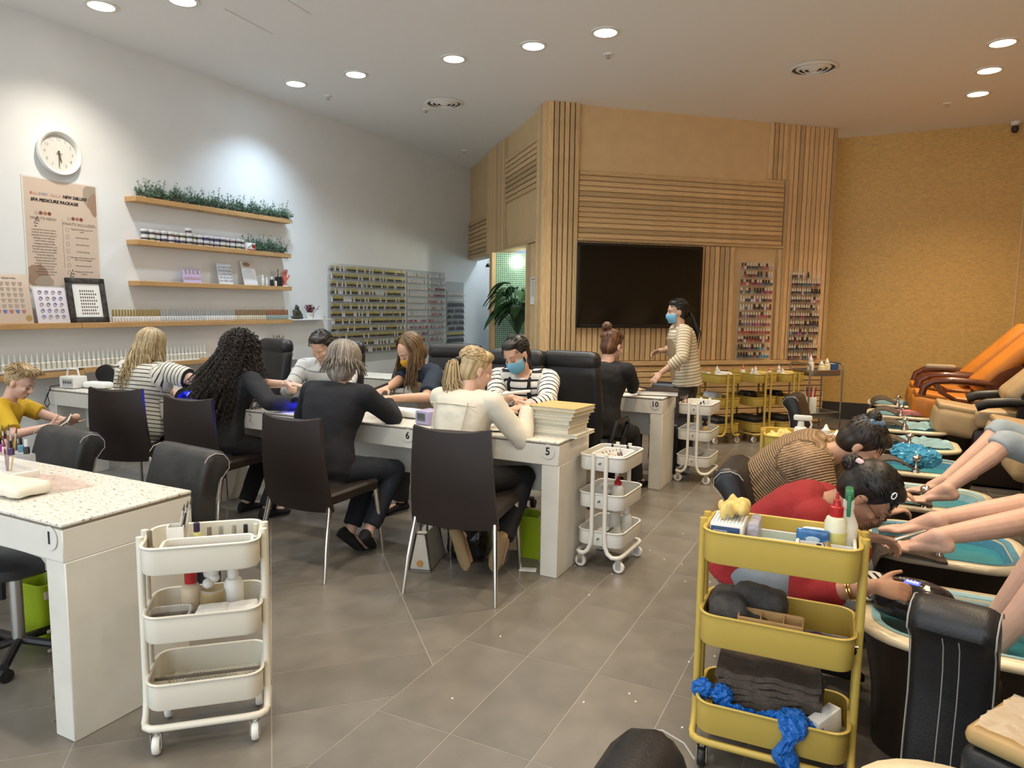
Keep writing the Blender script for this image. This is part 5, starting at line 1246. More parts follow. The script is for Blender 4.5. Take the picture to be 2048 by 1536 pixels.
for ch, c in zip('RAINBOW NAILS', ((0.45, 0.14, 0.13), (0.62, 0.34, 0.26), (0.66, 0.42, 0.28), (0.62, 0.5, 0.34), (0.40, 0.36, 0.36), (0.35, 0.32, 0.40), (0.45, 0.32, 0.40), (0, 0, 0), (0.62, 0.36, 0.32), (0.62, 0.40, 0.34), (0.66, 0.42, 0.36), (0.6, 0.40, 0.34), (0.62, 0.36, 0.30))):
    if ch != ' ': pt(ch, 0.030, x, 0.325, flat_col('letter_%d%d%d' % tuple(int(v * 100) for v in c), c), 'LEFT', 0.0012, 0.2)
    x += 0.0085 if ch == 'I' else 0.030 if ch == 'W' else 0.0215
pt('NEW DELUXE', 0.034, 0.115, 0.325, M_ink, 'CENTER', 0.0014, 0.2); pt('SPA PEDICURE PACKAGE', 0.036, -0.06, 0.272, M_ink, 'CENTER', 0.0014, 0.2)
for cx, z in ((-0.165, 0.165), (0.11, 0.145)):
    for k, c in enumerate(((0.55, 0.42, 0.33), (0.24, 0.09, 0.06), (0.42, 0.18, 0.12), (0.20, 0.07, 0.05))):
        part('print_dot', MB().lathe([(0.016, 0.003), (0.016, 0.0036), (0, 0.0036)], (0, cx + (k - 1.5) * 0.036, z), 14, 'X'), flat_col('dot_%d' % k, c), t)
pt("WHAT'S NEW?", 0.033, -0.165, 0.118); pt("WHAT'S INCLUDED:", 0.033, 0.145, 0.095)
part('print_rule', MB().box((0.003, -0.005, -0.08), (0.001, 0.002, 0.42)), M_tx, t)
pt('Looking for a way to relax,\nunwind, and unwind after a\nlong day? Our new pedicure\npackage is just what you\nneed! With a relaxing\nmassage using foot balls\nand magnesium flowers, you\nfeel like you are away right\nin the comfort of our salon.\nTreat the tiring day\naway and leave our salon\nfeeling refreshed and\nrenewed. Don\'t wait any\nlonger to book your\nappointment and\nexperience the ultimate\npampering session.', 0.0185, -0.165, -0.165, sp=1.28)
for k, b in enumerate(('Magnesium flakes and foot\nsoak', 'Cleaning perfect', 'Nail cuff & clean', 'Cuticle cleaning', 'Massage with healing cream &\nwarm stone massage', 'Hot towel removal', 'Massage and hot towel\nto foot', 'Choice of polish coloring')):
    z = 0.045 - k * 0.062; pt(b, 0.0185, 0.165, z, sp=1.1)
    part('check_box', MB().tube([(0.003, 0.035 + math.cos(a) * 0.014, z + math.sin(a) * 0.018) for a in [2 * PI * j / 12 for j in range(12)]], 0.0012, 4, closed=True), M_tx, t)
for cy, cz, rot in ((-0.245, 0.055, 0.6), (0.04, -0.385, 0.7)):
    m = MB()
    for k in range(6):
        a = rot + (0.9 if k % 2 else -0.9); m.prism([(cy + 0.013 * k * math.cos(rot + 0.5) + q * math.cos(a) - w_ * math.sin(a), cz + 0.013 * k * math.sin(rot + 0.5) + q * math.sin(a) + w_ * math.cos(a)) for q, w_ in ((0, 0), (0.014, 0.004), (0.028, 0), (0.014, -0.004))], 0.0034, 0.0039, 'X')
    part('print_leaf_sprig', m, M_ink, t, kind='stuff')
part('hanging_clip', MB().rbox((0.004, -0.30, -0.475), (0.006, 0.02, 0.03), 0.002), M_whitep, t)

# shelves
def shelf(label, y0, y1, ztop, d=0.16, th=0.048, m=M_shelf, name='wall_shelf'):
    t = thing(name, label, 'shelf', (WX, (y0 + y1) / 2, ztop - th / 2))
    part('board', MB().rbox((d / 2, 0, 0), (d, y1 - y0, th), 0.003, seg=1), m, t); return t
shelf('top wooden wall shelf carrying the row of artificial plants', 4.48, 6.48, 2.525)
shelf('second wooden wall shelf with jars and more artificial plants', 4.48, 6.48, 2.122)
shelf('third wooden wall shelf with swatch boards and brushes', 4.48, 6.48, 1.735)
shelf('long wooden wall shelf with picture frames, left section', 1.9, 3.91, 1.345); shelf('long wooden wall shelf with the capped bottle row, right section', 3.914, 6.48, 1.345)
shelf('low wooden wall shelf of nozzle bottles, left section', 1.9, 3.91, 0.925, th=0.045); shelf('low wooden wall shelf of nozzle bottles, right section', 3.914, 6.48, 0.945, th=0.045)
gs = shelf('small white shelf with a dark figurine and a mug', 6.48, 7.17, 1.345, th=0.014, m=M_whitep)
for y in (-0.28, 0.28): part('shelf_peg', MB().lathe([(0.012, 0), (0.012, 0.03), (0, 0.03)], (0.10, y, 0.007), 10), M_steel, gs)

# artificial plants
M_leafg = attr_mat('faux_leaf', [(0.0, (0.045, 0.10, 0.06)), (0.5, (0.11, 0.20, 0.13)), (1.0, (0.28, 0.38, 0.28))], 'h', 0.6)
M_planter = mat('planter_dark', (0.06, 0.05, 0.04), 0.7)
def foliage_mesh(seed, L_=0.31, D_=0.10):
    g = MB(); rg = random.Random(seed); hv = []
    def leaf(p, d, l_, w_):
        k = len(g.v); u = d.orthogonal().normalized(); u = Matrix.Rotation(rg.uniform(0, 6.3), 3, d) @ u; n_ = d.cross(u) * 0.25 * l_
        g.add([p, p + d * l_ * 0.45 + u * w_ + n_, p + d * l_, p + d * l_ * 0.45 - u * w_ + n_], [(0, 1, 2, 3)]); h = rg.random(); hv.extend([h] * (len(g.v) - k))
    for i in range(150):
        b = V(rg.uniform(0.01, D_), rg.uniform(-L_ / 2, L_ / 2), 0.02); top = b + V(rg.gauss(0.01, 0.025), rg.gauss(0, 0.025), rg.uniform(0.02, 0.10) if rg.random() < 0.88 else rg.uniform(0.12, 0.19))
        if rg.random() < 0.25: top = V(D_ + rg.uniform(0.0, 0.03), b.y + rg.gauss(0, 0.02), rg.uniform(-0.06, 0.0))
        k = len(g.v); g.tube([b, b.lerp(top, 0.5) + V(0, 0, 0.01), top], 0.0012, 3); hv.extend([0.3] * (len(g.v) - k))
        for j in range(7):
            p = b.lerp(top, rg.uniform(0.25, 1.0)); leaf(p, V(rg.gauss(0, 1), rg.gauss(0, 1), rg.gauss(0.3, 0.8)).normalized(), rg.uniform(0.014, 0.028), rg.uniform(0.004, 0.008))
    me = g.mesh('foliage', M_leafg); setattr_(me, 'h', hv); return me
FM = [foliage_mesh(s) for s in (1, 2, 3)]
for k in range(8):
    y = 4.74 + 0.225 * k + (0.0 if k < 6 else 0)
    on = k < 6
    t = thing('artificial_plant', 'leafy green artificial plant on the top shelf, %s from the near end' % 'first second third fourth fifth sixth seventh eighth'.split()[k], 'plant', (WX + 0.025, 4.72 + 0.33 * k if on else 0, 2.525), 0, 'artificial plants on the top shelf') if on else thing('artificial_plant', 'small leafy green artificial plant %s of the second wall shelf' % ('beside the red and white box' if k == 6 else 'at the far end'), 'plant', (WX + 0.025, 5.98 + 0.30 * (k - 6), 2.122), 0, 'artificial plants on the second shelf')
    part('planter', MB().rbox((0.05, 0, 0.02), (0.07, 0.28, 0.04), 0.005), M_planter, t); part('foliage', FM[k % 3], M_leafg, t, kind='stuff')
# jars, stacked two high
M_lidw = mat('jar_lid', (0.70, 0.70, 0.70), 0.3); M_lidd = mat('jar_band', (0.03, 0.03, 0.035), 0.4)
JL = [mat('jar_label_%d' % k, c, 0.5) for k, c in enumerate(((0.62, 0.62, 0.62), (0.45, 0.42, 0.44), (0.20, 0.19, 0.45), (0.60, 0.58, 0.30), (0.62, 0.45, 0.50), (0.30, 0.30, 0.33), (0.55, 0.60, 0.66)))]
def jar_mesh(m):
    b = MB(); b.lathe([(0.029, 0.0), (0.031, 0.003), (0.031, 0.034), (0.029, 0.036)], seg=14); b.cur = 1; b.lathe([(0.0315, 0.012), (0.0315, 0.026)], seg=14, cap=False); b.cur = 2; b.lathe([(0.033, 0.036), (0.033, 0.052), (0.031, 0.054), (0, 0.054)], seg=14); return b.mesh('jar', [m, M_lidd, M_lidw], 40)
NTH = 'first second third fourth fifth sixth seventh eighth ninth tenth eleventh twelfth thirteenth fourteenth fifteenth sixteenth seventeenth eighteenth'.split()
JM = [jar_mesh(m) for m in JL]
for c in range(18):
    for r_ in range(2 + (c in (7,))):
        single('powder_jar', JM[(c * 3 + r_ * 5 + c // 4) % 7], None, 'small labelled powder jar, %s from the near end of the %s tier, second shelf' % (NTH[c], ('lower', 'upper', 'odd third')[r_]), 'jar', (WX + 0.10 + 0.012 * math.sin(c * 2.1), 4.60 + 0.070 * c, 2.122 + 0.0545 * r_), 0, 'jars on the second shelf')
t = thing('small_box', 'small white box with a red end next to the jars', 'box', (WX + 0.10, 5.90, 2.122)); part('carton', MB().rbox((0, -0.02, 0.04), (0.09, 0.12, 0.08), 0.003), M_paper, t); part('print_patch', MB().lathe([(0.025, 0), (0.025, 0.001)], (0.0455, 0.015, 0.045), 16, 'X'), M_red, t); part('print_band', MB().box((0.0455, -0.02, 0.006), (0.001, 0.12, 0.012)), M_red, t)
# third shelf
def swatch_board(label, y, z, w_, h_, rows, cols, base, cols_m, lean=10, name='swatch_board', header=None):
    t = thing(name, label, 'display board', (WX + 0.10, y, z)); t.rotation_euler = (0, R(-lean), 0)
    part('board', MB().rbox((0, 0, h_ / 2), (0.008, w_, h_), 0.002, seg=1), base, t)
    g = [MB() for _ in cols_m]
    for r_ in range(rows):
        for c in range(cols):
            m = g[(r_ * 5 + c * 3 + r_ * c) % len(cols_m)]; m.ball((0.006, -w_ / 2 + w_ * (c + 0.7) / (cols + 0.4), h_ * 0.78 - (h_ * 0.72) * r_ / max(rows - 0.3, 1)), (0.004, w_ / cols * 0.32, h_ / rows * 0.28), 8, 6)
    for m, q in zip(g, cols_m):
        if m.v: part('nail_tips', m, q, t, kind='stuff')
    if header: text('lettering', header, 0.02, M_ink2, t, (0.006, 0, h_ * 0.9), T_E)
    return t
tipc = [mat('tip_%d' % k, c, 0.25) for k, c in enumerate(((0.75, 0.72, 0.72), (0.50, 0.30, 0.34), (0.30, 0.30, 0.36), (0.35, 0.50, 0.60), (0.60, 0.50, 0.45), (0.10, 0.10, 0.12)))]
swatch_board('small pink and lilac nail swatch display glowing on the third shelf', 5.13, 1.735, 0.22, 0.145, 2, 9, mat('lilac_board', (0.52, 0.44, 0.66), 0.4), tipc[:2])
swatch_board('white nail swatch board of five rows on the third shelf', 5.56, 1.735, 0.19, 0.235, 5, 8, mat('acrylic_board', (0.66, 0.70, 0.72), 0.3), tipc[1:5])
t = thing('leaning_card', 'white card with a brown dotted pattern leaning at the third shelf', 'card', (WX + 0.09, 5.92, 1.735)); t.rotation_euler = (0, R(-14), 0)
part('card', MB().rbox((0, 0, 0.14), (0.006, 0.20, 0.28), 0.002), M_paper, t); part('print_shape', MB().prism(blobpoly(-0.02, 0.24, 0.06, 0.025, 8), 0.0035, 0.0045, 'X'), M_pt2, t); part('print_shape', MB().prism([(-0.09, 0.02), (0.09, 0.02), (0.03, 0.20), (-0.09, 0.16)], 0.0035, 0.0042, 'X'), flat_col('card_pale', (0.70, 0.72, 0.76)), t)
def squeeze(name, label, loc, h=0.12, r=0.022, m=M_frost, cap=M_whitep, group=None, tip=True, cat='bottle'):
    t = thing(name, label, cat, loc, 0, group)
    part('bottle_body', MB().lathe([(r * 0.9, 0), (r, 0.004), (r, h * 0.58), (r * 0.75, h * 0.66), (r * 0.45, h * 0.68), (r * 0.45, h * 0.72)], seg=14), m, t)
    part('nozzle' if tip else 'cap', MB().lathe([(r * 0.62, h * 0.70), (r * 0.62, h * 0.80), (r * 0.4, h * 0.83), (r * 0.12, h)] if tip else [(r * 0.6, h * 0.7), (r * 0.6, h * 0.98), (0, h)], seg=12), cap, t)
    return t
squeeze('nozzle_bottle', 'tiny white nozzle bottle beside the leaning card on the third shelf', (WX + 0.10, 6.08, 1.735), 0.13, 0.018)
squeeze('nozzle_bottle', 'tiny white nozzle bottle, second from the leaning card', (WX + 0.11, 6.13, 1.735), 0.10, 0.016)
squeeze('small_bottle', 'small black and white bottle before the black brush cup', (WX + 0.12, 6.20, 1.735), 0.11, 0.022, M_black, M_whitep, None, False)
squeeze('small_bottle', 'small white bottle with a black cap beside the brush cup', (WX + 0.12, 6.26, 1.735), 0.09, 0.014, M_whitep, M_black, None, False)
M_bristle = mat('bristle', (0.10, 0.07, 0.05), 0.8); M_bhand = [mat('handle_%d' % k, c, 0.35) for k, c in enumerate(((0.02, 0.02, 0.02), (0.30, 0.08, 0.06), (0.55, 0.38, 0.10), (0.55, 0.52, 0.48), (0.16, 0.03, 0.07)))]
def brush(parent_label, base, top, k=0, group=None, cat='brush'):
    t = thing('nail_brush', parent_label, cat, base, 0, group); d = V(*top) - V(*base)
    part('handle', MB().tube([V(0, 0, 0), d * 0.5, d * 0.78], lambda u: 0.0032 + 0.0018 * math.sin(u * 3.1), 7), M_bhand[k % 5], t); part('ferrule', MB().tube([d * 0.77, d * 0.88], 0.0036, 7), M_steel, t); part('bristles', MB().tube([d * 0.87, d * 0.94, d], lambda u: 0.0045 * (1 - 0.75 * u), 7), M_bristle, t)
    return t
t = thing('brush_cup', 'black cup holding brushes on the third shelf', 'cup', (WX + 0.09, 6.34, 1.735)); part('cup', MB().lathe([(0.042, 0), (0.044, 0.11), (0.040, 0.11), (0.038, 0.006), (0, 0.006)], seg=18, cap=False).lathe([(0, 0.0), (0.042, 0)], seg=18, cap=False), M_black, t)
for k in range(6): brush('brush standing in the black cup on the third shelf', (WX + 0.09 + 0.015 * math.cos(k), 6.34 + 0.015 * math.sin(k), 1.745), (WX + 0.09 + 0.04 * math.cos(k * 1.7), 6.34 + 0.05 * math.sin(k * 1.3), 1.745 + 0.15 + 0.01 * k), k, 'brushes in the black shelf cup')
t = thing('hand_model', 'coral pink hand model at the far end of the third shelf', 'ornament', (WX + 0.09, 6.43, 1.735))
g = MB(); hand(g, V(0, 0, 0.05), V(0, 0.02, 1), V(1, 0, 0), True, 0.12, 0.95, 0.2, 0.16); g.lathe([(0.030, 0.0), (0.022, 0.03), (0.022, 0.07)], seg=14); blob('hand', g, mat('coral', (0.62, 0.14, 0.10), 0.45), t, 0.004, 2, 0.6)
part('stand', MB().lathe([(0.04, 0), (0.036, 0.012), (0, 0.012)], seg=16), M_whitep, t)
# pictures on the long shelf
t = thing('swatch_poster', 'beige card printed with rows of nail shapes, leftmost on the long shelf', 'poster', (WX + 0.12, 3.38, 1.345)); t.rotation_euler = (0, R(-9), 0)
part('sheet', MB().rbox((0, 0, 0.205), (0.010, 0.30, 0.41), 0.002), M_pb, t)
sh = [MB(), MB(), MB()]
for r_ in range(6):
    for c in range(5):
        y, z = -0.11 + 0.048 * c, 0.33 - 0.046 * r_; (sh[0] if r_ < 5 else sh[1 + c % 2]).prism([(y - 0.016, z + 0.014), (y - 0.012, z - 0.008), (y, z - 0.018), (y + 0.012, z - 0.008), (y + 0.016, z + 0.014)], 0.005, 0.007, 'X')
for m, q in zip(sh, (mat('nail_grey', (0.42, 0.35, 0.29), 0.4), mat('nail_rose', (0.45, 0.18, 0.16), 0.4), mat('nail_blue', (0.14, 0.20, 0.42), 0.4))): part('print_shape', m, q, t, kind='stuff')
part('print_seal', MB().lathe([(0.025, 0.005), (0.025, 0.0065)], (0, 0.115, 0.045), 16, 'X'), mat('seal_gold', (0.42, 0.27, 0.10), 0.5), t); text('lettering', 'GELISH NAIL', 0.02, M_ink2, t, (0.006, 0, 0.375), T_E)
t = thing('swatch_poster', 'white card of curled nail art drawings, between the beige card and black frame', 'poster', (WX + 0.12, 3.70, 1.345)); t.rotation_euler = (0, R(-12), 0)
part('sheet', MB().rbox((0, 0, 0.155), (0.008, 0.27, 0.31), 0.002), mat('lilac_white', (0.72, 0.68, 0.73), 0.5), t)
cm = [MB() for _ in range(3)]
for r_ in range(5):
    for c in range(4):
        y, z = -0.085 + 0.056 * c, 0.265 - 0.053 * r_; cm[(r_ + c) % 3].tube([(0.006, y + math.cos(a) * 0.016 * (1 - a / 14), z + math.sin(a) * 0.018 * (1 - a / 16)) for a in [0.6 * j for j in range(14)]], 0.003, 4)
for m, q in zip(cm, (mat('curl_grey', (0.28, 0.26, 0.28), 0.5), mat('curl_violet', (0.30, 0.26, 0.42), 0.5), mat('curl_rose', (0.42, 0.34, 0.36), 0.5))): part('print_shape', m, q, t, kind='stuff')
t = thing('picture_frame', 'black framed sheet of nail swatches leaning on the long shelf', 'picture frame', (WX + 0.13, 4.01, 1.345)); t.rotation_euler = (0, R(-10), R(-4))
fm = mat('frame_black', (0.05, 0.045, 0.04), 0.4, noise=0.6, nscale=35)
for dy, z, w_, h_ in ((-0.145, 0.20, 0.05, 0.40), (0.145, 0.20, 0.05, 0.40), (0, 0.025, 0.34, 0.05), (0, 0.375, 0.34, 0.05)): part('frame_bar', MB().rbox((0, dy, z), (0.022, w_, h_), 0.004), fm, t)
part('sheet', MB().box((-0.002, 0, 0.20), (0.006, 0.26, 0.32)), M_paper, t)
m = MB()
for r_ in range(8):
    for c in range(7 + r_ % 2): m.ball((0.0015, -0.055 + 0.019 * c, 0.285 - 0.029 * r_), (0.002, 0.007, 0.010), 6, 4)
part('print_shape', m, M_ink2, t, kind='stuff')
# capped bottles in a row on the long shelf
def capbottle(cap, body, h=0.115):
    b = MB(); b.rbox((0, 0, 0.026), (0.024, 0.024, 0.05), 0.004, seg=1); b.cur = 1; b.lathe([(0.009, 0.05), (0.0095, 0.056), (0.008, h), (0, h)], seg=10); return b.mesh('bottle', [body, cap], 40)
Mcap = [mat('cap_gold', (0.36, 0.25, 0.05), 0.3, 0.7), mat('cap_silver', (0.42, 0.42, 0.42), 0.3, 0.7), mat('cap_grey', (0.36, 0.37, 0.36), 0.4), mat('cap_bronze', (0.30, 0.18, 0.08), 0.35, 0.5), mat('cap_redgold', (0.36, 0.13, 0.05), 0.35, 0.5)]
Mbod = [mat('bottle_white', (0.72, 0.70, 0.67), 0.4), mat('bottle_frost', (0.60, 0.62, 0.62), 0.3), mat('bottle_cream', (0.66, 0.62, 0.48), 0.4), mat('bottle_teal', (0.32, 0.42, 0.40), 0.4)]
CB = [capbottle(Mcap[a], Mbod[b]) for a, b in ((0, 0), (1, 1), (2, 0), (3, 2), (4, 3))]
SEG = ['gold-capped', 'silver-capped', 'grey-capped', 'bronze-capped', 'red-gold-capped']
for k in range(75):
    y = 4.235 + 0.0298 * k; s_ = 0 if y < 4.72 else 1 if y < 5.25 else 2 if y < 5.65 else 3 if y < 6.1 else 4
    single('gel_bottle', CB[s_], None, 'small %s bottle in the long row on the long wall shelf' % SEG[s_], 'bottle', (WX + 0.115, y, 1.345), 0, SEG[s_] + ' bottles on the long shelf')
# nozzle bottles on the low shelf
b = MB(); b.lathe([(0.018, 0), (0.0185, 0.004), (0.0185, 0.055), (0.012, 0.062)], seg=12); b.cur = 1; b.lathe([(0.011, 0.060), (0.010, 0.075), (0.0028, 0.135), (0, 0.136)], seg=10); NZ = b.mesh('bottle', [mat('nozzle_body', (0.70, 0.66, 0.56), 0.45), mat('nozzle_tip', (0.62, 0.63, 0.60), 0.4)], 40)
part('bottle_tray', MB().rbox((0, 0, 0.004), (0.06, 2.4, 0.008), 0.002), M_whitep, thing('bottle_tray', 'long narrow white tray under the nozzle bottles on the low shelf', 'tray', (WX + 0.12, 3.95, 0.945)))
for k in range(56):
    y = 2.78 + 0.0445 * k; single('nozzle_bottle', NZ, None, 'white nozzle bottle in the long row on the low wall shelf', 'bottle', (WX + 0.12, y, 0.954 if y < 3.91 else 0.9535), 0, 'nozzle bottles on the low shelf')
t = thing('brush_basket', 'white lattice basket of brushes at the far end of the low shelf', 'basket', (WX + 0.09, 6.32, 0.945)); part('basket', MB().lathe([(0.055, 0), (0.06, 0.10), (0.056, 0.10), (0.05, 0.005), (0, 0.005)], seg=16, cap=False), M_whitep, t)
m = MB()
for k in range(10): a = 2 * PI * k / 10; m.box((0.0605 * math.cos(a), 0.0605 * math.sin(a), 0.05), (0.004, 0.004, 0.09), rz=a)
for z in (0.02, 0.04, 0.06, 0.08): m.tube([(0.060 * math.cos(2 * PI * k / 16), 0.060 * math.sin(2 * PI * k / 16), z) for k in range(16)], 0.0015, 4, closed=True)
part('lattice', m, M_steel, t, kind='stuff')
for k in range(16): a = k * 2.4; q = 0.008 * math.sqrt(k); brush('dark brush standing in the white lattice basket', (WX + 0.09 + q * math.cos(a), 6.32 + q * math.sin(a), 0.955), (WX + 0.09 + q * 2.3 * math.cos(a), 6.32 + q * 2.6 * math.sin(a), 0.955 + 0.19 + 0.02 * math.sin(k * 1.7)), k * 3, 'brushes in the lattice basket')
squeeze('nozzle_bottle', 'white nozzle bottle beside the lattice brush basket', (WX + 0.11, 6.21, 0.945), 0.17, 0.028)
# figurine and mug
t = thing('figurine', 'dark bronze seated figurine on the small white shelf', 'ornament', (WX + 0.09, 6.62, 1.345)); g = MB()
g.ball((0, 0, 0.022), (0.055, 0.085, 0.024)); g.ball((0, 0, 0.075), (0.038, 0.05, 0.058)); g.ball((0.01, 0, 0.135), (0.026, 0.028, 0.032)); g.ball((0, 0, 0.165), (0.014, 0.014, 0.014))
for s in (-1, 1): cone(g, V(0, s * 0.045, 0.10), V(0.03, s * 0.058, 0.05), 0.016, 0.013); cone(g, V(0.03, s * 0.058, 0.05), V(0.05, s * 0.01, 0.042), 0.013, 0.01); cone(g, V(0.02, s * 0.07, 0.02), V(0.055, s * 0.01, 0.018), 0.02, 0.014)
blob('statue', g, mat('bronze_dark', (0.055, 0.055, 0.035), 0.45, 0.3, noise=0.5, nscale=60), t, 0.004, 2, 0.6)
t = thing('mug', 'white patterned mug holding dried purple heather', 'mug', (WX + 0.09, 6.85, 1.345)); part('cup', MB().lathe([(0.045, 0), (0.05, 0.08), (0.046, 0.08), (0.042, 0.005), (0, 0.005)], seg=18, cap=False), mat('mug_white', (0.74, 0.72, 0.68), 0.35, noise=0.25, nscale=30), t)
part('handle', MB().tube([(0, 0.048, 0.065), (0, 0.075, 0.06), (0, 0.078, 0.03), (0, 0.047, 0.018)], 0.006, 8), MATS['mug_white'], t)
m = MB(); rg = random.Random(4)
for k in range(60): a = V(rg.gauss(0, 0.016), rg.gauss(0, 0.016), 0.06); e = a + V(rg.gauss(0, 0.03), rg.gauss(0, 0.035), rg.uniform(0.06, 0.115)); m.tube([a, e], 0.0025, 4); m.ball(e, 0.006, 5, 4)
part('heather', m, mat('heather', (0.16, 0.04, 0.06), 0.8), t, kind='stuff')

# left polish rack: clear panels with rows of small bottles
def polish(cap, body, h=0.072, w_=0.0115):
    b = MB(); b.lathe([(w_, 0), (w_ * 1.05, 0.003), (w_ * 1.05, h * 0.46), (w_ * 0.6, h * 0.52)], seg=8); b.cur = 1; b.lathe([(w_ * 0.62, h * 0.5), (w_ * 0.55, h), (0, h)], seg=8); return b.mesh('bottle', [body, cap], 40)
PC = [mat('polish_%02d' % k, c, 0.15, coat=0.3) for k, c in enumerate(((0.03, 0.012, 0.012), (0.10, 0.06, 0.05), (0.22, 0.02, 0.03), (0.45, 0.10, 0.14), (0.05, 0.03, 0.10), (0.60, 0.40, 0.38), (0.66, 0.62, 0.58), (0.03, 0.10, 0.12), (0.30, 0.04, 0.20), (0.02, 0.02, 0.025), (0.42, 0.06, 0.04), (0.12, 0.30, 0.45)))]
Mgold = mat('cap_yellow_gold', (0.50, 0.38, 0.05), 0.3, 0.35); Mcl = mat('cap_clear', (0.62, 0.63, 0.64), 0.25); Mbk = mat('bottle_black', (0.015, 0.015, 0.018), 0.25); Mwc = mat('cap_ivory', (0.74, 0.68, 0.56), 0.35)
GB = [polish(Mgold, Mbk), polish(Mgold, PC[0]), polish(Mgold, PC[1]), polish(Mcl, PC[6])]
rk = thing('polish_rack', 'large clear wall rack of gold-capped gel polish rows on the left wall', 'rack', (WX, 8.15, 1.40), 0)
part('back_sheet', MB().box((0.004, 0, 0), (0.006, 1.74, 1.34)), mat('acrylic_sheet', (0.52, 0.54, 0.55), 0.2), rk)
rk2 = thing('polish_rack', 'clear wall rack of pale-capped polish bottles in the middle of the left wall', 'rack', (WX, 9.60, 1.40), 0)
part('back_sheet', MB().box((0.004, 0, 0), (0.006, 1.10, 1.34)), MATS['acrylic_sheet'], rk2)
rk3 = thing('polish_rack', 'short clear rack of black polish bottles nearest the corridor', 'rack', (WX, 10.48, 1.32), 0)
part('back_sheet', MB().box((0.004, 0, 0), (0.006, 0.58, 1.22)), MATS['acrylic_sheet'], rk3)
Mlip = mat('acrylic_lip', (0.62, 0.65, 0.66), 0.15, alpha=0.14)
rgB = random.Random(3)
def rack_rows(rk, y0, y1, zs, pitch, kinds, indiv, labelf, group, cxw=0.045):
    n = int((y1 - y0) / pitch); rest = {}
    for r_, z in enumerate(zs):
        part('shelf_lip', MB().rbox((cxw / 2 + 0.006, (y0 + y1) / 2 - rk.location.y, z - 0.003 - rk.location.z), (cxw, y1 - y0, 0.005), 0.001, seg=1).box((cxw + 0.004, (y0 + y1) / 2 - rk.location.y, z + 0.008 - rk.location.z), (0.003, y1 - y0, 0.022)), Mlip, rk)
        for c in range(n):
            if rgB.random() < 0.035: continue
            me = kinds(r_, c); y = y0 + pitch * (c + 0.5)
            if indiv(r_, c): single('gel_polish', me, None, labelf(r_), 'gel polish', (WX + 0.03, y, z), 0, group)
            else: rest.setdefault(me.name, (me, []))[1].append((0.03, y - rk.location.y, z - rk.location.z))
    for nm, (me, ps) in rest.items():
        vs = coords(me); nv = len(vs); fs = [tuple(p.vertices) for p in me.polygons]; mi = [p.material_index for p in me.polygons]
        b = MB()
        for p in ps: k = len(b.v); b.v += [tuple(v) for v in (vs + np.array(p, dtype=np.float32))]; b.f += [tuple(i + k for i in f) for f in fs]; b.m += mi
        o = link('polish_bottles', b.mesh('polish_bottles', list(me.materials), None), None, rk.location); tag(o, 'many small polish bottles standing close in the rows of the left wall racks', 'polish bottle', 'polish bottles too small to count', 'stuff')
ZS = [1.965 - 0.100 * k for k in range(12)]
ORD = ['top', 'second', 'third', 'fourth', 'fifth', 'sixth', 'seventh', 'eighth', 'ninth', 'tenth', 'eleventh', 'lowest']
rack_rows(rk, 7.32, 9.0, ZS, 0.0345, lambda r_, c: GB[rgB.choice((0, 0, 1, 1, 2, 3))] if rgB.random() > 0.04 else GB[3], lambda r_, c: r_ < 9 and c < 30, lambda r_: 'small dark polish bottle with gold cap in the %s row of the left wall rack' % ORD[r_], 'gold-capped bottles on the left wall rack')
SB = [polish(Mcl, PC[6], w_=0.0105), polish(Mcl, PC[5], w_=0.0105), polish(Mcl, PC[2], w_=0.0105), polish(Mcl, PC[11], w_=0.0105), polish(Mcl, PC[3], w_=0.0105)]
rack_rows(rk2, 9.05, 9.62, ZS, 0.034, lambda r_, c: SB[0] if r_ < 7 else SB[rgB.randrange(5)], lambda r_, c: False, None, None)
rack_rows(rk2, 9.64, 10.14, ZS, 0.034, lambda r_, c: SB[0] if r_ < 2 else SB[2] if r_ in (2, 3) and c > 4 else SB[rgB.choice((0, 1, 0, 4))], lambda r_, c: False, None, None)
BB = [polish(Mbk, Mbk), polish(Mgold, Mbk)]
rack_rows(rk3, 10.20, 10.76, [1.70 - 0.1 * k for k in range(10)], 0.034, lambda r_, c: SB[0] if r_ < 2 else BB[1] if r_ == 7 else BB[0], lambda r_, c: False, None, None)

# ------------------------------------------------------------------ feature wall: television, notice, two polish racks
def onE(o, s, z, off): p = E3(s, z, off); o.location = p; o.rotation_euler = (0, 0, EA)
t = thing('television', 'large black wall-mounted television switched off on the slatted wall', 'television'); onE(t, 1.21, 1.797, 0.05)
part('cabinet', MB().rbox((0, 0.0, 0), (1.66, 0.055, 1.01), 0.008), M_black, t)
part('screen', MB().box((0, -0.0285, 0.008), (1.59, 0.003, 0.93)), mat('screen_glass', (0.006, 0.006, 0.006), 0.12, spec=0.35), t)
for dx, dz, w_, h_ in ((0, 0.489, 1.66, 0.032), (0, -0.484, 1.66, 0.042), (-0.8125, 0, 0.035, 1.01), (0.8125, 0, 0.035, 1.01)): part('bezel', MB().rbox((dx, -0.031, dz), (w_, 0.008, h_), 0.002), mat('bezel_black', (0.010, 0.010, 0.010), 0.28), t)
t = thing('notice', 'narrow white printed notice on the slatted column by the corridor', 'notice'); p = Vector(K) + Vector((math.cos(DA), math.sin(DA), 0)) * 0.41 + Vector((-math.sin(DA), math.cos(DA), 0)) * 0.020; t.location = (p.x, p.y, 1.73); t.rotation_euler = (0, 0, DA + PI)
part('sheet', MB().box((0, 0, 0), (0.22, 0.004, 0.34)), M_paper, t)
m = MB()
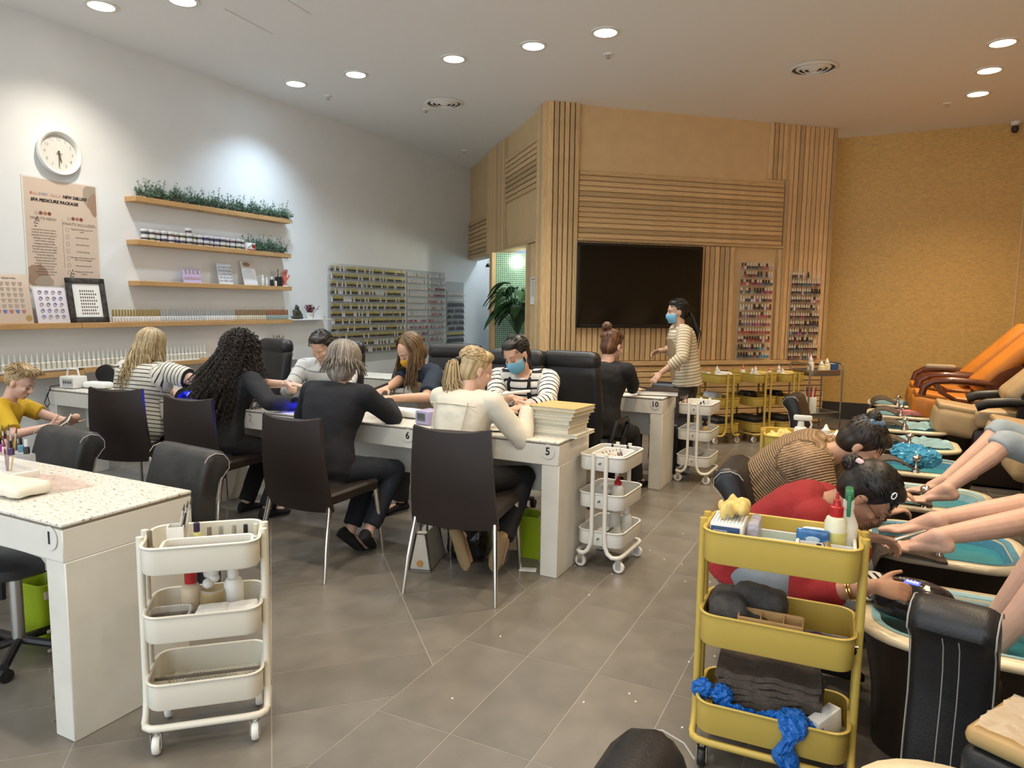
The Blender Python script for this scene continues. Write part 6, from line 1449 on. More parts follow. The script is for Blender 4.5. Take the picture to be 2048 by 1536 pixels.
for k in range(12): m.box((-0.02 + 0.01 * (k % 3), -0.003, 0.12 - 0.017 * k), (0.13 - 0.02 * (k % 3), 0.001, 0.005))
m.box((0, -0.003, 0.145), (0.16, 0.001, 0.012)); part('printed_lines', m, M_ink2, t, kind='stuff')
WB = [polish(Mwc, c, 0.078, 0.0155) for c in PC] + [polish(Mbk, c, 0.078, 0.0155) for c in PC]
PAL1 = [(6, 7, 9, 1, 3, 5), (10, 2, 2, 7, 11, 6), (10, 10, 2, 8, 7, 7), (7, 7, 7, 9, 8, 8), (6, 9, 6, 6, 9, 6), (6, 6, 9, 0, 0, 2), (3, 8, 9, 3, 3, 3), (4, 8, 8, 3, 8, 3), (10, 10, 2, 10, 3, 10), (2, 10, 10, 2, 2, 10), (9, 9, 7, 7, 11, 11), (7, 9, 7, 7, 11, 11)]
def rackE(label, s0, s1, z0, z1, rows, n, pal, side):
    rk = thing('polish_rack', label, 'rack'); onE(rk, (s0 + s1) / 2, (z0 + z1) / 2, 0.018 if side == 0 else 0.018)
    part('back_sheet', MB().box((0, 0.002, 0), (s1 - s0 + 0.03, 0.004, z1 - z0 + 0.03)), mat('rack_clear', (0.9, 0.9, 0.88), 0.15, alpha=0.07), rk)
    for r_ in range(rows):
        z = z1 - (z1 - z0) * (r_ + 1) / rows + 0.012
        part('shelf_lip', MB().box((0, -0.022, z - 0.003 - (z0 + z1) / 2), (s1 - s0, 0.045, 0.004)).box((0, -0.045, z + 0.010 - (z0 + z1) / 2), (s1 - s0, 0.003, 0.026)), mat('rack_clear', (0.9, 0.9, 0.88), 0.15, alpha=0.07), rk)
        for c in range(n):
            if (side and r_ == 0 and c > 6) or rgB.random() < 0.03: continue
            k = pal[r_ % len(pal)][c * 6 // n] if rgB.random() < 0.8 else rgB.randrange(12)
            dark = rgB.random() < (0.28 if side == 0 else 0.16) or (side == 0 and r_ in (3, 9) and 2 < c < 8) or (side and r_ in (2, 6) and c > 7)
            o = single('polish_bottle', WB[k + (12 if dark else 0)], None, '%s-capped polish bottle in the %s row of the rack %s' % ('black' if dark else 'ivory', ORD[r_], 'over the slats' if side else 'on the tan panel'), 'polish bottle', (0, 0, 0), 0, 'polish bottles on the %s wood wall rack' % ('right' if side else 'left'))
            onE(o, s0 + (s1 - s0) * (c + 0.5) / n, z, 0.045)
    return rk
rackE('clear rack of colourful nail polish on the plain tan panel', 2.615, 3.095, 0.89, 2.14, 12, 12, PAL1, 0)
rackE('clear rack of ivory-capped nail polish over the slats by the gold wall', 3.385, 3.835, 0.875, 2.045, 11, 12, [(0, 1, 0, 9, 0, 0), (0, 9, 7, 7, 1, 0), (0, 9, 0, 7, 0, 9), (0, 9, 1, 0, 5, 3), (0, 1, 0, 1, 7, 5), (0, 0, 2, 0, 0, 0), (0, 9, 1, 0, 9, 4), (4, 0, 0, 9, 0, 0), (0, 2, 0, 0, 1, 0), (0, 0, 1, 0, 2, 0), (3, 1, 10, 7, 5, 2)], 1)

# niche plant, boxes, bell
M_pl = attr_mat('peace_lily_leaf', [(0.0, (0.012, 0.045, 0.016)), (0.6, (0.035, 0.10, 0.035)), (1.0, (0.10, 0.17, 0.07))], 'h', 0.35)
t = thing('potted_plant', 'big leafy green plant in the lit mosaic niche', 'plant', (-4.66, 9.44, 0.92))
part('pot', MB().lathe([(0.08, 0), (0.11, 0.20), (0.10, 0.20), (0.085, 0.18), (0, 0.18)], seg=18, cap=False), M_whitep, t); rg = random.Random(12)
for k in range(46):
    az = rg.uniform(0, 2 * PI); L_ = rg.uniform(0.24, 0.42); w_ = rg.uniform(0.05, 0.085); rise = rg.uniform(0.25, 0.80); out_ = rg.uniform(0.06, 0.30)
    d = V(math.cos(az), math.sin(az), 0); sdv = V(-d.y, d.x, 0); b = V(0, 0, 0.18); st = b + d * out_ + V(0, 0, rise)
    g = MB(); lv = []; rows_ = []
    for i in range(7):
        u = i / 6; c = st + d * (L_ * u * 0.85) + V(0, 0, L_ * (0.30 * u - 0.85 * u * u)); ww = w_ * math.sin(PI * min(1, u * 0.93 + 0.05)) ** 0.8
        rows_.append([c - sdv * ww + V(0, 0, 0.018), c, c + sdv * ww + V(0, 0, 0.018)])
    g.loft(rows_, closed_ring=False, caps=False); g.tube([b, b.lerp(st, 0.55) + V(0, 0, 0.04), st], 0.006, 5)
    me = g.mesh('leaf', M_pl, 60); setattr_(me, 'h', [rg.random() * 0.4 + 0.3 * (i % 3 == 1) for i in range(len(g.v))]); link('leaf', me, t)
t = thing('chrome_vase', 'small chrome tap fitting shining beside the plant pot', 'tap', (-4.52, 9.62, 0.92)); part('body', MB().lathe([(0.03, 0), (0.025, 0.02), (0.012, 0.03), (0.012, 0.20)], seg=12), M_chrome, t); part('spout', MB().tube([(0, 0, 0.19), (-0.02, -0.03, 0.24), (-0.06, -0.08, 0.24), (-0.07, -0.1, 0.2)], 0.011, 8), M_chrome, t)
t = thing('storage_rack', 'dark storage rack of cartons in the corridor', 'rack', (-5.75, 11.55, 0), 0)
for sx in (-0.28, 0.28): part('upright', MB().box((sx, 0, 0.8), (0.035, 0.4, 1.6)), M_black, t)
M_card = mat('carton', (0.30, 0.19, 0.10), 0.8, noise=0.08, nscale=8); M_tape = mat('blue_tape', (0.05, 0.13, 0.26), 0.5)
for k in range(6):
    z = 0.05 + 0.30 * k; part('shelf_board', MB().box((0, 0, z - 0.02), (0.56, 0.42, 0.025)), M_black, t) if k < 6 else None
    c = thing('carton', 'brown carton with a blue strip, %s from the floor in the corridor rack' % ('lowest', 'second', 'third', 'fourth', 'fifth', 'topmost')[k], 'box', (-5.75 + (0.05 if k == 5 else 0), 11.50, z), 0, 'cartons in the corridor'); part('carton_body', MB().rbox((0, 0, 0.12), (0.48 - 0.12 * (k == 5), 0.34, 0.25), 0.006), M_card, c); part('strip', MB().box((0, -0.171, 0.04), (0.48 - 0.12 * (k == 5), 0.002, 0.05)), M_tape, c)
t = thing('hanging_bell', 'small dark bell hanging in the corridor opening', 'ornament', (-6.0, 10.95, 2.20)); part('bell', MB().lathe([(0.05, 0), (0.045, 0.02), (0.03, 0.05), (0.012, 0.065), (0, 0.066)], seg=16), M_black, t); part('cord', MB().tube([(0, 0, 0.06), (0, 0, 0.13)], 0.003, 5), M_black, t)
# ------------------------------------------------------------------ things on the tables
TT = 0.7895
def rnd_towel(name, label, loc, rz, d, m, cat='towel', group=None, r=None, fold=0.006):
    t = thing(name, label, cat, loc, rz, group); g = MB(); g.rbox((0, 0, d[2] / 2 + 0.004), d, r or d[2] * 0.45, seg=3)
    blob('cloth', g, m, t, 0.008, 4, 0.6, fold); return t
M_gold = mat('gold_glitter', (0.52, 0.40, 0.16), 0.45, noise=0.35, nscale=120)
M_page = mat('page_cream', (0.66, 0.62, 0.50), 0.6); M_bookw = mat('book_white', (0.68, 0.66, 0.58), 0.5)
z = TT
for k, (h, w_, a, dx, dy, c) in enumerate(((0.020, 0.30, 2, 0.02, 0.0, M_bookw), (0.034, 0.28, 4, -0.02, 0.0, M_bookw), (0.022, 0.28, 3, -0.015, 0.01, M_page), (0.026, 0.28, 5, -0.01, 0.0, M_bookw), (0.020, 0.285, 3, 0.0, -0.01, M_page), (0.024, 0.29, 6, 0.015, 0.0, M_page), (0.024, 0.30, 5, 0.02, -0.01, M_gold))):
    t = thing('sample_book', 'cream sample book, %s of the stack on the long table' % ('lowest', 'second from the bottom', 'third from the bottom', 'middle one', 'third from the top', 'second from the top', 'topmost, gold glittering')[k], 'book', (-1.635 + dx, 3.90 + dy, z), R(-a), 'books stacked on table 5')
    part('pages', MB().box((0.004, 0, h / 2), (w_ - 0.012, 0.26, h - 0.006)), M_page, t); part('cover', MB().box((0, 0, 0.0015), (w_, 0.275, 0.003)), c, t); part('cover', MB().box((0, 0, h - 0.0015), (w_, 0.275, 0.003)), c, t); part('spine', MB().rbox((-w_ / 2, 0, h / 2), (0.004, 0.275, h), 0.0015), c, t); z += h + 0.0006
t = thing('digital_timer', 'lavender plastic box with a grey display beside the cream jacket on table 5', 'device', (-2.49, 3.74, TT), R(-8)); part('casing', MB().rbox((0, 0.03, 0.045), (0.12, 0.14, 0.09), 0.012), mat('lavender', (0.38, 0.34, 0.52), 0.45), t); part('display', MB().rbox((-0.005, -0.041, 0.05), (0.065, 0.004, 0.05), 0.002), mat('display_grey', (0.10, 0.11, 0.11), 0.2), t)
for lb, x, y, a, L_ in (('white rolled towel under the hands on table 5, next to the books', -1.90, 3.98, 8, 0.26), ('white rolled towel on the table between the yellow-masked woman and the grey-haired client', -2.80, 3.92, -4, 0.34), ('white rolled towel under the ringed hand near the blue lamp', -3.58, 3.95, 10, 0.26), ('white hand cushion on the table left of the striped client', -5.92, 3.83, 12, 0.24)):
    rnd_towel('hand_towel', lb, (x, y, TT), R(a), (L_, 0.12, 0.055), M_towelw)
for lb, x, y, a in (('white folded towel on table 10 behind the yellow-masked woman', -3.75, 6.02, 5), ('white folded towel on table 10 behind the hidden technician', -4.15, 5.98, -6), ('white folded towel on table 10 behind the ponytail client', -2.95, 6.05, 0)): rnd_towel('folded_towel', lb, (x, y, TT), R(a), (0.40, 0.22, 0.05), M_towelw)
t = rnd_towel('arm_rest', 'long white tapering arm rest on table 10 beside the bun', (-1.98, 6.12, TT), R(-14), (0.34, 0.11, 0.075), M_whitep, 'arm rest', r=0.035)
t = thing('catalogue', 'big black-covered catalogue lying on the corner of table 10 under a hand', 'book', (-1.63, 6.10, TT), R(14)); part('pages', MB().box((0, 0, 0.022), (0.33, 0.27, 0.034)), M_paper, t); part('cover', MB().rbox((0, 0, 0.042), (0.345, 0.285, 0.006), 0.002), M_brownl, t); part('cover', MB().rbox((0, 0, 0.003), (0.345, 0.285, 0.005), 0.002), M_brownl, t)
M_led = mat('blue_led', (0.05, 0.05, 0.9), 0.3, emit=(0.02, 0.03, 1.0), estr=30)
for lb, x, y, a in (('black nail curing lamp glowing blue between the striped and the curly-haired clients', -4.66, 3.78, 20), ('black nail curing lamp glowing blue beside the dark sleeve of the curly-haired client', -3.50, 3.77, -6)):
    t = thing('curing_lamp', lb, 'nail lamp', (x, y, TT), R(a), 'glowing nail lamps'); g = MB(); o_ = [(math.cos(PI * k / 12) * 0.115, math.sin(PI * k / 12) * 0.095 + 0.012) for k in range(13)]; i_ = [(math.cos(PI * k / 12) * 0.092, math.sin(PI * k / 12) * 0.070 + 0.006) for k in range(12, -1, -1)]
    g.prism(o_ + i_, -0.09, 0.10, 'Y'); part('shell', g, M_black, t); part('base', MB().box((0, 0.005, 0.003), (0.22, 0.19, 0.006)), M_steel, t); part('back_plate', MB().prism([(x_ * 0.98, z_ * 0.98) for x_, z_ in o_], 0.10, 0.106, 'Y'), M_black, t)
    part('led_strip', MB().tube([(math.cos(PI * k / 10) * 0.080, 0.02, 0.006 + math.sin(PI * k / 10) * 0.060) for k in range(1, 10)], 0.006, 6), M_led, t); part('led_bar', MB().rbox((0, -0.02, 0.072), (0.05, 0.03, 0.005), 0.002), M_led, t)
    l = bpy.data.lights.new('led_glow', 'POINT'); l.energy = 1.6; l.color = (0.03, 0.04, 1.0); l.shadow_soft_size = 0.02; o = link('led_glow', l, t); o.location = (0, -0.055, 0.045)
t = thing('drill_machine', 'white electric nail drill box with a carry handle on the far left table', 'device', (-6.12, 3.74, TT), R(8)); part('casing', MB().rbox((0, 0, 0.055), (0.17, 0.13, 0.10), 0.008), M_whitep, t); part('handle', MB().tube([(-0.07, 0, 0.10), (-0.055, 0, 0.165), (0.055, 0, 0.165), (0.07, 0, 0.10)], 0.008, 8), M_whitep, t); part('front_panel', MB().box((0.01, -0.0665, 0.05), (0.12, 0.002, 0.07)), mat('panel_grey', (0.5, 0.5, 0.5), 0.4), t)
for k in range(5): part('switch', MB().box((-0.03 + 0.02 * k, -0.0685, 0.055), (0.008, 0.003, 0.022)), M_black, t)
part('socket', MB().lathe([(0.016, -0.088), (0.016, -0.082)], (0, 0.02, 0.03), 10, 'X'), M_black, t)
part('power_cord', MB().tube([(-0.085, 0.0, 0.03), (-0.12, -0.12, 0.02), (-0.115, -0.155, -0.06), (-0.09, -0.16, -0.12), (-0.12, -0.162, -0.155), (-0.15, -0.16, -0.12), (-0.11, -0.158, -0.04), (-0.08, -0.15, 0.003)], 0.004, 6), M_black, t)
t = thing('dust_fan', 'black oval nail dust collector standing behind the drill box', 'device', (-6.05, 4.0, TT), R(10)); part('body', MB().lathe([(0.0, -0.02), (0.115, -0.018), (0.125, 0.0), (0.115, 0.02), (0, 0.024)], (0, 0, 0.10), 28, 'Y', sy=0.72), M_black, t); part('foot', MB().rbox((0, 0, 0.01), (0.14, 0.08, 0.02), 0.006), M_black, t)
t = thing('cleaning_pad', 'small yellow-green pad on the far left table', 'pad', (-5.86, 3.98, TT), R(5)); part('pad', MB().rbox((0, 0, 0.02), (0.17, 0.09, 0.035), 0.006), mat('pad_green', (0.42, 0.44, 0.16), 0.8), t); part('pad_band', MB().box((0, 0, 0.02), (0.02, 0.092, 0.037)), M_whitep, t)
t = thing('menu_stand', 'white printed menu card standing on the table behind the striped client', 'card', (-5.28, 4.04, TT), R(12)); part('card', MB().rbox((0, 0, 0.11), (0.26, 0.006, 0.22), 0.002), M_paper, t); part('print_shape', MB().prism([(0.02 + 0.012 * k, 0.155 + 0.008 * math.sin(k * 1.9)) for k in range(9)] + [(0.02 + 0.012 * k, 0.137 + 0.008 * math.sin(k * 1.3)) for k in range(8, -1, -1)], -0.0045, -0.0032, 'Y'), M_ink, t); part('foot', MB().rbox((0, 0.015, 0.005), (0.2, 0.06, 0.01), 0.003), M_clear, t)
t = thing('foot_lamp', 'low black rounded lamp at the back of table 7', 'nail lamp', (-4.25, 4.0, TT), 0); part('shell', MB().lathe([(0.10, 0), (0.11, 0.02), (0.095, 0.06), (0.04, 0.085), (0, 0.088)], seg=24, sx=1.25), M_black, t); part('trim', MB().lathe([(0.111, 0.012), (0.113, 0.018), (0.111, 0.024)], seg=24, sx=1.25, cap=False), M_steel, t)
t = thing('paper_tray', 'white desk tray holding loose papers by the far wall', 'tray', (-6.1, 6.08, TT), R(4))
for k, z_ in enumerate((0.0, 0.10)): part('shelf', MB().rbox((0, 0, z_ + 0.006), (0.36, 0.28, 0.010), 0.003), M_clear if k else M_whitep, t)
for sx in (-0.17, 0.17): part('side', MB().box((sx, 0, 0.055), (0.008, 0.28, 0.10)), mat('tray_smoke', (0.14, 0.14, 0.15), 0.3), t)
for k in range(6): single('paper_sheet', MB().box((0, 0, 0), (0.30, 0.22, 0.0022)), M_paper, 'loose white sheet lying in the desk tray, %s' % ('lowest', 'second', 'third', 'fourth', 'fifth', 'topmost and most askew')[k], 'paper', (-6.1 + 0.006 * k, 6.06, TT + 0.1135 + 0.0026 * k), R(4 + 5 * math.sin(k * 2)), 'papers in the desk tray')
single('pen', MB().tube([(0, 0, 0), (0.10, 0.02, 0), (0.14, 0.028, 0)], 0.0055, 8), M_black, 'dark pen lying on table 5 beside the cream elbow', 'pen', (-2.06, 3.68, TT + 0.006), R(10))
t = thing('nail_drill', 'white pencil-shaped nail drill held between the cream jacket and striped sweater', 'tool', (-2.02, 4.06, 0.985), R(14)); part('barrel', MB().tube([(0.10, 0, 0.02), (0.0, 0, 0.006), (-0.09, 0, -0.01)], 0.009, 10), M_whitep, t); part('tip', MB().tube([(-0.09, 0, -0.01), (-0.125, 0, -0.016)], 0.005, 8, r1=0.002), M_steel, t)
t = thing('nail_file', 'dark nail tool held by the yellow-masked woman', 'tool', (-3.12, 4.02, 0.945), R(60)); part('barrel', MB().tube([(0, 0, 0), (0.11, 0, 0.035)], 0.009, 8), M_black, t); part('tip', MB().tube([(0, 0, 0), (-0.03, 0, -0.01)], 0.004, 6, r1=0.001), M_steel, t)
# table 1
t = thing('polish_organiser', 'clear stepped organiser of small bottles on a white base on table 1', 'organiser', (-3.28, 1.70, TT), R(-8)); part('base', MB().rbox((0, 0, 0.02), (0.32, 0.13, 0.04), 0.006), M_whitep, t); part('step', MB().rbox((0, 0, 0.075), (0.30, 0.11, 0.07), 0.004), M_clear, t)
for k in range(10): single('small_bottle', polish(Mbk if k % 3 else Mcl, PC[(k * 5) % 12], 0.06, 0.012), None, 'tiny polish bottle in the clear organiser on table 1', 'bottle', (-3.28 + (-0.12 + 0.028 * k) * 0.99, 1.70 + (0.03 if k % 2 else -0.02) + 0.017 - 0.004 * k, TT + 0.111), 0, 'bottles in the table 1 organiser')
brush('brown nail brush standing tilted in the table 1 organiser', (-3.20, 1.66, TT + 0.04), (-3.21, 1.68, TT + 0.235), 1); brush('yellow-handled nail brush standing in the table 1 organiser', (-3.195, 1.67, TT + 0.04), (-3.17, 1.69, TT + 0.225), 2); brush('dark wine nail brush leaning left in the table 1 organiser', (-3.215, 1.665, TT + 0.04), (-3.24, 1.67, TT + 0.23), 4)
rnd_towel('hand_towel', 'cream plastic-wrapped towel roll on the near edge of table 1', (-2.98, 1.555, TT), R(4), (0.30, 0.15, 0.05), mat('cream_towel', (0.72, 0.68, 0.58), 0.6, bump=0.5, bscale=30), fold=0.014)
def crumple(nx, ny, w_, h_, amp, seed, m, name='film'):
    rg = random.Random(seed); rows = [[(-w_ / 2 + w_ * i / (nx - 1) + rg.uniform(-0.3, 0.3) * w_ / nx, -h_ / 2 + h_ * j / (ny - 1) + rg.uniform(-0.3, 0.3) * h_ / ny, abs(rg.gauss(0, amp)) + 0.001) for i in range(nx)] for j in range(ny)]
    return MB().loft(rows, closed_ring=False, caps=False)
single('plastic_film', crumple(14, 8, 0.34, 0.16, 0.007, 5, None), mat('pink_film', (0.75, 0.55, 0.48), 0.2, alpha=0.45), 'crumpled pinkish clear film lying flat on table 1', 'film', (-2.98, 1.72, TT + 0.001), R(-6))

def crinkle(b, c, r, seed, seg=20, rings=12, lo=0.70):
    rg = random.Random(seed); k = len(b.v); b.ball((0, 0, 0), 1.0, seg, rings)
    for i in range(k, len(b.v)):
        x, y, z_ = b.v[i]; q = rg.uniform(lo, 1.12); b.v[i] = (c[0] + x * q * r[0], c[1] + y * q * r[1], c[2] + z_ * q * r[2])
    return b
# ------------------------------------------------------------------ trolley loads
def on(tr, x, y, z): c, s = math.cos(tr.rotation_euler[2]), math.sin(tr.rotation_euler[2]); return (tr.location[0] + c * x - s * y, tr.location[1] + s * x + c * y, z)
def za(H_, k, fr=(1.0, 0.675, 0.35)): th = 0.115 * H_ / 0.78 * 0.9; return fr[k] * H_ - th + 0.0055
a0, a1, a2 = [za(0.735, k) for k in range(3)]
ANG = TRA.rotation_euler[2]
t = thing('brush_holder', 'square white brush holder in the top tray of the cream trolley', 'cup', on(TRA, -0.10, 0.05, a0), ANG)
part('cup', MB().box((0, -0.026, 0.055), (0.055, 0.003, 0.11)).box((0, 0.026, 0.055), (0.055, 0.003, 0.11)).box((-0.026, 0, 0.055), (0.003, 0.05, 0.11)).box((0.026, 0, 0.055), (0.003, 0.05, 0.11)).box((0, 0, 0.002), (0.05, 0.05, 0.003)), M_whitep, t)
for k in range(3): p = on(TRA, -0.105 + 0.01 * k, 0.045 + 0.006 * k, a0 + 0.006); q = on(TRA, -0.07 + 0.012 * k, 0.055, a0 + 0.185 + 0.012 * k); brush('worn brush standing in the white square holder', p, q, (3, 0, 3)[k], 'brushes in the white square holder')
squeeze('serum_bottle', 'small oil bottle with a dark purple dropper cap in the cream trolley', on(TRA, -0.035, 0.07, a0), 0.11, 0.018, mat('oil_yellow', (0.55, 0.52, 0.22), 0.2), mat('purple_cap', (0.03, 0.012, 0.06), 0.4), tip=False)
for k, (x, m1, m2, lb) in enumerate(((0.005, Mbk, M_edge, 'grey-capped polish bottle'), (0.045, Mcl, M_steel, 'silver-capped polish bottle'), (0.09, Mcl, M_steel, 'second silver-capped polish bottle'), (0.13, Mbk, M_black, 'black-capped short bottle'), (0.165, Mcl, M_page, 'cream and silver polish bottle'))): single('polish_bottle', polish(m2, m1 if k else M_edge, 0.085, 0.014), None, lb + ' along the back of the cream trolley top tray', 'bottle', on(TRA, x, 0.085, a0), 0)
single('polish_bottle', polish(M_edge, M_edge, 0.115, 0.015), None, 'tall dark olive bottle at the left end of the cream trolley top tray', 'bottle', on(TRA, -0.175, -0.01, a0), 0)
t = thing('inner_tray', 'long narrow white inner tray across the cream trolley top', 'tray', on(TRA, 0.015, -0.04, a0 + 0.012), ANG); part('tray', tray_mesh(0.29, 0.11, 0.062, 0.004), M_whitetr, t, smooth=50)
t = thing('scissors', 'steel cuticle scissors lying in the inner white tray', 'scissors', on(TRA, -0.07, -0.045, a0 + 0.024), ANG)
for s in (-1, 1): part('blade', MB().tube([(0.022 * 0, s * 0.004, 0.006), (0.06, -s * 0.004, 0.008)], 0.0025, 6), M_chrome, t); part('handle_ring', MB().tube([(-0.03 + 0.022 * math.cos(a), s * 0.016 + 0.012 * math.sin(a), 0.008) for a in [2 * PI * k / 14 for k in range(14)]], 0.0022, 5, closed=True), M_chrome, t)
t = thing('tweezers', 'thin steel tweezers lying at the right end of the inner tray', 'tweezers', on(TRA, 0.10, -0.03, a0 + 0.024), ANG)
for s in (-1, 1): part('arm', MB().tube([(-0.06, 0, 0.004), (0.0, s * 0.005, 0.006), (0.06, s * 0.001, 0.012)], 0.0018, 5), M_steel, t)
squeeze('lotion_bottle', 'amber liquid bottle with a red cap in the middle cream tray', on(TRA, -0.06, 0.06, a1), 0.185, 0.036, mat('amber_frost', (0.62, 0.50, 0.36), 0.35), M_red, tip=False)
squeeze('lotion_bottle', 'tall white bottle with a small black top in the middle cream tray', on(TRA, 0.085, 0.06, a1), 0.20, 0.034, M_whitep, M_whitep, tip=False)
t = thing('cotton_jar', 'clear jar of amber liquid with white cotton balls on top', 'jar', on(TRA, 0.015, 0.055, a1)); part('jar', MB().lathe([(0.045, 0), (0.048, 0.01), (0.048, 0.085), (0.042, 0.10)], seg=20), mat('amber_glass', (0.55, 0.42, 0.20), 0.1, alpha=0.6), t); part('rim', MB().lathe([(0.044, 0.096), (0.047, 0.10), (0.044, 0.106)], seg=20, cap=False), M_clear, t)
for k in range(5): single('cotton_ball', MB().ball((0, 0, 0), (0.021, 0.020, 0.019), 10, 8), M_towelw, 'white cotton ball piled on the amber jar', 'cotton ball', on(TRA, 0.0 + 0.018 * (k % 2), 0.05 + 0.012 * (k % 3), a1 + 0.124 + 0.020 * k * 0.75), 0, 'cotton balls on the jar')
for k in range(2): rnd_towel('tissue_stack', 'stack of soft white wipes %s of the middle cream tray' % ('in the centre', 'at the right end')[k], on(TRA, 0.025 + 0.10 * k, -0.055, a1 + 0.01), ANG + R(6 * k), (0.11, 0.09, 0.065), M_towelw, 'wipes', 'wipes in the cream trolley', 0.012, 0.012)
t = thing('clear_box', 'clear plastic box at the left of the middle cream tray', 'box', on(TRA, -0.115, -0.045, a1), ANG); part('box', tray_mesh(0.13, 0.10, 0.07, 0.003), M_clear, t); part('rim', MB().tube([(x, y, 0.07) for x, y in rrect(0.13, 0.10, 0.02, 3)], 0.0025, 5, closed=True), M_whitep, t)
# trolley by table 5
b0, b1, b2 = [za(0.69, k) for k in range(3)]; BA = TRB.rotation_euler[2]
t = thing('inner_tray', 'white inner box of tools in the top of the trolley by table 5', 'tray', on(TRB, 0.02, 0.0, b0), BA); part('tray', tray_mesh(0.24, 0.19, 0.075, 0.004), M_paper, t, smooth=50)
for k in range(6): brush('small tool lying in the inner box of the trolley by table 5', on(TRB, -0.06 + 0.02 * k, -0.06, b0 + 0.012), on(TRB, -0.02 + 0.03 * k, 0.06 - 0.012 * k, b0 + 0.075), k, 'tools in the table 5 trolley')
for k in range(4): single('polish_bottle', polish(Mbk if k % 2 else Mcl, PC[k * 2], 0.09, 0.013), None, 'small polish bottle at the far end of the top tray by table 5', 'bottle', on(TRB, 0.16, -0.09 + 0.05 * k, b0), 0, 'bottles in the table 5 trolley')
squeeze('acetone_bottle', 'frosted bottle with a red nozzle cap in the middle tray by table 5', on(TRB, -0.05, -0.06, b1), 0.17, 0.036, M_frost, M_red); rnd_towel('tissue_stack', 'white wipes heaped in the middle tray by table 5', on(TRB, 0.06, 0.05, b1), BA, (0.16, 0.12, 0.07), M_towelw, 'wipes', None, 0.02, 0.012)
squeeze('lotion_bottle', 'clear lotion bottle in the lowest tray by table 5', on(TRB, 0.08, 0.0, b2), 0.20, 0.035, M_frost, M_whitep, tip=False); squeeze('lotion_bottle', 'second clear bottle behind it in the lowest tray by table 5', on(TRB, 0.13, -0.06, b2), 0.17, 0.03, M_frost, M_whitep, tip=False)
# trolley by table 10
c0, c1, c2 = [za(0.71, k) for k in range(3)]
for k in range(5): brush('brush fanned out of the top tray of the trolley by table 10', on(TRC, -0.12 + 0.01 * k, 0.10, c0 + 0.006), on(TRC, -0.16 + 0.03 * k, 0.14 - 0.01 * k, c0 + 0.16), k, 'brushes in the table 10 trolley')
for k in range(5): single('polish_bottle', polish(Mbk if k % 2 else Mcl, PC[k], 0.085, 0.013), None, 'small polish bottle in the top tray of the trolley by table 10', 'bottle', on(TRC, -0.05 + 0.05 * k, -0.04 + 0.03 * (k % 2), c0), 0, 'bottles in the table 10 trolley')
t = squeeze('pump_bottle', 'amber pump bottle with a dark spout in the middle tray by table 10', on(TRC, -0.07, -0.07, c1), 0.17, 0.036, mat('amber_pump', (0.50, 0.36, 0.18), 0.3), M_black); squeeze('lotion_bottle', 'white squeeze bottle in the middle tray by table 10', on(TRC, -0.02, -0.02, c1), 0.15, 0.032, M_whitep, M_whitep); rnd_towel('tissue_stack', 'white folded wipes in the middle tray by table 10', on(TRC, 0.08, 0.04, c1), R(90), (0.16, 0.12, 0.06), M_towelw, 'wipes', None, 0.015)
# big yellow trolley
y0, y1, y2 = [za(0.83, k, FY_) for k in range(3)]; YA = TRY.rotation_euler[2]
t = thing('wipes_box', 'blue and white carton of wipes in the left end of the yellow trolley', 'box', on(TRY, -0.165, -0.015, y0), YA); part('carton_body', MB().rbox((0, 0, 0.06), (0.105, 0.15, 0.12), 0.003), M_paper, t); part('front_panel', MB().box((-0.004, -0.0758, 0.060), (0.092, 0.001, 0.10)), mat('carton_blue', (0.045, 0.10, 0.24), 0.5), t)
m = MB()
for r_ in range(6): m.box((-0.02 + 0.004 * (r_ % 2), -0.0768, 0.095 - 0.014 * r_), (0.045 - 0.007 * (r_ % 3), 0.001, 0.005))
for r_ in range(9): m.box((-0.044 + 0.011 * r_, -0.005, 0.1206), (0.0035, 0.13, 0.0008))
part('printed_lines', m, mat('carton_print', (0.40, 0.47, 0.58), 0.6), t, kind='stuff')
t = thing('sponge', 'crumpled yellow sponge cloth resting on the blue and white carton', 'sponge', on(TRY, -0.155, 0.0, y0 + 0.121), YA); g = MB(); rg = random.Random(2)
for k in range(26): g.ball((rg.uniform(-0.04, 0.04), rg.uniform(-0.055, 0.055), 0.018 + rg.uniform(0, 0.03)), (rg.uniform(0.010, 0.022), rg.uniform(0.010, 0.022), rg.uniform(0.014, 0.024)), 10, 6)
blob('cloth', g, mat('sponge_yellow', (0.66, 0.50, 0.18), 0.85), t, 0.005, 2, 0.6, 0.006)
t = thing('plastic_bag', 'clear crinkled bag beside the carton in the yellow trolley', 'bag', on(TRY, -0.085, 0.0, y0), YA); g = MB(); g.rbox((0, 0, 0.065), (0.04, 0.13, 0.125), 0.015); part('bag', g, mat('violet_film', (0.52, 0.52, 0.66), 0.15, alpha=0.6, bump=0.9, bscale=40), t)
t = thing('sample_tray', 'white tray of green nail swatches with a clear lid in the yellow trolley', 'tray', on(TRY, 0.0, 0.065, y0 + 0.005), YA); part('tray', tray_mesh(0.24, 0.10, 0.055, 0.004), mat('tray_white', (0.66, 0.64, 0.66), 0.3), t); part('insert', MB().rbox((0, 0, 0.012), (0.21, 0.07, 0.014), 0.002), mat('insert_green', (0.10, 0.36, 0.05), 0.4), t)
for k in range(9): part('swatch', MB().rbox((-0.09 + 0.022 * k, -0.056, 0.032), (0.010, 0.004, 0.022), 0.001), mat('swatch_olive', (0.07, 0.10, 0.03), 0.4), t)
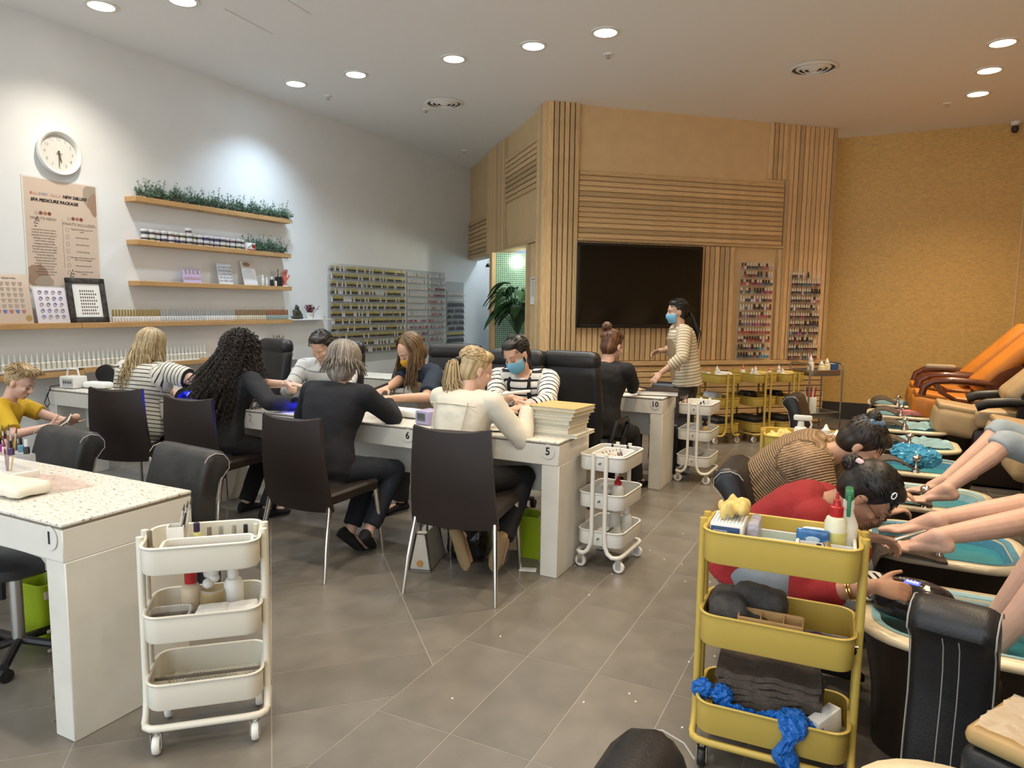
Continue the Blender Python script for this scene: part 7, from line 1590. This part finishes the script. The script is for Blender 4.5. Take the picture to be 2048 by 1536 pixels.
t = thing('cleaning_brush', 'black bristle brush with a grey handle lying in the yellow trolley', 'brush', on(TRY, -0.04, -0.055, y0), YA); part('head', MB().rbox((-0.03, 0, 0.028), (0.085, 0.055, 0.05), 0.02), M_black, t); part('handle', MB().tube([(0.0, 0.0, 0.045), (0.09, -0.015, 0.028), (0.13, -0.02, 0.022)], 0.006, 8), M_steel, t)
m = MB(); rg = random.Random(5)
for k in range(110): b_ = V(-0.03 + rg.uniform(-0.04, 0.04), rg.uniform(-0.026, 0.026), 0.045); m.tube([b_, b_ + V(rg.gauss(0, 0.010), rg.gauss(0, 0.008), 0.026)], 0.0014, 3)
part('bristles', m, M_black, t, kind='stuff')
t = thing('caddy', 'white divided caddy tray at the right end of the yellow trolley', 'tray', on(TRY, 0.135, 0.0, y0 + 0.002), YA); part('tray', tray_mesh(0.165, 0.235, 0.085, 0.004), M_whitep, t, smooth=50); part('divider', MB().box((0, -0.03, 0.045), (0.155, 0.003, 0.07)), M_whitep, t)
t = thing('gel_sachet', 'blue gel cleanser pack standing in the white caddy', 'pack', on(TRY, 0.095, -0.018, y0 + 0.02), YA); part('pack', MB().rbox((0, 0, 0.055), (0.10, 0.018, 0.09), 0.012, seg=3), mat('gel_blue', (0.03, 0.13, 0.34), 0.12, noise=0.5, nscale=40, coat=0.5), t); part('label_print', MB().ball((0.0, -0.0095, 0.068), (0.022, 0.001, 0.010), 10, 6), mat('print_paleblue', (0.45, 0.6, 0.75), 0.4), t)
rnd_towel('hand_towel', 'folded white pad behind the blue pack in the white caddy', on(TRY, 0.10, 0.055, y0 + 0.01), YA, (0.10, 0.09, 0.085), M_towelw, 'towel', None, 0.02)
t = thing('acetone_bottle', 'frosted bottle of yellow liquid with a red nozzle cap in the yellow trolley', 'bottle', on(TRY, 0.160, 0.02, y0 + 0.008), YA); part('bottle_body', MB().lathe([(0.032, 0), (0.034, 0.004), (0.034, 0.135), (0.028, 0.15), (0.018, 0.155)], seg=18), mat('clear_yellow', (0.70, 0.69, 0.52), 0.3), t); part('liquid', MB().lathe([(0.0343, 0.004), (0.0343, 0.105)], seg=18, cap=False), mat('yellow_liquid', (0.60, 0.57, 0.20), 0.25), t)
part('cap', MB().lathe([(0.020, 0.152), (0.021, 0.158), (0.021, 0.185), (0.014, 0.188), (0.011, 0.20), (0.011, 0.208), (0.006, 0.21), (0.004, 0.232), (0, 0.233)], seg=16), M_red, t)
t = thing('spray_bottle', 'white bottle with a green trigger spray behind the red-capped bottle', 'bottle', on(TRY, 0.195, 0.065, y0 + 0.008), YA); part('bottle_body', MB().lathe([(0.030, 0), (0.032, 0.12), (0.016, 0.16), (0.014, 0.18)], seg=16), M_frost, t); part('collar', MB().lathe([(0.017, 0.172), (0.017, 0.20)], seg=14), M_whitep, t); part('trigger_head', MB().rbox((0, 0, 0.222), (0.026, 0.075, 0.036), 0.008).rbox((0.0, -0.045, 0.19), (0.012, 0.014, 0.07), 0.005), mat('spray_green', (0.02, 0.17, 0.07), 0.35), t)
t = thing('polish_bottle', 'slim chrome-capped bottle leaning in the white caddy', 'bottle', on(TRY, 0.155, -0.075, y0 + 0.012), YA); part('cap', MB().tube([(-0.02, 0.0, 0.09), (0.0, -0.005, 0.035)], 0.0105, 12), M_chrome, t); part('bottle_body', MB().ball((0.006, -0.007, 0.024), (0.02, 0.018, 0.02)), M_black, t)
single('polish_bottle', polish(Mbk, Mbk, 0.08, 0.013), None, 'black polish bottle lying tilted at the front of the white caddy', 'bottle', on(TRY, 0.115, -0.08, y0 + 0.012), 0)
for k in range(3): single('cotton_pad', MB().lathe([(0.022, 0), (0.024, 0.006), (0.022, 0.012)], seg=14), M_whitep, 'round white pad at the front of the white caddy', 'cotton pad', on(TRY, 0.075 + 0.03 * k, -0.085 + 0.008 * (k % 2), y0 + 0.0085 + (0.013 if k == 1 else 0)), 0, 'pads in the white caddy')
for k, (x, y, a, L_, W_, H_) in enumerate(((-0.16, 0.01, 10, 0.12, 0.20, 0.13), (-0.06, 0.06, -12, 0.18, 0.11, 0.10), (-0.09, 0.02, 18, 0.20, 0.14, 0.075))): rnd_towel('hand_towel', 'grey-brown towel bunched in the middle yellow tray, %s' % ('at the left end', 'rolled at the back', 'draped in front')[k], on(TRY, x, y, y1 + (0.0, 0.05, 0.02)[k]), YA + R(a), (L_, W_, H_), M_towelg, 'towel', 'towels in the middle yellow tray', 0.04, 0.03)
t = thing('wooden_caddy', 'small wooden box with three compartments in the middle yellow tray', 'box', on(TRY, -0.015, -0.065, y1 + 0.045), YA); Mw = mat('pale_wood', (0.50, 0.31, 0.13), 0.5, noise=0.15, nscale=10, stretch=(1, 8, 8))
part('box_base', MB().box((0, 0, 0.003), (0.20, 0.085, 0.006)), Mw, t)
for n_, c, d in (('long_side', (0, -0.041, 0.03), (0.20, 0.005, 0.06)), ('long_side', (0, 0.041, 0.03), (0.20, 0.005, 0.06)), ('end_side', (-0.098, 0, 0.03), (0.005, 0.08, 0.06)), ('end_side', (0.098, 0, 0.03), (0.005, 0.08, 0.06)), ('divider', (-0.03, 0, 0.029), (0.004, 0.08, 0.054)), ('divider', (0.04, 0, 0.029), (0.004, 0.08, 0.054))): part(n_, MB().box(c, d), Mw, t)
single('hair_clip', MB().ball((0, 0, 0.025), (0.045, 0.045, 0.034)), mat('purple_cloth', (0.055, 0.015, 0.11), 0.7, noise=0.3, nscale=50), 'dark purple pouch in the middle yellow tray', 'pouch', on(TRY, 0.125, -0.02, y1))
t = thing('goggles', 'black tinted glasses heaped beside the purple pouch', 'glasses', on(TRY, 0.185, -0.03, y1), YA); g = MB()
for s in (-1, 1): part('lens', MB().ball((s * 0.03, -0.02, 0.035), (0.03, 0.008, 0.022)), mat('black_gloss', (0.01, 0.01, 0.012), 0.08), t); part('arm', MB().tube([(s * 0.055, -0.018, 0.04), (s * 0.05, 0.06, 0.03)], 0.004, 6), M_black, t)
part('bridge', MB().tube([(-0.06, -0.022, 0.05), (0, -0.03, 0.056), (0.06, -0.022, 0.05)], 0.005, 6), M_chrome, t)
for k in range(9):
    g = MB(); rg = random.Random(k); nx = 13; rows = []
    for j in range(4):
        y = -0.085 + 0.057 * j; rows.append([(-0.165 + 0.0275 * i, y, 0.005 * math.sin(i * 0.9 + k) + 0.003 * math.sin(i * 2.1 + j)) for i in range(nx)])
    rings = [[(x, y, z + 0.009) for x, y, z in r_] + [(x, y, z - 0.009) for x, y, z in r_[::-1]] for r_ in rows]
    o = single('hand_towel', MB().loft(rings), M_towelb, 'brown folded towel, %s of the pile in the lowest yellow tray' % ('lowest', 'second', 'third', 'fourth', 'middle one', 'sixth', 'seventh', 'eighth', 'topmost')[k], 'towel', on(TRY, -0.015 + 0.008 * math.sin(k * 2.3), 0.03, y2 + 0.020 + 0.0205 * k), YA + R(3 * math.sin(k * 1.7)), 'towels in the lowest yellow tray', smooth=60)
M_cap = mat('blue_net', (0.010, 0.13, 0.50), 0.25, bump=1.0, bscale=60)
for k, (x, y, z_, w_, h_, ry) in enumerate(((-0.19, -0.07, 0.075, 0.10, 0.09, 0), (-0.10, -0.10, 0.055, 0.13, 0.05, 0), (0.0, -0.105, 0.055, 0.10, 0.06, 0), (0.09, -0.10, 0.05, 0.11, 0.05, 0))):
    t = thing('shower_cap', 'crinkled blue plastic liner stuffed in the lowest yellow tray, %s' % ('at the left corner', 'second from the left', 'third from the left', 'near the white box')[k], 'plastic liner', on(TRY, x, y, y2 + z_ - 0.045), YA, 'blue liners in the yellow trolley'); g = MB(); rg = random.Random(20 + k)
    for q in range(5): crinkle(g, (rg.uniform(-w_, w_) * 0.42, rg.uniform(-0.012, 0.012), 0.035 + rg.uniform(0.1, 0.6) * h_), (0.035, 0.018, 0.036), 50 + 7 * k + q)
    part('liner', g, M_cap, t, smooth=None)
t = thing('shower_cap', 'crinkled blue plastic liner hanging over the front rim of the lowest yellow tray', 'plastic liner', on(TRY, 0.065, -0.139, y2), YA); g = MB(); rg = random.Random(9)
rows = []
for q in range(22):
    u = q / 21; w_ = 0.036 + 0.012 * math.sin(q * 0.8) - 0.012 * u; cx = 0.010 * math.sin(q * 0.55); yy = 0.018 * max(0, 1 - u * 5) - 0.012; zz = 0.128 - 0.30 * u + 0.03 * max(0, 0.12 - u)
    fr_ = [(cx + w_ * (-1 + 2 * i / 8), yy - 0.016 * math.sqrt(max(0, 1 - (-1 + i / 4) ** 2)) + rg.uniform(-0.006, 0.006), zz + rg.uniform(-0.004, 0.004)) for i in range(9)]
    rows.append(fr_ + [(x_, y_ + 0.010 + rg.uniform(0, 0.004), z_) for x_, y_, z_ in fr_[::-1]])
g.loft(rows); crinkle(g, (0.0, 0.035, 0.10), (0.055, 0.03, 0.035), 99)
part('liner', g, M_cap, t, smooth=None)
t = thing('tissue_box', 'small white box leaning in the right end of the lowest yellow tray', 'box', on(TRY, 0.165, -0.04, y2 + 0.015), YA + R(58)); part('carton_body', MB().rbox((0, 0, 0.05), (0.12, 0.045, 0.10), 0.003, ry=R(-8)), M_paper, t); part('flap', MB().rbox((0.01, 0, 0.104), (0.05, 0.03, 0.006), 0.002, ry=R(-14)), M_clear, t)
# second yellow trolley
m0 = za(0.76, 0, FY_)
t = thing('spray_bottle', 'white trigger spray bottle standing in the yellow trolley behind the beige sweater', 'bottle', on(TRM, -0.04, -0.10, m0), R(90)); part('bottle_body', MB().rbox((0, 0, 0.075), (0.07, 0.075, 0.15), 0.014), M_whitep, t); part('collar', MB().lathe([(0.022, 0.148), (0.018, 0.185)], seg=14), M_frost, t); part('trigger_head', MB().rbox((0, -0.01, 0.208), (0.026, 0.11, 0.034), 0.01).tube([(0, -0.05, 0.20), (0, -0.062, 0.17), (0, -0.055, 0.145)], 0.006, 8), M_frost, t)
squeeze('nozzle_bottle', 'white square-shouldered nozzle bottle right of the spray bottle', on(TRM, 0.11, -0.06, m0), 0.17, 0.042, M_whitep, M_whitep); squeeze('nozzle_bottle', 'second white nozzle bottle beside the beige sweater', on(TRM, 0.18, 0.0, m0), 0.13, 0.036, M_whitep, M_whitep)
t = thing('sponge', 'loose yellow sponge cloth in the trolley with the white spray bottle', 'sponge', on(TRM, -0.15, -0.06, m0), 0); g = MB(); rg = random.Random(8)
for k in range(30): g.ball((rg.uniform(-0.07, 0.06), rg.uniform(-0.06, 0.06), 0.05 + rg.uniform(0, 0.05)), (rg.uniform(0.014, 0.028), rg.uniform(0.014, 0.028), 0.03), 10, 6)
g.ball((0, 0, 0.03), (0.07, 0.07, 0.03)); blob('cloth', g, MATS['sponge_yellow'], t, 0.007, 2, 0.6, 0.006)
t = thing('soft_toy_brush', 'dark round brush lying in the trolley with the white spray bottle', 'brush', on(TRM, 0.03, 0.08, m0), 0); part('head', MB().ball((0, 0, 0.04), (0.06, 0.045, 0.04)), M_black, t); part('handle', MB().tube([(0.05, 0, 0.05), (0.14, 0.03, 0.09)], 0.01, 8), M_steel, t)
# three yellow trolleys and the steel cart by the wall
n0, n1, n2 = [za(0.80, k, FY_) for k in range(3)]
for q, tr in enumerate(TY):
    nm = ('first', 'middle', 'last')[q]
    for k in range(3): squeeze('nozzle_bottle', 'nozzle bottle in the top tray of the %s yellow trolley by the wall, %s' % (nm, ('left', 'centre', 'right')[k]), on(tr, -0.12 + 0.10 * k, -0.03 + 0.05 * (k % 2), n0), 0.15 + 0.03 * ((k + q) % 2), 0.03, M_whitep if (k + q) % 3 else M_frost, M_whitep if k else mat('cap_coral', (0.6, 0.2, 0.12), 0.4))
    t = thing('wipes_box', 'teal and white pack in the top tray of the %s yellow trolley by the wall' % nm, 'box', on(tr, 0.16 if q else -0.19, -0.06, n0), tr.rotation_euler[2]); part('carton_body', MB().rbox((0, 0, 0.045), (0.11, 0.11, 0.09), 0.01), M_paper if q == 2 else mat('teal_pack', (0.05, 0.26, 0.34), 0.4), t); part('flap', MB().box((0, 0, 0.091), (0.06, 0.06, 0.003)), M_paper, t)
    rnd_towel('hand_towel', 'pale yellow cloth in the top tray of the %s yellow trolley by the wall' % nm, on(tr, 0.05, 0.08, n0), 0, (0.18, 0.10, 0.11), MATS['sponge_yellow'] if q else M_towelw, 'cloth', None, 0.04, 0.02)
    rnd_towel('hand_towel', 'pale bag of supplies in the middle tray of the %s yellow trolley by the wall' % nm, on(tr, -0.06, 0.0, n1), tr.rotation_euler[2] + 0.2, (0.20, 0.14, 0.14), (mat('pale_pack', (0.55, 0.60, 0.66), 0.5), M_brownl, M_black)[q], 'bag', None, 0.04, 0.03)
    for k in range(3): rnd_towel('hand_towel', '%s grey folded towel in the lowest tray of the %s wall-side yellow trolley' % (('lowest', 'middle', 'top')[k], nm), on(tr, -0.03, 0.01, n2 + 0.05 * k), tr.rotation_euler[2] + R(5 * k - 4), (0.36, 0.24, 0.045), M_towelg, 'towel', 'towels in the yellow trolleys by the wall', 0.018, 0.010)
for k, (x, r, h, c) in enumerate(((-0.16, 0.038, 0.24, M_frost), (0.0, 0.045, 0.17, mat('cream_liquid', (0.66, 0.58, 0.36), 0.4)), (0.08, 0.04, 0.20, MATS['cream_liquid']))): squeeze('nozzle_bottle', ('tall white nozzle bottle at the left of the steel cart', 'cream bottle in the centre of the steel cart', 'cream nozzle bottle beside the blue box on the steel cart')[k], on(STEEL, x, -0.08, 0.766), h, r, c, M_whitep)
t = thing('wipes_box', 'blue box at the right end of the steel cart', 'box', on(STEEL, 0.17, -0.06, 0.766), R(45)); part('carton_body', MB().rbox((0, 0, 0.065), (0.10, 0.12, 0.13), 0.004), mat('carton_navy', (0.02, 0.07, 0.22), 0.5), t); part('flap', MB().box((0, 0, 0.131), (0.06, 0.06, 0.002)), M_paper, t)
t = thing('tool_cup', 'white pot of red-handled tools in the lower shelf of the steel cart', 'cup', on(STEEL, -0.12, -0.05, 0.256), 0); part('cup', MB().rbox((0, 0, 0.12), (0.16, 0.12, 0.24), 0.01), M_whitep, t)
for k in range(6): part('tool_handle', MB().tube([(-0.05 + 0.02 * k, 0, 0.23), (-0.06 + 0.025 * k, 0.01, 0.36)], 0.008, 7), M_red if k % 2 else M_whitep, t)

# ------------------------------------------------------------------ foot tub things
for k, (y, x, a, lb) in enumerate(((9.36, 0.10, 6, 'farthest tub by the gold wall'), (8.42, 0.12, -4, 'tub of the second orange chair'), (7.47, 0.13, 5, 'third tub from the gold wall'), (6.52, 0.14, -6, 'fourth tub from the gold wall'), (5.55, 0.12, 3, 'fifth tub beside the bunched blue liner'), (4.60, 0.14, 0, 'tub of the client in jeans'), (3.58, 0.12, 8, 'tub where toes are filed'))):
    t = thing('foot_towel', 'brown folded towel draped on the rim of the ' + lb, 'towel', (x, y, 0.458), R(a), 'brown towels on the foot tubs'); g = MB(); rings = []
    for i in range(9):
        u = i / 8; xx = -0.075 + 0.30 * u; zz = 0.014 + (0.055 if k < 5 else 0.022) * math.sin(PI * min(1, u * 1.1)) - (0.10 * max(0, 0.14 - u) / 0.14)
        rings.append([(xx, yy, zz + 0.020 * math.sin(yy * 22 + k) * 0.4 + dz) for yy, dz in ((-0.115, 0.0), (-0.06, 0.012), (0.0, 0.016), (0.06, 0.012), (0.115, 0.0), (0.115, -0.012), (0.0, -0.010), (-0.115, -0.012))])
    g.loft(rings); part('cloth', g, M_towelb, t, smooth=60)
for y, lb in ((7.65, 'third tub from the gold wall'), (6.70, 'fourth tub from the gold wall')):
    t = thing('tub_liner', 'shiny pale blue crinkled film lying over the ' + lb, 'plastic liner', (0.38, y, 0.462)); part('film', crumple(16, 12, 0.50, 0.46, 0.012, int(y * 10), None), M_bluel, t)
t = thing('tub_liner', 'bunched bright blue liner standing up in the fifth tub', 'plastic liner', (0.26, 5.62, 0.46)); g = MB(); rg = random.Random(33)
for q in range(7): crinkle(g, (rg.uniform(-0.06, 0.16), rg.uniform(-0.10, 0.10), 0.05 + rg.uniform(0, 0.05)), (0.085, 0.075, 0.065), 130 + q, 24, 14, 0.78)
part('film', g, mat('liner_bright', (0.08, 0.38, 0.62), 0.15, alpha=0.9), t, smooth=None)
t = thing('pouch', 'pink clutch pouch lying on the second foot tub', 'pouch', (0.42, 8.40, 0.462), R(8)); part('body', MB().rbox((0, 0, 0.03), (0.24, 0.12, 0.05), 0.012), mat('pink_leather', (0.62, 0.24, 0.26), 0.5), t); part('clasp', MB().lathe([(0.012, -0.064), (0.012, -0.06)], (0, 0, 0.03), 12, 'Y'), M_chrome, t)
t = rnd_towel('arm_towel', 'beige towel folded over the armrest of the farthest orange chair', (0.72, 9.21, 0.897), 0, (0.30, 0.10, 0.055), mat('beige_towel', (0.42, 0.33, 0.23), 0.95, bump=0.5, bscale=150))
t = thing('foot_lamp', 'black oval pedicure lamp with a lit blue display and white stickers on the near tub', 'nail lamp', (0.20, 2.86, 0.462), R(-14)); g = MB()
for z_, k in ((0.0, 0.97), (0.02, 1.0), (0.07, 0.98), (0.10, 0.86), (0.118, 0.62), (0.122, 0.0)): pass
part('shell', MB().lathe([(0.135, 0), (0.14, 0.02), (0.135, 0.065), (0.115, 0.095), (0.085, 0.108), (0, 0.112)], seg=32, sx=1.0, sy=0.72), mat('gloss_black', (0.012, 0.012, 0.014), 0.12), t, smooth=50)
part('display', MB().rbox((-0.01, -0.005, 0.112), (0.05, 0.035, 0.004), 0.002), mat('blue_display', (0.02, 0.02, 0.3), 0.2, emit=(0.06, 0.08, 1.0), estr=3.0), t)
text('lettering', '99:59', 0.018, mat('display_text', (0.5, 0.6, 1), 0.3, emit=(0.5, 0.6, 1.0), estr=4.0), t, (-0.01, -0.005, 0.1146), (0, 0, 0))
for k in range(2): part('sticker', MB().rbox((0.045 + 0.036 * k, -0.018 + 0.012 * k, 0.109 - 0.007 * k), (0.028, 0.042, 0.002), 0.0005, ry=R(10)), M_paper, t)
for k in range(5): part('button', MB().box((-0.055 + 0.012 * k, 0.026, 0.1095), (0.008, 0.004, 0.002)), M_paper, t)
t = thing('patterned_cloth', 'white stand-in for knitwear with a black key pattern between the red sweater and the tub', 'cushion', (0.055, 2.93, 0.462), R(20)); g = MB(); g.rbox((0, 0, 0.05), (0.13, 0.13, 0.09), 0.035, seg=3); part('cushion', g, M_towelw, t)  # cushion shape stands in for someone's patterned knitwear
for k in range(4): part('key_stripe', MB().box((-0.045 + 0.03 * k, -0.0665, 0.06 + 0.01 * (k % 2)), (0.016, 0.002, 0.012)).box((-0.045 + 0.03 * k, -0.02, 0.0955), (0.010, 0.06, 0.002)), M_ink, t)
t = thing('nail_file', 'steel foot file held to the toes by the woman in red', 'tool', (0.165, 3.10, 0.665), R(28)); part('blade', MB().rbox((0.02, 0, 0.012), (0.13, 0.022, 0.006), 0.002, ry=R(-18)), M_steel, t); part('handle', MB().rbox((-0.06, 0, -0.014), (0.05, 0.020, 0.012), 0.004, ry=R(-18)), M_black, t)
t = thing('clear_wrap', 'shiny wrinkled clear film stretched over the tan foot rest', 'film', (0.455, 1.815, 0.634), R(-29)); part('film', crumple(22, 12, 0.33, 0.23, 0.004, 77, None), mat('wrap_film', (0.85, 0.80, 0.70), 0.08, alpha=0.38, bump=1.0, bscale=30), t)
# ------------------------------------------------------------------ floor things
t = thing('handbag', 'white handbag with black trim on the floor behind the cream jacket chair leg', 'bag', (-2.30, 3.47, 0), R(106)); part('body', MB().loft([[(x * k, y * k2, z_) for x, y in ((-0.14, -0.06), (0.14, -0.06), (0.14, 0.06), (-0.14, 0.06))] for z_, k, k2 in ((0.0, 1.0, 1.0), (0.02, 1.04, 1.08), (0.22, 0.90, 0.45))]), mat('bag_white', (0.56, 0.53, 0.46), 0.5), t)
for s in (-1, 1): part('trim', MB().tube([(s * 0.145, -0.065, 0.01), (s * 0.127, -0.028, 0.22), (s * 0.127, 0.028, 0.22), (s * 0.145, 0.065, 0.01)], 0.006, 6, closed=True), M_black, t); part('handle', MB().tube([(-0.07, s * 0.02, 0.21), (-0.06, s * 0.02, 0.29), (0.06, s * 0.02, 0.29), (0.07, s * 0.02, 0.21)], 0.007, 7), M_black, t)
part('charm', MB().lathe([(0.018, -0.152), (0.018, -0.147)], (0, 0.0, 0.05), 14, 'X'), mat('charm_orange', (0.50, 0.24, 0.06), 0.5), t)
rnd_towel('black_bag', 'shiny black bag slumped behind the white handbag', (-2.12, 3.66, 0.0), R(10), (0.26, 0.16, 0.26), mat('black_vinyl', (0.008, 0.008, 0.008), 0.15, bump=0.8, bscale=20), 'bag', None, 0.05, 0.03)
def bin_(label, loc, rz, tilt=0.0):
    t = thing('waste_bin', label, 'bin', loc, rz, 'lime waste bins'); t.rotation_euler = (tilt, 0, rz); part('bin_body', MB().loft([[(x * k, y * k, z_) for x, y in rrect(0.20, 0.16, 0.03, 3)] for z_, k in ((0.0, 0.82), (0.012, 0.86), (0.25, 1.0), (0.26, 1.05), (0.268, 1.05), (0.26, 0.98), (0.03, 0.80))]), M_green, t, smooth=50); part('rim', MB().tube([(x * 1.04, y * 1.04, 0.264) for x, y in rrect(0.20, 0.16, 0.03, 3)], 0.004, 6, closed=True), M_green, t)
bin_('lime green waste bin standing under the black stool of table 1', (-3.36, 1.86, 0), R(6)); bin_('lime green waste bin under the table behind the tan boots', (-2.20, 3.90, 0), R(12)); bin_('olive green waste bin under table 5 beside its leg', (-1.80, 3.90, 0), R(4))
single('paper_scrap', MB().rbox((0, 0, 0.001), (0.10, 0.06, 0.002), 0.0005), M_paper, 'white scrap of paper on the floor beside the leg of table 5', 'paper', (-1.72, 3.66, 0.0), R(20))
m = MB(); rg = random.Random(6)
for k in range(26): x, y = rg.uniform(-1.5, -0.3), rg.uniform(1.6, 5.0); m.box((x, y, 0.002), (0.007, 0.005, 0.004))
single('nail_dust', m, M_paper, 'tiny white nail clippings scattered on the grey floor tiles', 'debris', (0, 0, 0.0003), kind='stuff')
t = thing('round_stool', 'black padded stool on casters under table 1', 'stool', (-3.20, 1.66, 0)); part('seat', MB().lathe([(0.15, 0.40), (0.19, 0.42), (0.19, 0.455), (0.16, 0.475), (0, 0.48)], seg=26), M_leather, t); part('gas_lift', MB().lathe([(0.025, 0.07), (0.025, 0.41)], seg=12), M_steel, t)
for k in range(5):
    a = 2 * PI * k / 5 + 0.5; c_, s_ = math.cos(a), math.sin(a); sp = part('base_arm', MB().tube([(0, 0, 0.09), (c_ * 0.20, s_ * 0.20, 0.062)], 0.018, 8), M_black, t); part('caster', MB().lathe([(0.010, -0.02), (0.028, -0.017), (0.028, 0.017), (0.010, 0.02)], (c_ * 0.20, s_ * 0.20, 0.028), 14, 'X'), M_black, sp)
t = thing('phone', 'smartphone held in the hands of the boy', 'phone', (-4.70, 2.80, 0.755), R(-30)); t.rotation_euler = (R(35), R(10), R(-40)); part('case', MB().rbox((0, 0, 0), (0.15, 0.075, 0.008), 0.003), M_whitep, t); part('screen', MB().box((0, 0, 0.0045), (0.135, 0.066, 0.001)), mat('phone_glass', (0.02, 0.02, 0.025), 0.1), t)
t = thing('jacket', 'black puffy jacket hung over the back of the boy chair', 'jacket', (-5.30, 2.42, 0.55), R(-42)); g = MB()
for k in range(4): g.rbox((0, -0.02, 0.05 + 0.085 * k), (0.46 - 0.02 * k, 0.16, 0.11), 0.05, seg=3)
g.rbox((0.0, 0.0, 0.40), (0.36, 0.17, 0.12), 0.055, seg=3); blob('cloth', g, cloth('black_puffer', (0.010, 0.010, 0.011)), t, 0.012, 4, 0.6, 0.04)
finish_blobs()
flush_text()
